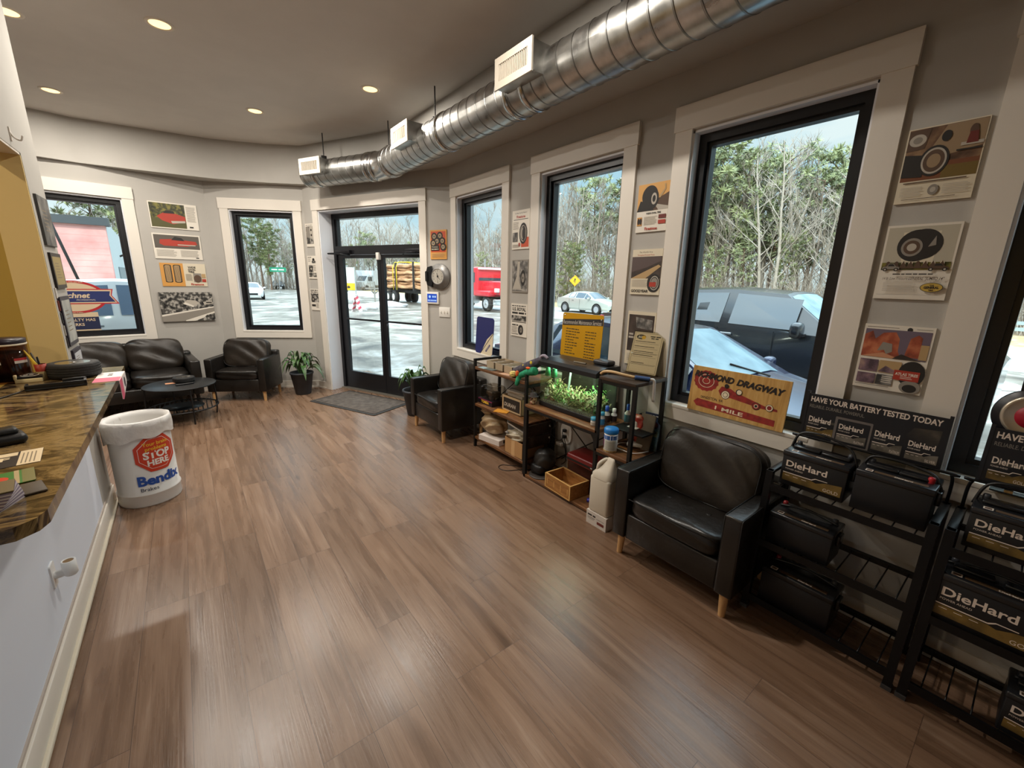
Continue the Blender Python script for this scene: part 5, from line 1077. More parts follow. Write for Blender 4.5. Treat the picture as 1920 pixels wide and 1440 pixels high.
def wrapq(mb, a, w, z0, z1, m, rr):
    n = 8; mb.grid([[(rr*math.cos(a+(i/n-.5)*w), rr*math.sin(a+(i/n-.5)*w), z) for i in range(n+1)] for z in (z0, z1)], m)
wrapq(mb, R(205), 2.6, .092, .122, mat('label royal blue', '#2f5fa8', .5), rr); wrapq(mb, R(214), 1.9, .018, .09, mat('label pale print', '#c2c6bd', .6), rr); wrapq(mb, R(140), .55, .03, .09, mat('label magenta', '#7a2d5f', .5), rr); wrapq(mb, R(142), .3, .02, .05, INK, rr+.0003); wrapq(mb, R(205), 2.6, .004, .014, mat('label ochre', '#a98a4d', .5), rr)
for k in range(6): wrapq(mb, R(214), 1.4, .024+.010*k, .027+.010*k, GREY, rr+.0003)
mb.build('label_wrap', t)
t = thing('power_adapter', 'white power adapter with coiled cord on the stand', 'adapter', (2.42, 1.63, .531), R(30)); mb = MB(); mb.box(-.045, .045, -.07, .07, .012, .036, KW, r=.006); mb.build('adapter_body', t)
mb = MB(); mb.tube(bez([(-.06+.10*math.cos(a)*.9, .03+.11*math.sin(a), .006+.004*(k % 3)) for k, a in enumerate([R(30*i) for i in range(26)])], 3), .0038, KW, 6); mb.build('cord', t)
t = thing('snack_bag', 'red snack bag standing at the back of the stand', 'bag', (2.445, 1.655, .531)); mb = MB(); mb.cushion(0, 0, .11, .05, .11, .24, noisemat('red snack foil', [(.35, '#8a241c'), (.55, '#b23a2a'), (.68, '#cfae83')], scale=16, rough=.3, bump=.4), e=3.2, n=10, seed=3, noise=.008); mb.build('bag_body', t)
t = thing('brochure_holder', 'clear holder of blue goggles brochures leaning on the wall', 'brochure holder', M=leanM(2.44, 1.56, .531, .16, R(8)))
mb = MB(); mb.box(-.06, .06, .0, .26, -.012, 0, noisemat('blue brochure print', [(.35, '#2b3f66'), (.55, '#5d7ba3'), (.7, '#a9b9c6')], scale=9, rough=.4)); mb.face(rrect(-.06, .225, .06, .26, .002), .0004, mat('label navy', '#1b2746', .5)); mb.greek(0, .238, .10, .011, WPL, .0007, None, 'c')
for s in (-1, 1): mb.face(ell(s*.027, .18, .02, .025), .0005, mat('print plum', '#3b2340', .5)); mb.face(ell(s*.027, .18, .012, .014), .0008, MAROON)
mb.face(rrect(-.05, .10, .05, .14, .002), .0005, LGREY); mb.build('brochures', t)
mb = MB(); mb.box(-.064, .064, -.002, .16, .004, .006, TG); mb.build('holder', t)
mb = MB(); mb.box(-.006, .006, -.055, .055, 0, .25, mat('brown kraft wedge', '#6a5c4a', .7)); tag(mb.build('folder', None, TR(2.40, 1.578, .535, 0, .2)), 'grey brown folder between the snack bag and the brochures', 'folder')
# on top of the tower
t = thing('sign_holder', 'clear sign holder with a cream service notice on top of the stand', 'sign', M=leanM(2.43, 1.665, 1.054, .30, R(10)))
AC = glassmat('clear acrylic', '#f3f1ea', .06); mb = MB(); mb.box(-.118, .118, 0, .30, -.002, .0, AC); mb.box(-.118, .118, 0, .30, -.009, -.006, AC); mb.box(-.118, .118, -.001, .003, -.009, .05, AC); mb.build('acrylic_holder', t)
mb = MB(); PP = mat('cream notice paper', '#eee0c4', .6); mb.box(-.112, .100, .004, .292, -.0045, -.0035, PP); z = -.0033
for x0, x1, y0, y1 in ((-.104, .092, .284, .286), (-.104, .092, .010, .012), (-.104, -.102, .01, .286), (.090, .092, .01, .286)): mb.face(rrect(x0, y0, x1, y1, .0005), z, INK)
mb.face(ell(-.058, .258, .034, .017), z, INK); mb.face(ell(-.040, .255, .015, .013), z+.0003, YL); mb.text('BG', -.066, .250, .015, WPL, z+.0006, bold=.04, shear=.2)
mb.greek(.045, .262, .075, .010, INK, z, None, 'c'); mb.greek(.045, .249, .06, .010, INK, z, None, 'c', 3)
for y in (.225, .19, .155, .13, .075): mb.face(rrect(-.095, y, .05 if y > .1 else .0, y+.004, .0005), z, INK); mb.face(rrect(-.095, y-.012, .075, y-.010, .0005), z, GREY)
mb.face(rrect(-.10, .145, .085, .1465, .0005), z, INK); mb.face(rrect(-.10, .068, .085, .0695, .0005), z, INK); mb.build('notice', t)
t = thing('long_handled_scraper', 'curved tan rod with a blue grip lying across the top of the stand', 'tool', (2.25, 1.63, 1.0505)); TANR = mat('tan plastic rod', '#cdaa7a', .45)
mb = MB(); mb.tube(bez([(2.19, 1.815, 1.058), (2.19, 1.785, 1.078), (2.195, 1.72, 1.086), (2.215, 1.65, 1.078), (2.25, 1.585, 1.068)], 6), .010, TANR, 10); wb(mb, 'rod', t)
mb = MB(); mb.tube(bez([(2.25, 1.585, 1.068), (2.275, 1.545, 1.066), (2.30, 1.505, 1.064)], 5), .015, mat('blue grip', '#2d4a78', .5), 10); wb(mb, 'grip', t)
mb = MB(); mb.tube(bez([(2.30, 1.505, 1.064), (2.31, 1.485, 1.062), (2.315, 1.480, 1.03), (2.317, 1.478, .92)], 6), .009, mat('white hook tip', '#d8d3cb', .4), 10); wb(mb, 'hook_tip', t)
mb = MB(); mb.tube([(2.26, 1.79, 1.057), (2.32, 1.61, 1.057)], .006, STEEL, 8); mb.cushion(2.255, 1.80, 1.058, .03, .03, .012, STEEL, e=2.5, n=6); t = tag(mb.build('wrench', None), 'grey wrench lying beside the tan rod on the stand', 'wrench')
t = thing('yellow_bottle', 'yellow and clear spray bottle behind the cream service notice', 'bottle', (2.47, 1.775, 1.0505)); mb = MB(); mb.lathe([(.001, 0), (.022, 0), (.024, .05), (.016, .09), (.012, .12)], mat('yellow bottle', '#d9a622', .35), None, 18); mb.build('bottle_body', t)
mb = MB(); mb.lathe([(.014, .118), (.016, .122), (.016, .14), (.001, .145)], WPL, None, 14); mb.build('cap', t)
# below
t = thing('welding_helmet', 'dark grey helmet with glossy visor on the floor shelf under the aquarium', 'helmet', (2.315, 2.47, .031)); mb = MB(); mb.cushion(0, 0, .13, .19, .17, .20, mat('dark grey helmet', '#2b2a28', .4), e=2.4, n=12, seed=2, noise=.006); mb.build('shell', t)
mb = MB(); mb.cushion(-.055, .01, .06, .12, .15, .09, BLK, e=3, n=10); mb.build('visor', t); mb = MB(); mb.box(-.10, -.09, .04, .06, .06, .09, KW, r=.003); mb.build('clip', t)
t = thing('base_disc', 'black ring base under the dark helmet', 'ring', (2.27, 2.46, .0305)); mb = MB(); mb.lathe([(.10, 0), (.11, .004), (.10, .008)], mat('grey ring', '#4a4440', .5), None, 28); mb.build('ring', t)
CRW = woodmat('crate pine', '#7d5226', '#a5713a', '#bd8a4e', axis=1, scale=6, rough=.55, stretch=9); CRE = mat('crate pale edge', '#d3a866', .55)
t = thing('wooden_crate', 'open wooden crate with pale edges on the floor shelf of the stand', 'crate', (2.245, 2.13, .031), R(-3)); sx, sy, sz, w = .20, .30, .118, .012
for nm, a in (('end_panel', (-sx/2, sx/2, -sy/2, -sy/2+w)), ('end_panel', (-sx/2, sx/2, sy/2-w, sy/2)), ('side_panel', (-sx/2, -sx/2+w, -sy/2+w, sy/2-w)), ('side_panel', (sx/2-w, sx/2, -sy/2+w, sy/2-w))):
    mb = MB(); mb.box(*a, 0, sz, CRW); mb.box(a[0], a[1], a[2], a[3], sz, sz+.004, CRE)
    if nm == 'side_panel' and a[0] < 0:
        for yy in (-.12, -.04, .04, .12): mb.box(a[0]-.001, a[0], yy-.003, yy+.003, .035, .085, CRE)
        mb.box(a[0]-.001, a[0], -.15, -.138, 0, sz, CRE); mb.box(a[0]-.001, a[0], .138, .15, 0, sz, CRE); mb.box(a[0]-.001, a[0], -.15, .15, 0, .008, CRE)
    mb.build(nm, t)
mb = MB(); mb.box(-sx/2, sx/2, -sy/2, sy/2, 0, .006, CRW); mb.build('bottom_board', t)
LB = noisemat('brown leather case', [(.35, '#3a1d17'), (.65, '#552a20')], scale=7, rough=.4, bump=.2); RC = mat('red tool case', '#7d1c1c', .35)
t = thing('leather_case', 'dark red brown leather case standing behind the crate', 'case', (2.405, 2.06, .031)); mb = MB(); mb.prism(rrect(-.165, 0, .165, .235, .05), -.05, .05, LB, Matrix(((0, 0, 1, 0), (1, 0, 0, 0), (0, 1, 0, 0), (0, 0, 0, 1)))); mb.build('case_body', t)
mb = MB(); rm = rrect(-.167, -.002, .167, .237, .05); mb.tube([(-.05, y, z) for y, z in rm], .006, mat('case tan edge', '#6d4a2d', .5), 6, closed=True); mb.build('edging', t)
t = thing('tool_case', 'red tool case lying on top of the leather case', 'case', (2.375, 1.99, .268)); mb = MB(); mb.box(-.10, .11, -.19, .19, 0, .07, RC, r=.018, seg=3); mb.build('case_body', t)
mb = MB(); mb.box(-.102, -.098, -.185, .185, .018, .036, BLK); mb.greek(.07, .022, .10, .013, WPL, .0005, Matrix(((0, 0, -1, -.1022), (-1, 0, 0, 0), (0, 1, 0, 0), (0, 0, 0, 1)))); mb.build('badge_strip', t)
mb = MB(); mb.lathe([(.001, 0), (.018, 0), (.018, .022), (.001, .022)], mat('violet blue cap', '#3a3a9c', .4), None, 16); tag(mb.build('bottle_cap', None, TR(2.26, 1.90, .031)), 'loose blue bottle cap on the floor shelf', 'cap')
t = thing('plastic_jug', 'big translucent white jug beside the nearest armchair', 'jug', (2.165, 1.672, 0)); HD = mat('milky plastic', '#d2c9b8', .45)
openj = MB(); openj.box(-.085, .085, -.085, .085, .098, .37, HD, r=.02, seg=3); openj.grid([[(ox+x, oy+y, z) for x, y in rrect(-a, -b2, a, b2, min(a, b2)*.45, 4)] for z, a, b2, ox, oy in ((.36, .085, .085, 0, 0), (.385, .083, .083, 0, 0), (.415, .070, .066, .006, -.008), (.45, .052, .046, .014, -.018), (.485, .036, .034, .02, -.024), (.505, .030, .030, .022, -.026), (.512, .014, .014, .022, -.026), (.513, .001, .001, .022, -.026))], HD, closed=True); openj.build('jug_body', t)
mb = MB(); mb.tube(bez([(-.05, .045, .405), (-.045, .04, .45), (-.01, .015, .482), (.012, -.01, .485)], 5), .014, HD, 10); mb.build('handle', t)
mb = MB(); mb.box(-.088, .088, -.088, .088, .0, .10, mat('white jug carton', '#d5cdc4', .6)); FA = Matrix(((0, 0, -1, -.0885), (-1, 0, 0, 0), (0, 1, 0, 0), (0, 0, 0, 1)))
mb.greek(-.075, .065, .07, .016, INK, .0004, FA); mb.face(rrect(-.075, .05, -.01, .053, .001), .0004, INK, FA); mb.face(rrect(-.075, .04, -.02, .043, .001), .0004, GREY, FA); mb.face(rrect(.01, .025, .07, .045, .001), .0004, MAROON, FA); mb.face(rrect(.0, .06, .07, .063, .001), .0004, GREY, FA); mb.build('carton_sleeve', t)
mb = MB(); mb.tube(bez([(2.30, 2.62, .004), (2.22, 2.68, .004), (2.10, 2.74, .004), (2.08, 2.83, .004), (2.14, 2.86, .004), (2.22, 2.78, .004), (2.30, 2.70, .004)], 6), .003, BLK, 6); tag(mb.build('looped_cable', None), 'thin black cord looping on the floor by the shelf', 'cord')
mb = MB(); mb.tube(bez([(2.47, 2.52, .60), (2.46, 2.50, .45), (2.44, 2.55, .36), (2.47, 2.47, .30), (2.50, 2.44, .33)], 6), .0035, BLK, 6); mb.tube(bez([(2.46, 2.58, .62), (2.42, 2.60, .50), (2.45, 2.55, .40), (2.40, 2.52, .25)], 6), .003, BLK, 6); tag(mb.build('cable_tangle', None), 'black cables hanging behind the aquarium stand', 'cable')

# ------------------------------------------------------------------ battery racks
RK = mat('black rack steel', '#141416', .35, .5)
def rack(label, cy):
    t = thing('battery_rack', label, 'rack', (2.3, cy, 0), R(-90), 'black battery racks')     # local x = viewer's right, -y = towards the room
    for s in (-1, 1):
        mb = MB(); x = s*.292; mb.tube([(x, -.14, 0), (x, -.105, .772)], .0, RK, 4, caps=False) if 0 else None
        p0, p1 = Vector((x, -.137, 0)), Vector((x, -.105, .775)); d = .015
        mb.add([(x+a*d, y+b*d, z) for (y, z) in ((p0.y, 0), (p1.y, .775)) for a, b in ((-1, -1), (1, -1), (1, 1), (-1, 1))], [(0, 1, 5, 4), (1, 2, 6, 5), (2, 3, 7, 6), (3, 0, 4, 7), (4, 5, 6, 7), (3, 2, 1, 0)], RK)
        mb.box(x-d-.002, x+d+.002, -.155, -.118, 0, .02, mat('grey rack foot', '#3b3a3a', .5)); mb.build('front_post', t)
        mb = MB(); mb.box(x-d, x+d, -.12, .175, .760, .775, RK, r=.003); mb.build('top_rail', t)
        mb = MB(); mb.box(x-d, x+d, .15, .18, 0, .775, RK); mb.build('back_post', t)
    for z in (.695, .395, .075):
        yf = -.137+.032*z/.775; mb = MB(); mb.box(-.28, .28, yf-.012, yf+.012, z-.014, z+.006, RK); mb.box(-.28, .28, yf-.014, yf-.012, z-.02, z+.016, RK); mb.box(-.28, .28, .15, .175, z-.014, z+.008, RK)
        for k in range(8): xx = -.245+.49*k/7; mb.tube([(xx, yf, z-.001), (xx, .16, z-.001)], .003, RK, 6)
        mb.build('shelf', t)
    mb = MB(); mb.tube(bez([(-.292, .165, .77), (-.292, .165, .86), (-.285, .165, .897), (-.265, .165, .905), (.265, .165, .905), (.285, .165, .897), (.292, .165, .86), (.292, .165, .77)], 6), .006, RK, 8); mb.build('wire_loop', t)
    return t
rack('black steel battery rack beside the nearest armchair', .415)
rack('black steel battery rack cut off by the right picture edge', -.215)
GOLD = noisemat('battery gold band', [(.35, '#4a3c1e'), (.6, '#7d6430')], scale=14, rough=.4); BATB = mat('battery black case', '#121215', .45); BATL = mat('battery lid', '#1d1e21', .24); LETT = mat('battery lettering', '#e6d8cb', .5)
def dielabel(mb, T, w, h, word='GOLD', m=GOLD, bg=None):
    """battery front print, origin at the lower left corner"""
    if bg: mb.face([(0, 0), (w, 0), (w, h), (0, h)], 0, bg, T)
    mb.text('DieHard', w*.06, h*.62, h*.22, LETT, .0006, T, align='l', bold=.022, sx=1.15, maxw=w*.78); mb.text('POWER AHEAD', w*.06, h*.50, h*.055, LETT, .0006, T, align='l', maxw=w*.38)
    mb.face([(w*.03, h*.08), (w*.97, h*.08), (w*.97, h*.46), (w*.72, h*.40), (w*.58, h*.30), (w*.5, h*.34), (w*.03, h*.34)], .0003, m, T)
    mb.face([(w*.03, h*.39), (w*.50, h*.39), (w*.56, h*.46), (w*.75, h*.46), (w*.75, h*.44), (w*.57, h*.435), (w*.51, h*.36), (w*.03, h*.36)], .0006, LETT, T)
    for k in range(3): mb.face([(w*(.07+.14*k), h*.27), (w*(.15+.14*k), h*.27), (w*(.15+.14*k), h*.285), (w*(.07+.14*k), h*.285)], .0006, LETT, T)
    mb.text(word, w*.93, h*.12, h*.11, LETT, .0006, T, align='r', maxw=w*.3)
def battery(label, wy, wx, z, front=True, w=.262, d=.165, h=.175, term='#3b4048', strap=True, flat=False, group='car batteries on the racks', post=-1):
    t = thing('car_battery', label, 'battery', (wx, wy, z), R(-90), group)
    mb = MB(); mb.box(-w/2, w/2, -d/2, d/2, 0, h*.86, BATB, r=.004); mb.build('case', t)
    mb = MB(); mb.box(-w/2-.003, w/2+.003, -d/2-.003, d/2+.003, h*.84, h, BATL, r=.006)
    if not flat:
        for k in (-1, 1): mb.box(k*w*.22-.055, k*w*.22+.055, -.018-.02*k*0, .022, h, h+.014, BATL, r=.005)
    lid_ = mb.build('lid', t)
    if front: mb = MB(); dielabel(mb, TR(-w/2+.004, -d/2-.0006, .012, PI/2), w-.008, h*.80); mb.build('front_label', t)
    mb = MB(); T = TR(0, 0, h+.0004)
    mb.face(rrect(-w*.28, -d*.42, w*.40, -d*.28, .004), 0, mat('battery top label', '#57422b', .5), T); mb.text('DieHard', w*.10, -d*.40, .012, LETT, .0005, T, bold=.04, maxw=.08); mb.face(rrect(-w*.40, -d*.43, -w*.30, -d*.27, .002), .0003, LETT, T); mb.face(rrect(-w*.385, -d*.40, -w*.315, -d*.30, .002), .0006, BRN, T); mb.build('top_label', t)
    for s, c in ((post, '#3a3d44'), (-post, term)):
        mb = MB(); mb.lathe([(.011, h), (.012, h+.016), (.010, h+.024), (.001, h+.026)], mat('terminal %s' % c, c, .35), TR(s*w*.40, d*.22 if term != '#b3202a' or s != -post else -d*.05, 0), 16); mb.build('terminal_cap', t)
    mb = MB()
    if strap: hh = .085 if front else .045; mb.tube(bez([(-w/2-.004, .02, h-.02), (-w*.42, .03, h+hh*.75), (-w*.15, .03, h+hh), (w*.18, .03, h+hh*.85), (w*.42, .02, h+hh*.5), (w/2+.012, .0, h-.03)], 6), .0055, BLK, 8)
    else: mb.tube(bez([(-w/2+.01, .02, h+.004), (0, .03, h+.02), (w/2-.01, .02, h+.004)], 6), .006, BLK, 8)
    mb.box(w/2, w/2+.016, -.03, .03, h*.55, h*.86, BATL, r=.004); mb.build('carry_strap', t)
    return t
battery('black battery with a raised carry strap and gold front label, left on the upper shelf', .553, 2.335, .702)
battery('plain black battery with a red terminal cap, right on the upper rack shelf', .272, 2.335, .702, False, .25, .175, .185, '#b3202a')
battery('plain black battery alone on the middle shelf of the armchair side rack', .545, 2.275, .402, False, .265, .165, .165, '#7d1c20', False, True, post=1)
battery('plain black battery on the bottom shelf of the armchair side rack', .51, 2.26, .082, False, .30, .165, .185, '#7d1c20', False, True, post=1)
battery('gold labelled battery with glossy lid on the upper shelf of the right edge rack', -.085, 2.335, .702, True, .262, .165, .165, '#3b4048', True)
battery('gold labelled battery on the middle shelf of the rack at the right edge', -.075, 2.26, .402, True, .30, .165, .20, '#3b4048', False)
battery('battery with gold label on the bottom shelf at the right picture edge', -.30, 2.26, .082, True, .262, .165, .17, '#3b4048', False)
# header signs on the racks
SB = mat('sign black', '#15151a', .35); SGLOW = noisemat('sign streak print', [(.45, '#15151a'), (.58, '#3a342e'), (.72, '#6d6454')], scale=5, detail=6, rough=.4, stretch=(1, 1, 1))
def header(label, yc):
    w, h = .515, .225; t = thing('battery_sign', label, 'sign', M=leanM(2.465, yc, .909, .02))
    mb = MB(); mb.box(-w/2, w/2, 0, h, -.004, 0, SB); mb.box(-w/2-.006, -w/2+.006, -.004, h+.012, -.008, .002, SB); mb.box(w/2-.006, w/2+.006, -.004, h+.012, -.008, .002, SB)
    for s in (-1, 1): mb.box(s*.2-.03, s*.2+.03, -.012, .004, -.007, -.003, SB)
    mb.text('HAVE YOUR BATTERY TESTED TODAY', -w*.47, h*.83, h*.115, LETT, .0006, bold=.03, align='l', maxw=w*.93, M=None); mb.text('RELIABLE. DURABLE. POWERFUL.', -w*.47, h*.69, h*.075, GREY, .0006, bold=.0, align='l', maxw=w*.43)
    mb.face([(w*.22, h*.36), (w*.46, h*.36), (w*.47, h*.74), (w*.30, h*.70)], .0003, SGLOW); mb.face([(-w*.46, h*.40), (w*.1, h*.5), (w*.1, h*.46), (-w*.46, h*.34)], .0003, SGLOW)
    PLAT = noisemat('battery silver band', [(.35, '#4a453d'), (.6, '#7d756a')], scale=14, rough=.4); GB = mat('grey battery print', '#6d6662', .5); T2 = Matrix.Translation
    dielabel(mb, T2((-w*.47, h*.03, .0006)), w*.23, h*.55); mb.face(rrect(-w*.245, -.004, w*.035, h*.60, .004), .0009, GB); mb.face(rrect(-w*.225, h*.03, w*.020, h*.55, .004), .0012, SB); dielabel(mb, T2((-w*.222, h*.04, .0014)), w*.235, h*.50, 'PLATINUM', PLAT); dielabel(mb, T2((w*.045, h*.03, .0006)), w*.215, h*.55, 'PLATINUM', PLAT); dielabel(mb, T2((w*.275, h*.02, .0006)), w*.215, h*.50, 'SILVER', PLAT)
    mb.build('sign_board', t); return t
header('black Have Your Battery Tested Today sign on the rack beside the armchair', .432)
header('black battery test sign cut off by the right picture edge', -.198)
t = thing('round_sign', 'round black, silver and red sign standing behind the right edge battery sign', 'sign', M=leanM(2.50, -.028, 1.19, .0))
mb = MB(); mb.lathe([(.001, -.02), (.105, -.02), (.108, -.015), (.105, -.006), (.001, -.006)], SB, None, 44); mb.prism(rrect(-.05, .09, .05, .16, .01), -.02, -.008, SB); mb.build('backing', t)
mb = MB(); mb.lathe([(.084, -.006), (.080, .006), (.072, .004), (.066, .001), (.001, .001)], mat('brushed silver ring', '#cfc4b2', .3, .7), None, 44); mb.build('silver_ring', t)
mb = MB(); mb.lathe([(.046, .001), (.044, .006), (.001, .006)], mat('sign crimson', '#a3152c', .4), None, 36); mb.build('red_disc', t)
mb = MB(); mb.box(-.012, .012, -.315, -.06, -.016, -.004, CHROME); mb.box(-.05, .05, -.317, -.311, -.03, .012, CHROME); mb.build('stand', t)
# ------------------------------------------------------------------ outside: ground, road, woods, vehicles
GZ = -.25
LOT = noisemat('wet muddy lot with snow', [(.36, '#3d3935'), (.45, '#665f56'), (.53, '#837d74'), (.64, '#b0afad')], scale=.45, detail=9, rough=.35, stretch=(1, 1, 1), distort=.8, nrough=.68, rrange=(.18, .7), bump=.3, bscale=3)
ROADM = noisemat('worn grey asphalt', [(.3, '#8d9093'), (.7, '#b3b5b6')], scale=1.2, detail=8, rough=.7, stretch=(3, .25, 1))
GRASSM = noisemat('dry winter grass', [(.3, '#8d7a52'), (.5, '#b09b6b'), (.7, '#cfc3a0')], scale=2.5, detail=9, rough=.95, bump=.5, bscale=12)
LITTER = noisemat('leaf litter', [(.3, '#6d5d48'), (.6, '#97846a')], scale=1.5, detail=8, rough=.95)
def strip(name, x0, x1, y0, y1, z, m):
    mb = MB(); n = 1; mb.add([(x0, y0, z), (x1, y0, z), (x1, y1, z), (x0, y1, z)], [(0, 1, 2, 3)], m); return struct(mb.build(name))
strip('ground_lot', -80, 16.2, -40, 140, GZ, LOT)
strip('ground_road', 16.2, 23.8, -40, 140, GZ, ROADM)
strip('ground_verge', 23.8, 30, -40, 140, GZ, GRASSM)
strip('ground_woods', 30, 140, -60, 140, GZ-.01, LITTER)
mb = MB(); LINE = mat('faded lane paint', '#d9d6c9', .7)
for x in (16.5, 23.4): mb.box(x, x+.12, -40, 140, GZ, GZ+.004, LINE)
for x in (19.9, 20.15): mb.box(x, x+.1, -40, 140, GZ, GZ+.004, mat('faded yellow paint', '#cdb36a', .7))
struct(mb.build('ground_lane_lines'))
q = V1+DIR[1]*1.34-NRM[1]*1.2
mb = MB(); mb.box(-1.3, 1.3, -.95, .75, GZ, -.02, noisemat('concrete stoop', [(.3, '#a5a099'), (.7, '#c4c0b8')], scale=5, rough=.8)); struct(mb.build('ground_stoop', None, TR(q.x, q.y, 0, rz=math.atan2(DIR[1].y, DIR[1].x))))
# low snow banks and brush heaps in the lot
SNOW = noisemat('dirty snow', [(.35, '#b9b6b3'), (.6, '#eceef2')], scale=3, detail=6, rough=.8, bump=.6, bscale=5)
for k, (x, y, sx, sy, sz, lab) in enumerate(((8.6, 27.2, 2.6, 1.2, .30, 'dirty snow heap beside the red and white barricade'), (11.2, 29.2, 3.2, 1.6, .35, 'dirty snow heap at the foot of the mailbox post'), (10.2, 38, 4.5, 2, .5, 'long dirty snow bank near the white car'), (13.6, 24.0, 3.0, 1.3, .22, 'low snow bank in front of the log trailer'), (13.2, 4.0, 2.0, 8.0, .18, 'long low snow bank along the near edge of the road'))):
    mb = MB(); mb.cushion(0, 0, 0, sx, sy, sz*2, SNOW, e=2.2, n=14, seed=k, noise=.22 if sz > .2 else .1); tag(mb.build('snow_bank', None, TR(x, y, GZ)), lab, 'snow bank', 'dirty snow banks')

# ---- trees
BARK = [noisemat('pale winter bark', [(.3, '#958b81'), (.7, '#b5aca1')], scale=3, rough=.9), noisemat('grey brown bark', [(.3, '#776b60'), (.7, '#988c80')], scale=3, rough=.9)]
PBARK = noisemat('pine bark', [(.3, '#5d4a3d'), (.7, '#80695a')], scale=4, rough=.9)
NEED = [noisemat('pine needles', [(.3, '#6c7454'), (.7, '#929b76')], scale=2, rough=.8), noisemat('yellower pine needles', [(.3, '#868e60'), (.7, '#aab184')], scale=2, rough=.8)]  # two needle greens, mixed at random by clump
def limb(mb, p, d, L, r, m, rnd, seg=4, n=4, wob=.16):
    pts = [Vector(p)]; d = Vector(d).normalized(); rr = [r]
    for i in range(seg):
        d = (d+Vector((rnd.uniform(-wob, wob), rnd.uniform(-wob, wob), rnd.uniform(-wob*.4, wob*.7)))).normalized()
        pts.append(pts[-1]+d*L/seg); rr.append(r*(1-.8*(i+1)/seg))
    mb.tube(pts, rr, m, n, caps=False); return pts, d
def baretree(H, seed, m):
    rnd = random.Random(seed); mb = MB()
    tr, _ = limb(mb, (0, 0, 0), (rnd.uniform(-.06, .06), rnd.uniform(-.06, .06), 1), H, .011*H+.02, m, rnd, 8, 5, .07)
    for k in range(15):
        t = .22+.74*k/15; i = min(int(t*8), 7); p = tr[i].lerp(tr[i+1], t*8-i); a = rnd.uniform(0, 6.28); L = H*(.40-.26*t)*rnd.uniform(.7, 1.15)
        b, d = limb(mb, p, (math.cos(a), math.sin(a), rnd.uniform(.7, 1.5)), L, .0055*H*(1-.6*t), m, rnd, 4, 3, .2)
        for q in range(5):
            u = rnd.uniform(.25, .95)*4; j = min(int(u), 3); p2 = b[j].lerp(b[j+1], u-j)
            c, d2 = limb(mb, p2, d+Vector((rnd.uniform(-.9, .9), rnd.uniform(-.9, .9), rnd.uniform(-.1, .8))), L*rnd.uniform(.3, .55), .0022*H, m, rnd, 3, 3, .25)
            for s in range(4):
                e = c[rnd.randint(1, 3)]; limb(mb, e, d2+Vector((rnd.uniform(-1, 1), rnd.uniform(-1, 1), rnd.uniform(-.2, .9))), L*rnd.uniform(.12, .26), .0012*H, m, rnd, 2, 3, .3)
    return mb
def pinetree(H, seed, bare=.4, wid=.20):
    rnd = random.Random(seed); t = MB(); f = MB()
    tr, _ = limb(t, (0, 0, 0), (rnd.uniform(-.04, .04), rnd.uniform(-.04, .04), 1), H, .012*H+.03, PBARK, rnd, 8, 6, .04)
    for k in range(44):
        u = bare+(1-bare)*(k/44); i = min(int(u*8), 7); p = tr[i].lerp(tr[i+1], u*8-i); a = k*2.4+rnd.uniform(-.4, .4)
        L = H*wid*(math.sin(PI*min(1, .25+.75*(1-(u-bare)/(1-bare))))**.7)*rnd.uniform(.6, 1.15)+.25
        b, d = limb(t, p, (math.cos(a), math.sin(a), rnd.uniform(.1, .6)), L, .004*H, PBARK, rnd, 3, 3, .15)
        for s in range(6):
            w = rnd.uniform(.35, 1.02)*3; j = min(int(w), 2); c = b[j].lerp(b[j+1], w-j)+Vector((rnd.uniform(-.3, .3), rnd.uniform(-.3, .3), rnd.uniform(-.1, .25)))
            R0 = rnd.uniform(.28, .5); m = NEED[rnd.random() > .55]
            for q in range(15):
                v = Vector((rnd.gauss(0, 1), rnd.gauss(0, 1), rnd.gauss(.3, .8))).normalized(); sd = v.orthogonal().normalized()*R0*.16; o = c+v*R0*.15
                f.add([o-sd, o+sd, o+v*R0], [(0, 1, 2)], m)
    return t, f
def brush(seed, m):
    rnd = random.Random(seed); mb = MB()
    for k in range(46):
        x, y = rnd.uniform(-1.8, 1.8), rnd.uniform(-1.2, 1.2); L = rnd.uniform(1.0, 3.4)
        b, d = limb(mb, (x, y, 0), (rnd.uniform(-.5, .5), rnd.uniform(-.5, .5), 1), L, .022, m, rnd, 3, 3, .25)
        for q in range(4): limb(mb, b[rnd.randint(1, 3)], d+Vector((rnd.uniform(-1, 1), rnd.uniform(-1, 1), rnd.uniform(-.2, .7))), L*rnd.uniform(.2, .5), .011, m, rnd, 2, 3, .3)
    return mb
BT = [baretree(11, 100+k, BARK[k % 2]).build('bare_tree') for k in range(5)]
BR = [brush(200+k, BARK[k % 2]).build('brush') for k in range(3)]
PT = []
for k in range(4):
    t, f = pinetree(11, 300+k, (.45, .25, .38, .06)[k], (.20, .19, .22, .20)[k]); o = t.build('pine_tree'); f.build('foliage', o); PT.append(o)
LB_ = 'leafless grey tree standing in the woods beyond the road'; LP_ = 'pine tree with green crown among the leafless trees'; LR_ = 'tangle of bare brush at the foot of the woods'
used = set()
def place(protos, lab, cat, grp, x, y, s, rnd, k=None):
    k = rnd.randrange(len(protos)) if k is None else k; p = protos[k]
    if p.name in used: o = dup(p)
    else: used.add(p.name); o = p
    o.location = (x, y, GZ); o.rotation_euler = (0, 0, rnd.uniform(0, 6.28)); o.scale = (s, s, s*rnd.uniform(.92, 1.08)); tag(o, lab, cat, grp); return o
rnd = random.Random(77)
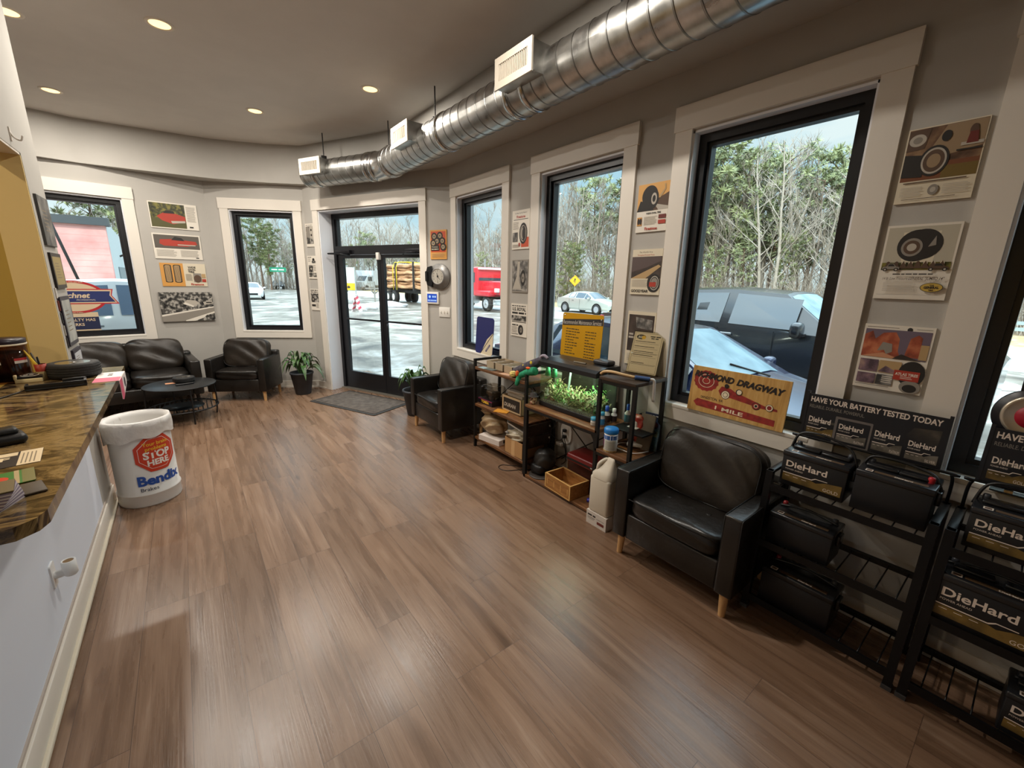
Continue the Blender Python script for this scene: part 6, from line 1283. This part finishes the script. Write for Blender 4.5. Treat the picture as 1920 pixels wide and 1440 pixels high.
def arc(az, lo, hi):
    a = R(az)
    if az > 46: d = (32+lo)/math.sin(a); return (d+rnd.uniform(0, hi))*math.sin(a), (d+rnd.uniform(0, hi))*math.cos(a)
    u = min(1, max(0, (46-az)/20)); d = 46+u*30+lo+rnd.uniform(0, hi); return d*math.sin(a), d*math.cos(a)
SPANS = [(2, 15), (14, 29), (28, 39), (40, 55), (57, 77), (80, 93)]      # where the windows look out
def bearing(k):
    u = ((k*.6180339) % 1)*sum(b-a for a, b in SPANS)
    for a, b in SPANS:
        if u < b-a: return a+u
        u -= b-a
    return b
for k in range(290):
    az = bearing(k); x, y = arc(az, rnd.uniform(0, 1), 16); place(BT, LB_, 'tree', 'leafless trees beyond the road', x, y, rnd.uniform(.75, 1.15), rnd)
for k in range(120):
    az = bearing(k*1.7+.3); x, y = arc(az, -1.2, 9); place(BR, LR_, 'brush', 'bare brush beyond the road', x, y, rnd.uniform(.8, 1.25), rnd)
# pines where the photo has them: bearing from the shop, distance, height factor, kind
PIN = [(7.6, 76, .92, 2), (8.4, 74, .80, 1), (13.4, 70, 1.05, 1), (12.6, 74, .8, 1), (10.4, 88, .7, 1), (19.5, 84, .82, 0), (22, 86, .74, 2), (17.5, 90, .75, 1), (24.5, 84, .72, 0), (61.2, 38, 1.20, 0), (62.4, 41, 1.24, 2), (65.6, 39, 1.04, 2), (68.6, 40, 1.02, 2), (72, 41, .95, 2), (74.5, 43, 1.0, 0), (63, 37.5, .45, 3), (66.5, 37, .42, 3), (70, 37, .5, 3), (44.9, 43, .55, 3), (46.4, 44, .5, 3), (52.6, 43, .6, 3), (54, 42, .6, 3), (50, 45, .42, 3), (43.5, 46, .5, 3), (84, 36, .5, 3), (34, 66, .5, 3), (48.5, 52, 1.1, 0), (51.6, 54, 1.15, 0)]
for az, d, s, k in PIN: place(PT, LP_, 'tree', 'pines beyond the road', d*math.sin(R(az)), d*math.cos(R(az)), s, rnd, k)
for k in range(8): place(PT, 'pine tree rising behind the pink building', 'tree', 'pines behind the pink building', rnd.uniform(-16, 1.5), rnd.uniform(46, 58), rnd.uniform(1.0, 1.35), rnd, k % 3)
for k in range(10): place(BT, 'leafless tree rising behind the pink building', 'tree', 'leafless trees behind the pink building', rnd.uniform(-16, 2), rnd.uniform(46, 60), rnd.uniform(1.0, 1.3), rnd)

# ---- vehicles
CGL = mat('car glass', '#2c3b47', .08, 0, spec=.8); TYR = mat('car tyre', '#1c1c1d', .8); RIMM = mat('car rim', '#b9bbbf', .3, .8); TAIL = mat('tail lamp', '#a5152a', .25); HEADL = mat('head lamp', '#d9dde2', .15)
def vehicle(name, label, cat, x, y, head, st, paint, wheels, wr=.33, glass=CGL, panes=(), group=None, extras=True, z=GZ, trimm=None):
    """st: stations front to back: (x, bottom, belt, top half-width, top z, half-width)"""
    t = thing(name, label, cat, (x, y, z), head, group); rows = []
    for (sx, zb, zs, tw, zt, w) in st:
        h = [(w*.90, zb), (w, zb+.14), (w*1.0, (zb+zs)/2+.06), (w*.965, zs), (tw, zt-.035), (tw*.62, zt), (0, zt+.012)]
        rows.append([(sx, -a, b) for a, b in h]+[(sx, a, b) for a, b in h[-2::-1]])
    mb = MB(); mb.grid(rows[::-1], paint); n = len(rows[0]); mb.add(rows[0], [tuple(range(n-1, -1, -1))], paint); mb.add(rows[-1], [tuple(range(n))], paint); mb.build('body', t, sharp=32)
    for nm, i, u0, u1, js, gm in panes:
        A_, B_ = [Vector(q) for q in rows[i]], [Vector(q) for q in rows[i+1]]; g = MB()
        for sgn in ((0,) if js == 'top' else (0, 1)):
            idx = [4, 5, 6, 7, 8] if js == 'top' else ([3, 4] if sgn == 0 else [9, 8])
            P0 = [A_[j].lerp(B_[j], u0) for j in idx]; P1 = [A_[j].lerp(B_[j], u1) for j in idx]
            def ins(P): 
                if js == 'top': return [P[0].lerp(P[-1], .045)*1 if k == 0 else P[-1].lerp(P[0], .045) if k == len(P)-1 else P[k] for k in range(len(P))]
                return [P[0].lerp(P[1], .07), P[0].lerp(P[1], .90)]
            Q0, Q1 = ins(P0), ins(P1); nv = (Q1[0]-Q0[0]).cross(Q0[-1]-Q0[0]).normalized(); c = sum(Q0, Vector())/len(Q0)
            if nv.dot(c-Vector((c.x, 0, .7))) < 0: nv = -nv
            g.grid([[q+nv*.009 for q in Q0], [q+nv*.009 for q in Q1]], gm or glass, smooth=False)
        g.build(nm, t)
    for wx, w in wheels:
        for s in (-1, 1):
            T = TR(wx, s*(w-.085), wr, PI/2 if s < 0 else -PI/2); mb = MB(); mb.lathe([(wr*.62, .11), (wr*.97, .10), (wr, .06), (wr, -.1), (wr*.6, -.1)], TYR, T, 24, caps=False)
            mb.lathe([(.001, .075), (wr*.2, .085), (wr*.22, .06), (wr*.56, .085), (wr*.62, .108)], RIMM, T, 24, smooth=False)
            for k in range(5): mb.box(wr*.2, wr*.58, -.022, .022, .07, .1, RIMM, T @ TR(rz=2*PI*k/5))
            mb.build('wheel', t)
            mb = MB(); mb.lathe([(wr*1.0, .088), (wr*1.17, .088)], TYR, TR(wx, s*(w-.085), wr, PI/2 if s < 0 else -PI/2), 24); mb.build('wheel_arch', t)
    return t, rows
def sedan(name, label, cat, x, y, head, paint, z=GZ, sc=1.0, glass=CGL, wglass=None, group=None, zk=1.0):
    st = [(2.32, .38, .58, .52, .62, .66), (2.22, .24, .66, .64, .70, .80), (1.65, .22, .80, .70, .84, .89), (1.05, .22, .92, .72, .96, .91), (.28, .22, .95, .56, 1.37, .91), (-.55, .22, .97, .56, 1.42, .91), (-1.15, .22, .98, .54, 1.36, .91), (-1.78, .24, .99, .64, 1.04, .90), (-2.22, .28, .95, .66, .99, .85), (-2.30, .40, .80, .62, .86, .78)]
    st = [(a*sc, b, c*zk, d, e*zk, f) for a, b, c, d, e, f in st]
    pn = [('windshield', 3, .06, .92, 'top', wglass), ('front_quarter_glass', 3, .38, .97, 'side', None), ('side_window', 4, .02, .92, 'side', None), ('side_window', 5, .02, .98, 'side', None), ('rear_window', 6, .08, .92, 'top', None)]
    t, rows = vehicle(name, label, cat, x, y, head, st, paint, [(1.42*sc, .91), (-1.38*sc, .91)], .325, glass, pn, group, z=z)
    for s in (-1, 1):
        mb = MB(); mb.box(-2.30*sc, -2.10*sc, s*.58-.16, s*.58+.16, .74*zk, .90*zk, TAIL, r=.02); mb.build('tail_lamp', t)
        mb = MB(); mb.box(2.02*sc, 2.26*sc, s*.60-.16, s*.60+.16, .56*zk, .66*zk, HEADL, r=.02); mb.build('head_lamp', t)
        mb = MB(); mb.cushion(.78*sc, s*.99, .99*zk, .12, .20, .13, paint, e=2.8, n=8); mb.build('wing_mirror', t)
    mb = MB(); mb.box(2.24*sc, 2.335*sc, -.42, .42, .40, .56, mat('dark grille', '#17181a', .4), r=.01); mb.build('grille', t)
    for s in (-1, 1):
        mb = MB(); mb.box(-.75*sc, -.60*sc, s*.925-.01, s*.925+.01, .82, .85, mat('door handle', '#8d9399', .3, .7)); mb.build('door_handle', t)
        mb = MB(); mb.box(-.05*sc-.004, -.05*sc+.004, s*.913-.004, s*.913+.004, .30, .92, mat('shut line', '#101216', .6)); mb.box(-1.0*sc-.004, -1.0*sc+.004, s*.913-.004, s*.913+.004, .45, .92, mat('shut line', '#101216', .6)); mb.build('door_seam', t)
    return t
BLUE = mat('blue car paint', '#18254a', .25, .3, coat=.6); FROST = noisemat('frosted windscreen', [(.35, '#54707d'), (.65, '#7c97a2')], scale=3, detail=5, rough=.4)
t = sedan('parked_car', 'dark blue sedan parked right outside the window beside the dragway sign', 'car', 4.35, 2.72, R(-90), BLUE, wglass=FROST, zk=1.07)
for yy in (-.35, .25):
    mb = MB(); mb.tube([(1.08, yy, 1.035), (.86, yy-.42, 1.165)], .009, BLK, 6); mb.build('wiper_blade', t)
TRK = mat('black truck paint', '#23272d', .25, .3, coat=.6)
st = [(2.95, .55, 1.0, .85, 1.03, .92), (2.82, .45, 1.10, .88, 1.15, .99), (1.95, .42, 1.18, .88, 1.22, 1.01), (1.32, .42, 1.22, .84, 1.26, 1.01), (.55, .42, 1.24, .68, 1.84, 1.01), (-.30, .42, 1.26, .68, 1.90, 1.01), (-1.12, .42, 1.27, .67, 1.87, 1.01), (-1.30, .42, 1.27, .84, 1.30, 1.01), (-1.36, .42, 1.27, .90, 1.31, 1.01), (-2.90, .48, 1.30, .90, 1.33, 1.00), (-2.98, .6, 1.25, .88, 1.28, .97)]
pn = [('windshield', 3, .06, .93, 'top', FROST), ('side_window', 4, -.30, .86, 'side', None), ('side_window', 5, .04, .93, 'side', None), ('rear_window', 6, .15, .85, 'top', None)]
t, _ = vehicle('pickup_truck', 'black crew cab pickup parked beyond the dark blue sedan', 'truck', 8.25, 3.20, R(-90), st, TRK, [(1.85, 1.01), (-1.75, 1.01)], .40, CGL, pn)
for s in (-1, 1):
    mb = MB(); mb.cushion(.92, s*1.16, 1.30, .16, .26, .24, TRK, e=3, n=8); mb.box(.90, .98, s*1.02-.08, s*1.02+.08, 1.20, 1.24, BLK); mb.build('wing_mirror', t)
    mb = MB(); mb.box(-2.99, -2.86, s*.88-.10, s*.88+.10, .95, 1.25, TAIL, r=.02); mb.build('tail_lamp', t)
    for xx in (-.20, -.95): mb = MB(); mb.box(xx-.12, xx+.12, s*1.02-.015, s*1.02+.015, 1.12, 1.155, RIMM, r=.006); mb.build('door_handle', t)
    mb = MB(); mb.text('C', 1.55, 1.02, .06, RIMM, 0, Matrix(((-s*-1 if s > 0 else 1, 0, 0, 0 if s < 0 else 0), (0, 0, s*-1 if 0 else (1 if s > 0 else -1), s*1.022), (0, 1, 0, 0), (0, 0, 0, 1)))) if s < 0 else None; (mb.build('badge', t) if mb.f else None)
    for xx in (.56, -.36, -1.15): mb = MB(); mb.box(xx-.005, xx+.005, s*1.012-.004, s*1.012+.004, .5, 1.24, mat('shut line', '#101216', .6)); mb.build('door_seam', t)
sedan('driving_car', 'silver sedan driving on the far lane of the road', 'car', 21.6, 19.35, R(-90), mat('silver paint', '#b9bcb4', .3, .5, coat=.4), group='cars on the road')
sedan('driving_car', 'white sedan with twin grille facing the shop across the lot', 'car', 4.9, 44, R(-96), mat('white car paint', '#dfe4ea', .3, coat=.4), group='cars on the road')
sedan('driving_car', 'dark grey sedan small in the distance through the far window', 'car', 12.8, 80, R(-100), mat('dark grey paint', '#353b42', .3, .3, coat=.4), group='cars on the road')
sedan('driving_car', 'dark blue car behind the white sedan at the left window edge', 'car', 3.9, 68, R(-96), mat('navy paint', '#26334d', .3, .3, coat=.4), group='cars on the road')
sedan('driving_car', 'dark car with red tail lamp half hidden by the left door stile', 'car', 8.9, 33.5, R(70), mat('charcoal paint', '#2a2a2e', .3, .3, coat=.4), group='cars on the road')
# white suv by the left window
st = [(2.4, .5, .85, .62, .90, .80), (2.25, .35, .98, .72, 1.03, .93), (1.5, .32, 1.08, .76, 1.12, .96), (1.0, .32, 1.10, .78, 1.14, .96), (.35, .32, 1.12, .68, 1.74, .96), (-.7, .32, 1.13, .70, 1.80, .96), (-1.9, .32, 1.13, .68, 1.77, .96), (-2.25, .35, 1.12, .74, 1.20, .95), (-2.38, .5, 1.0, .72, 1.05, .88)]
pn = [('windshield', 3, .06, .93, 'top', None), ('side_window', 4, .02, .92, 'side', None), ('side_window', 5, .02, .95, 'side', None), ('rear_window', 6, .1, .8, 'top', None)]
q = V3+DIR[3]*1.75-NRM[3]*3.9; WHP = mat('white car paint', '#dfe4ea', .3, coat=.4)
t, _ = vehicle('parked_suv', 'white sport utility car parked outside the left window', 'car', q.x, q.y, math.atan2(DIR[3].y, DIR[3].x), st, WHP, [(1.45, .96), (-1.45, .96)], .36, mat('blue grey car glass', '#66788f', .1), pn)
for s in (-1, 1):
    for xx in (-.35, .1): mb = MB(); mb.box(xx-.12, xx+.12, s*.975-.015, s*.975+.015, .98, 1.015, mat('door handle', '#8d9399', .3, .7), r=.006); mb.build('door_handle', t)
    mb = MB(); mb.box(-1.6, 1.0, s*.975-.012, s*.975+.012, .52, .545, mat('bright sill strip', '#cfd6dc', .3, .5)); mb.build('side_moulding', t)
# white box trucks far off
for k, (x, y, lab) in enumerate(((23.6, 77, 'white box truck far across the road, left door leaf'), (27.6, 76, 'second white box truck beside the road, right of the sign board'))):
    t = thing('box_truck', lab, 'truck', (x, y, GZ), R(200), 'far white trucks'); mb = MB(); mb.box(-4.2, 1.1, -1.2, 1.2, .9, 3.4, WHP); mb.build('cargo_box', t)
    mb = MB(); mb.prism([(1.2, .6), (3.6, .6), (3.6, 1.4), (2.9, 1.6), (2.3, 2.5), (1.2, 2.5)], -1.1, 1.1, WHP, TR(rx=PI/2)); cb = mb.build('cab', t)
    mb = MB(); mb.prism([(2.95, 1.6), (2.4, 2.4), (2.45, 2.45), (3.0, 1.62)], -1.0, 1.0, CGL, TR(rx=PI/2)); mb.box(1.4, 2.3, -1.115, 1.115, 1.6, 2.3, CGL); mb.build('cab_glass', cb)
    for wx in (2.6, -2.6):
        for s in (-1, 1): mb = MB(); mb.cyl((wx, s*.8, .45), (wx, s*1.1, .45), .45, TYR, n=18); mb.build('wheel', t)
# red logging tractor and its trailer
REDP = mat('red truck paint', '#c22031', .3, coat=.5); CHR = mat('truck chrome', '#cfd2d4', .2, .9)
t = thing('red_truck', 'red conventional truck cab seen through the window beside the entrance', 'truck', (16.75, 24.4, GZ), R(-90))
mb = MB(); mb.box(.35, 2.55, -.78, .78, 1.05, 1.95, REDP, r=.10, seg=3); mb.box(.3, 1.9, -1.18, 1.18, .95, 1.35, REDP, r=.12, seg=3); mb.build('hood', t)
mb = MB(); mb.box(-1.6, .45, -1.12, 1.12, .95, 2.85, REDP, r=.12, seg=3); cb = mb.build('cab', t)
mb = MB(); mb.prism([(.30, 1.98), (.47, 1.98), (.40, 2.62), (.22, 2.66)], -1.0, 1.0, CGL, TR(rx=PI/2)); mb.build('windshield', cb)
for s in (-1, 1): mb = MB(); mb.box(-.75, .15, s*1.125-.012, s*1.125+.012, 1.85, 2.5, CGL); mb.build('side_window', cb)
mb = MB(); mb.box(-.2, .55, -1.05, 1.05, 2.68, 2.80, mat('truck sun visor', '#d9dadb', .3), r=.03); mb.build('sun_visor', t)
mb = MB(); mb.box(2.5, 2.62, -.62, .62, .95, 1.95, CHR, r=.02)
for k in range(12): mb.box(2.61, 2.63, -.58+.1*k, -.54+.1*k, 1.0, 1.9, BLK)
mb.build('grille', t)
mb = MB(); mb.box(2.35, 2.7, -1.2, 1.2, .45, .82, CHR, r=.04); mb.build('bumper', t)
for s in (-1, 1):
    mb = MB(); mb.box(2.3, 2.52, s*.92-.14, s*.92+.14, 1.25, 1.5, HEADL, r=.03); mb.build('head_lamp', t)
    mb = MB(); mb.cyl((-1.75, s*.98, .9), (-1.75, s*.98, 3.5), .08, CHR, n=12); mb.build('exhaust_stack', t)
    mb = MB(); mb.cyl((-1.2, s*.95, .75), (.1, s*.95, .75), .30, CHR, n=18); mb.build('fuel_tank', t)
    for wx in (1.35, -3.6, -4.9):
        mb = MB(); T = TR(wx, s*.92, .5, PI/2 if s < 0 else -PI/2); mb.lathe([(.28, .13), (.49, .11), (.50, -.13), (.3, -.13)], TYR, T, 22, caps=False); mb.lathe([(.001, .14), (.1, .13), (.12, .06), (.26, .06), (.29, .13)], CHR, T, 22); mb.build('wheel', t)
mb = MB(); mb.box(-5.6, 1.0, -.45, .45, .62, .92, mat('truck chassis', '#2a2a2b', .6)); mb.build('chassis', t)
t = thing('log_trailer', 'log trailer with double wheels behind the red truck', 'trailer', (15.35, 33.8, GZ), R(-90)); CHS = mat('truck chassis', '#2a2a2b', .6)
mb = MB(); mb.box(-3.2, 6.5, -.5, .5, .85, 1.1, CHS); mb.build('frame', t)
for wx in (-2.4, -1.2):
    for s in (-1, 1): mb = MB(); T = TR(wx, s*.92, .5, PI/2 if s < 0 else -PI/2); mb.lathe([(.28, .15), (.49, .12), (.50, -.22), (.3, -.22)], TYR, T, 22, caps=False); mb.lathe([(.001, .04), (.26, .05), (.29, .14)], mat('pale wheel hub', '#c9c8c2', .5), T, 22); mb.build('wheel', t)
for wx in (-2.3, -.2, 3.2, 5.8):
    mb = MB(); mb.box(wx-.08, wx+.08, -1.2, 1.2, 1.05, 1.2, CHS)
    for s in (-1, 1): mb.box(wx-.06, wx+.06, s*1.2-.06, s*1.2+.06, 1.1, 3.25, CHS)
    mb.build('stake_bunk', t)
LOGM = noisemat('pine log bark', [(.3, '#7d5a40'), (.5, '#b98a63'), (.7, '#dcb48c')], scale=2.2, detail=6, rough=.85, stretch=(.4, 3, 3)); LEND = noisemat('cut log end', [(.3, '#c98a58'), (.7, '#e3b98a')], scale=5, rough=.8)
proto = None; rnd2 = random.Random(5)
for row in range(7):
    for c in range(7):
        r_ = rnd2.uniform(.13, .17); zz = 1.38+row*.27; yy = -.98+c*.32+(.16 if row % 2 else 0)
        if yy > 1.06: continue
        if proto is None:
            mb = MB(); n = 10; P = [(-4.2+8.4*i/n, .05*math.sin(i*1.7), .05*math.cos(i*2.1)) for i in range(n+1)]; mb.tube(P, [.15+.015*math.sin(i*2.3) for i in range(n+1)], LOGM, 12, caps=False); mb.lathe([(.001, 0), (.15, 0)], LEND, TR(-4.2, 0, .05, 0, -PI/2), 12); mb.lathe([(.001, 0), (.15, 0)], LEND, TR(4.2, .05*math.sin(17), .05*math.cos(21), 0, PI/2), 12); proto = mb.build('log'); o = proto
        else: o = proto.copy(); COL.objects.link(o)
        o.matrix_world = TR(15.35, 33.8, GZ, rz=R(-90)) @ TR(1.2+rnd2.uniform(-.35, .35), yy, zz, rnd2.uniform(0, 6), 0, rnd2.uniform(-.012, .012)); s = r_/.15; o.scale = (1, s, s)
        tag(o, 'pine log in the stack on the log trailer', 'log', 'logs on the trailer')
for k, (xx, lab) in enumerate(((-.75, 'yellow strap over the logs, left of two'), (-.05, 'yellow strap over the logs, right of two'))):
    mb = MB(); mb.tube([(xx, -1.2, 1.1), (xx, -1.2, 2.9), (xx, -1.0, 3.32), (xx, 0, 3.36), (xx, 1.0, 3.32), (xx, 1.2, 2.9), (xx, 1.2, 1.1)], .035, mat('yellow strap', '#e0c82c', .5), 6); o = mb.build('log_strap', None, TR(15.35, 33.8, GZ, rz=R(-90))); tag(o, lab, 'strap', 'straps over the logs')
# ---- small roadside things
def signpost(name, label, x, y, h, fn, cat='sign', pw=.03, m=RIMM, rz=None):
    t = thing(name, label, cat, (x, y, GZ), math.atan2(-x, y)+0 if rz is None else rz)     # local -y faces the shop
    mb = MB(); mb.cyl((0, 0, 0), (0, 0, h), pw, m, n=8); mb.build('post', t); fn(t); return t
def f(t):
    mb = MB(); mb.prism([(0, -.46), (.46, 0), (0, .46), (-.46, 0)], 0, .02, mat('warning yellow', '#e8b313', .5), TR(0, -.04, 2.15, PI/2)); mb.prism([(0, -.40), (.40, 0), (0, .40), (-.40, 0)], .02, .022, INK, TR(0, -.04, 2.15, PI/2)); mb.prism([(0, -.375), (.375, 0), (0, .375), (-.375, 0)], .022, .024, mat('warning yellow', '#e8b313', .5), TR(0, -.04, 2.15, PI/2))
    mb.prism([(-.03, -.2), (.03, -.2), (.03, .06), (.10, .06), (0, .22), (-.10, .06), (-.03, .06)], .024, .026, INK, TR(0, -.04, 2.15, PI/2)); mb.prism([(-.16, -.09), (-.03, -.03), (-.03, .03), (-.16, -.03)], .024, .026, INK, TR(0, -.04, 2.15, PI/2)); mb.build('diamond_plate', t)
signpost('warning_sign', 'yellow diamond road sign beyond the silver sedan', 26.4, 25.4, 2.2, f)
def f(t):
    mb = MB(); mb.box(-.9, .9, -.04, -.02, 2.55, 3.1, mat('street sign green', '#1f8a68', .5)); mb.greek(0, 2.74, 1.4, .22, WPL, 0, TR(0, -.0405, 0, PI/2), 'c'); mb.build('name_plate', t)
signpost('street_sign', 'green street name sign far off through the far window', 9.75, 60, 2.9, f)
def f(t): mb = MB(); mb.box(-.25, .25, -.04, -.02, 1.9, 2.5, WPL); mb.build('sign_plate', t)
signpost('road_sign', 'small white road sign right of the green street sign', 11.2, 55, 2.3, f)
t = thing('yard_sign', 'white board sign with a yellow lower panel seen through the left door leaf', 'sign', (12.6, 41.6, GZ), math.atan2(-12.6, 41.6))
for s in (-1, 1): mb = MB(); mb.box(s*.62-.05, s*.62+.05, -.05, .05, 0, 3.0, mat('grey sign post', '#8d9696', .6)); mb.build('post', t)
mb = MB(); mb.box(-.6, .6, -.03, .03, 1.35, 2.95, WPL); mb.box(-.62, .62, -.04, -.03, .85, 1.5, mat('warning yellow', '#e8b313', .5)); mb.prism([(0, 1.0), (.16, 1.12), (0, 1.3), (-.16, 1.12)], .041, .043, INK, TR(rx=PI/2)); mb.build('sign_panel', t)
t = thing('mailbox_post', 'grey wooden mailbox post standing in a snow heap', 'post', (10.9, 30.1, GZ), R(-20)); GW = mat('weathered grey post', '#7d7972', .8); mb = MB(); mb.box(-.06, .06, -.06, .06, 0, 1.75, GW); mb.build('post', t)
mb = MB(); mb.box(-.62, .58, -.05, .05, 1.22, 1.32, GW); mb.tube([(.04, 0, .92), (.38, 0, 1.24)], .045, GW, 4); mb.tube([(-.04, 0, .92), (-.30, 0, 1.24)], .045, GW, 4); mb.build('cross_arm', t)
t = thing('barricade', 'red and white A-frame barricade standing in the lot', 'barricade', (8.15, 25.6, GZ), R(38)); BW = mat('barricade white', '#e3dcdc', .5); BRD = mat('barricade red', '#d0455a', .5)
for s in (-1, 1):
    mb = MB(); T = TR(0, s*.26, 0, R(16)*s); mb.box(-.15, .15, -.02, .02, 0, 1.05, BW, T)
    for k in range(3): mb.prism([(-.15, .12+.3*k), (.15, .22+.3*k), (.15, .37+.3*k), (-.15, .27+.3*k)], -.022, .022, BRD, T @ TR(rx=PI/2))
    mb.build('panel', t)
mb = MB(); 
for z in (.42, .66): mb.box(25.9, 25.96, -14, 16, GZ+z-.07+.1, GZ+z+.07+.1, mat('galvanised guard rail', '#a9b9bf', .4, .6))
for k in range(11): mb.box(25.96, 26.1, -14+3*k, -13.88+3*k, GZ, GZ+.85, GW)
tag(mb.build('guard_rail', None), 'galvanised guard rail along the far side of the road', 'guard rail')
# ---- pink block building on the left
BRK = noisemat('pink painted block wall', [(.35, '#d08d88'), (.55, '#e3a8a2'), (.75, '#ecbab3')], scale=.9, detail=8, rough=.85, bump=.3, bscale=6)
t = thing('pink_building', 'pink painted block building with a grey garage side beyond the white car', 'building', (-2.1, 24, GZ))
mb = MB(); mb.box(-12, 0, 0, .3, 0, 3.75, BRK)
for k in range(16): mb.box(-12, 0, -.003, .0, .24*k-.006, .24*k+.006, mat('block joint', '#d39e98', .9))
mb.build('front_wall', t)
mb = MB(); mb.box(-12.1, .12, -.12, .4, 3.75, 4.05, mat('grey fascia', '#45494c', .6)); mb.build('fascia', t)
mb = MB(); mb.prism([(.31, 0), (20, 0), (20, 2.6), (.5, 4.0), (.31, 4.0)], -.3, 0, mat('grey side wall', '#b5bdbf', .8), Matrix(((0, 0, 1, 0), (1, 0, 0, 0), (0, 1, 0, 0), (0, 0, 0, 1)))); sdw = mb.build('side_wall', t)
for k in range(3): mb = MB(); mb.box(0, .04, 2.0+4.6*k, 5.2+4.6*k, 0, 2.2, mat('garage door grey', '#7d878b', .5)); mb.build('garage_door', t)
mb = MB(); mb.box(.0, .3, 6.0, 7.2, 2.2, 2.6, DARK); mb.tube(bez([(0, 3.6, 2.7), (.35, 3.6, 2.85), (.5, 3.6, 2.65)], 4), .04, DARK, 6); mb.build('wall_lamp', t)
for k, (x, z) in enumerate(((-3.1, 2.45), (-4.3, 1.95), (-5.6, 1.65))): mb = MB(); mb.box(x-.18, x+.18, -.06, 0, z, z+.18, mat('pink bracket', '#d99a94', .8)); mb.build('wall_bracket', t)
mb = MB(); mb.box(-12, -.3, .3, 20, 2.4, 2.6, mat('grey fascia', '#45494c', .6)); mb.build('roof', t)
mb = MB(); mb.tube([(-3.05, 17.2, 5.4), (-1.95, 17.2, GZ)], .035, mat('black guy wire', '#1d1c1c', .6), 6); tag(mb.build('guy_wire', None), 'black guy wire crossing the view of the pink building', 'cable')
# shop roof edge and outer walls keep the sun out of the room
mb = MB(); mb.box(-5.9, 3.5, -4.7, 9.6, HCEIL+.3, HCEIL+.75, EXTW); struct(mb.build('roof'))
# ------------------------------------------------------------------ sky, sun, camera
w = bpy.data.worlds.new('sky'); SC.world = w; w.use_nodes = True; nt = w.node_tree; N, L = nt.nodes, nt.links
bg = N['Background']; tc = N.new('ShaderNodeTexCoord'); sx = N.new('ShaderNodeSeparateXYZ'); L.new(tc.outputs['Generated'], sx.inputs[0])
gr = N.new('ShaderNodeValToRGB'); e = gr.color_ramp.elements; e[0].position = .0; e[0].color = lin('#dcebf2'); e[1].position = .75; e[1].color = lin('#b7cce2'); x = e.new(.2); x.color = lin('#b4d8ec')
L.new(sx.outputs['Z'], gr.inputs[0])
mp = N.new('ShaderNodeMapping'); mp.inputs['Scale'].default_value = (1, 1, 3.2); L.new(tc.outputs['Generated'], mp.inputs[0])
nz = N.new('ShaderNodeTexNoise'); nz.inputs['Scale'].default_value = 2.6; nz.inputs['Detail'].default_value = 7; nz.inputs['Roughness'].default_value = .55; nz.inputs['Distortion'].default_value = .5; L.new(mp.outputs[0], nz.inputs['Vector'])
cr = N.new('ShaderNodeValToRGB'); e = cr.color_ramp.elements; e[0].position = .40; e[0].color = (0, 0, 0, 1); e[1].position = .62; e[1].color = (.9, .9, .9, 1); L.new(nz.outputs['Fac'], cr.inputs[0])
mx = N.new('ShaderNodeMix'); mx.data_type = 'RGBA'; L.new(cr.outputs[0], mx.inputs[0]); L.new(gr.outputs[0], mx.inputs[6]); mx.inputs[7].default_value = lin('#eef3f6')
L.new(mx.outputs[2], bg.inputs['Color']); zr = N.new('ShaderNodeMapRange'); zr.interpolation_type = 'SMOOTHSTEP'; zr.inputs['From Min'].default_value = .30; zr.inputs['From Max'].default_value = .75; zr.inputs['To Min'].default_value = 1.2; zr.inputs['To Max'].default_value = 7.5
L.new(sx.outputs['Z'], zr.inputs['Value']); L.new(zr.outputs[0], bg.inputs['Strength'])   # brighter towards the zenith, a boost added out of view to light the room
su = bpy.data.lights.new('sun', 'SUN'); su.energy = 4.0; su.color = (1, .95, .87); su.angle = R(1.2); so = bpy.data.objects.new('sun', su); COL.objects.link(so)
so.rotation_euler = Vector((.80, .46, -.62)).to_track_quat('-Z', 'Y').to_euler()
cam = bpy.data.cameras.new('camera'); co = bpy.data.objects.new('camera', cam); COL.objects.link(co); SC.camera = co
FPX = 780.2; PITCH = .239508; ROLL = -.0216961; YAW = R(38.045)
cam.sensor_fit = 'HORIZONTAL'; cam.sensor_width = 36; cam.lens = 36*FPX/1920; cam.clip_start = .05; cam.clip_end = 400
co.matrix_world = Matrix.Translation((0, 0, 1.65)) @ Matrix.Rotation(-YAW, 4, 'Z') @ Matrix.Rotation(PI/2-PITCH, 4, 'X') @ Matrix.Rotation(-ROLL, 4, 'Z')
SC.view_settings.view_transform = 'Standard'; SC.view_settings.look = 'None'; SC.view_settings.gamma = 1; SC.view_settings.exposure = 0
try: SC.view_settings.use_curve_mapping = False
except Exception: pass
SC.cycles.use_denoising = True
SC.cycles.max_bounces = 12; SC.cycles.diffuse_bounces = 8; SC.cycles.glossy_bounces = 4; SC.cycles.transmission_bounces = 4; SC.cycles.transparent_max_bounces = 16
SC.cycles.caustics_reflective = False; SC.cycles.caustics_refractive = False; SC.cycles.sample_clamp_indirect = 6
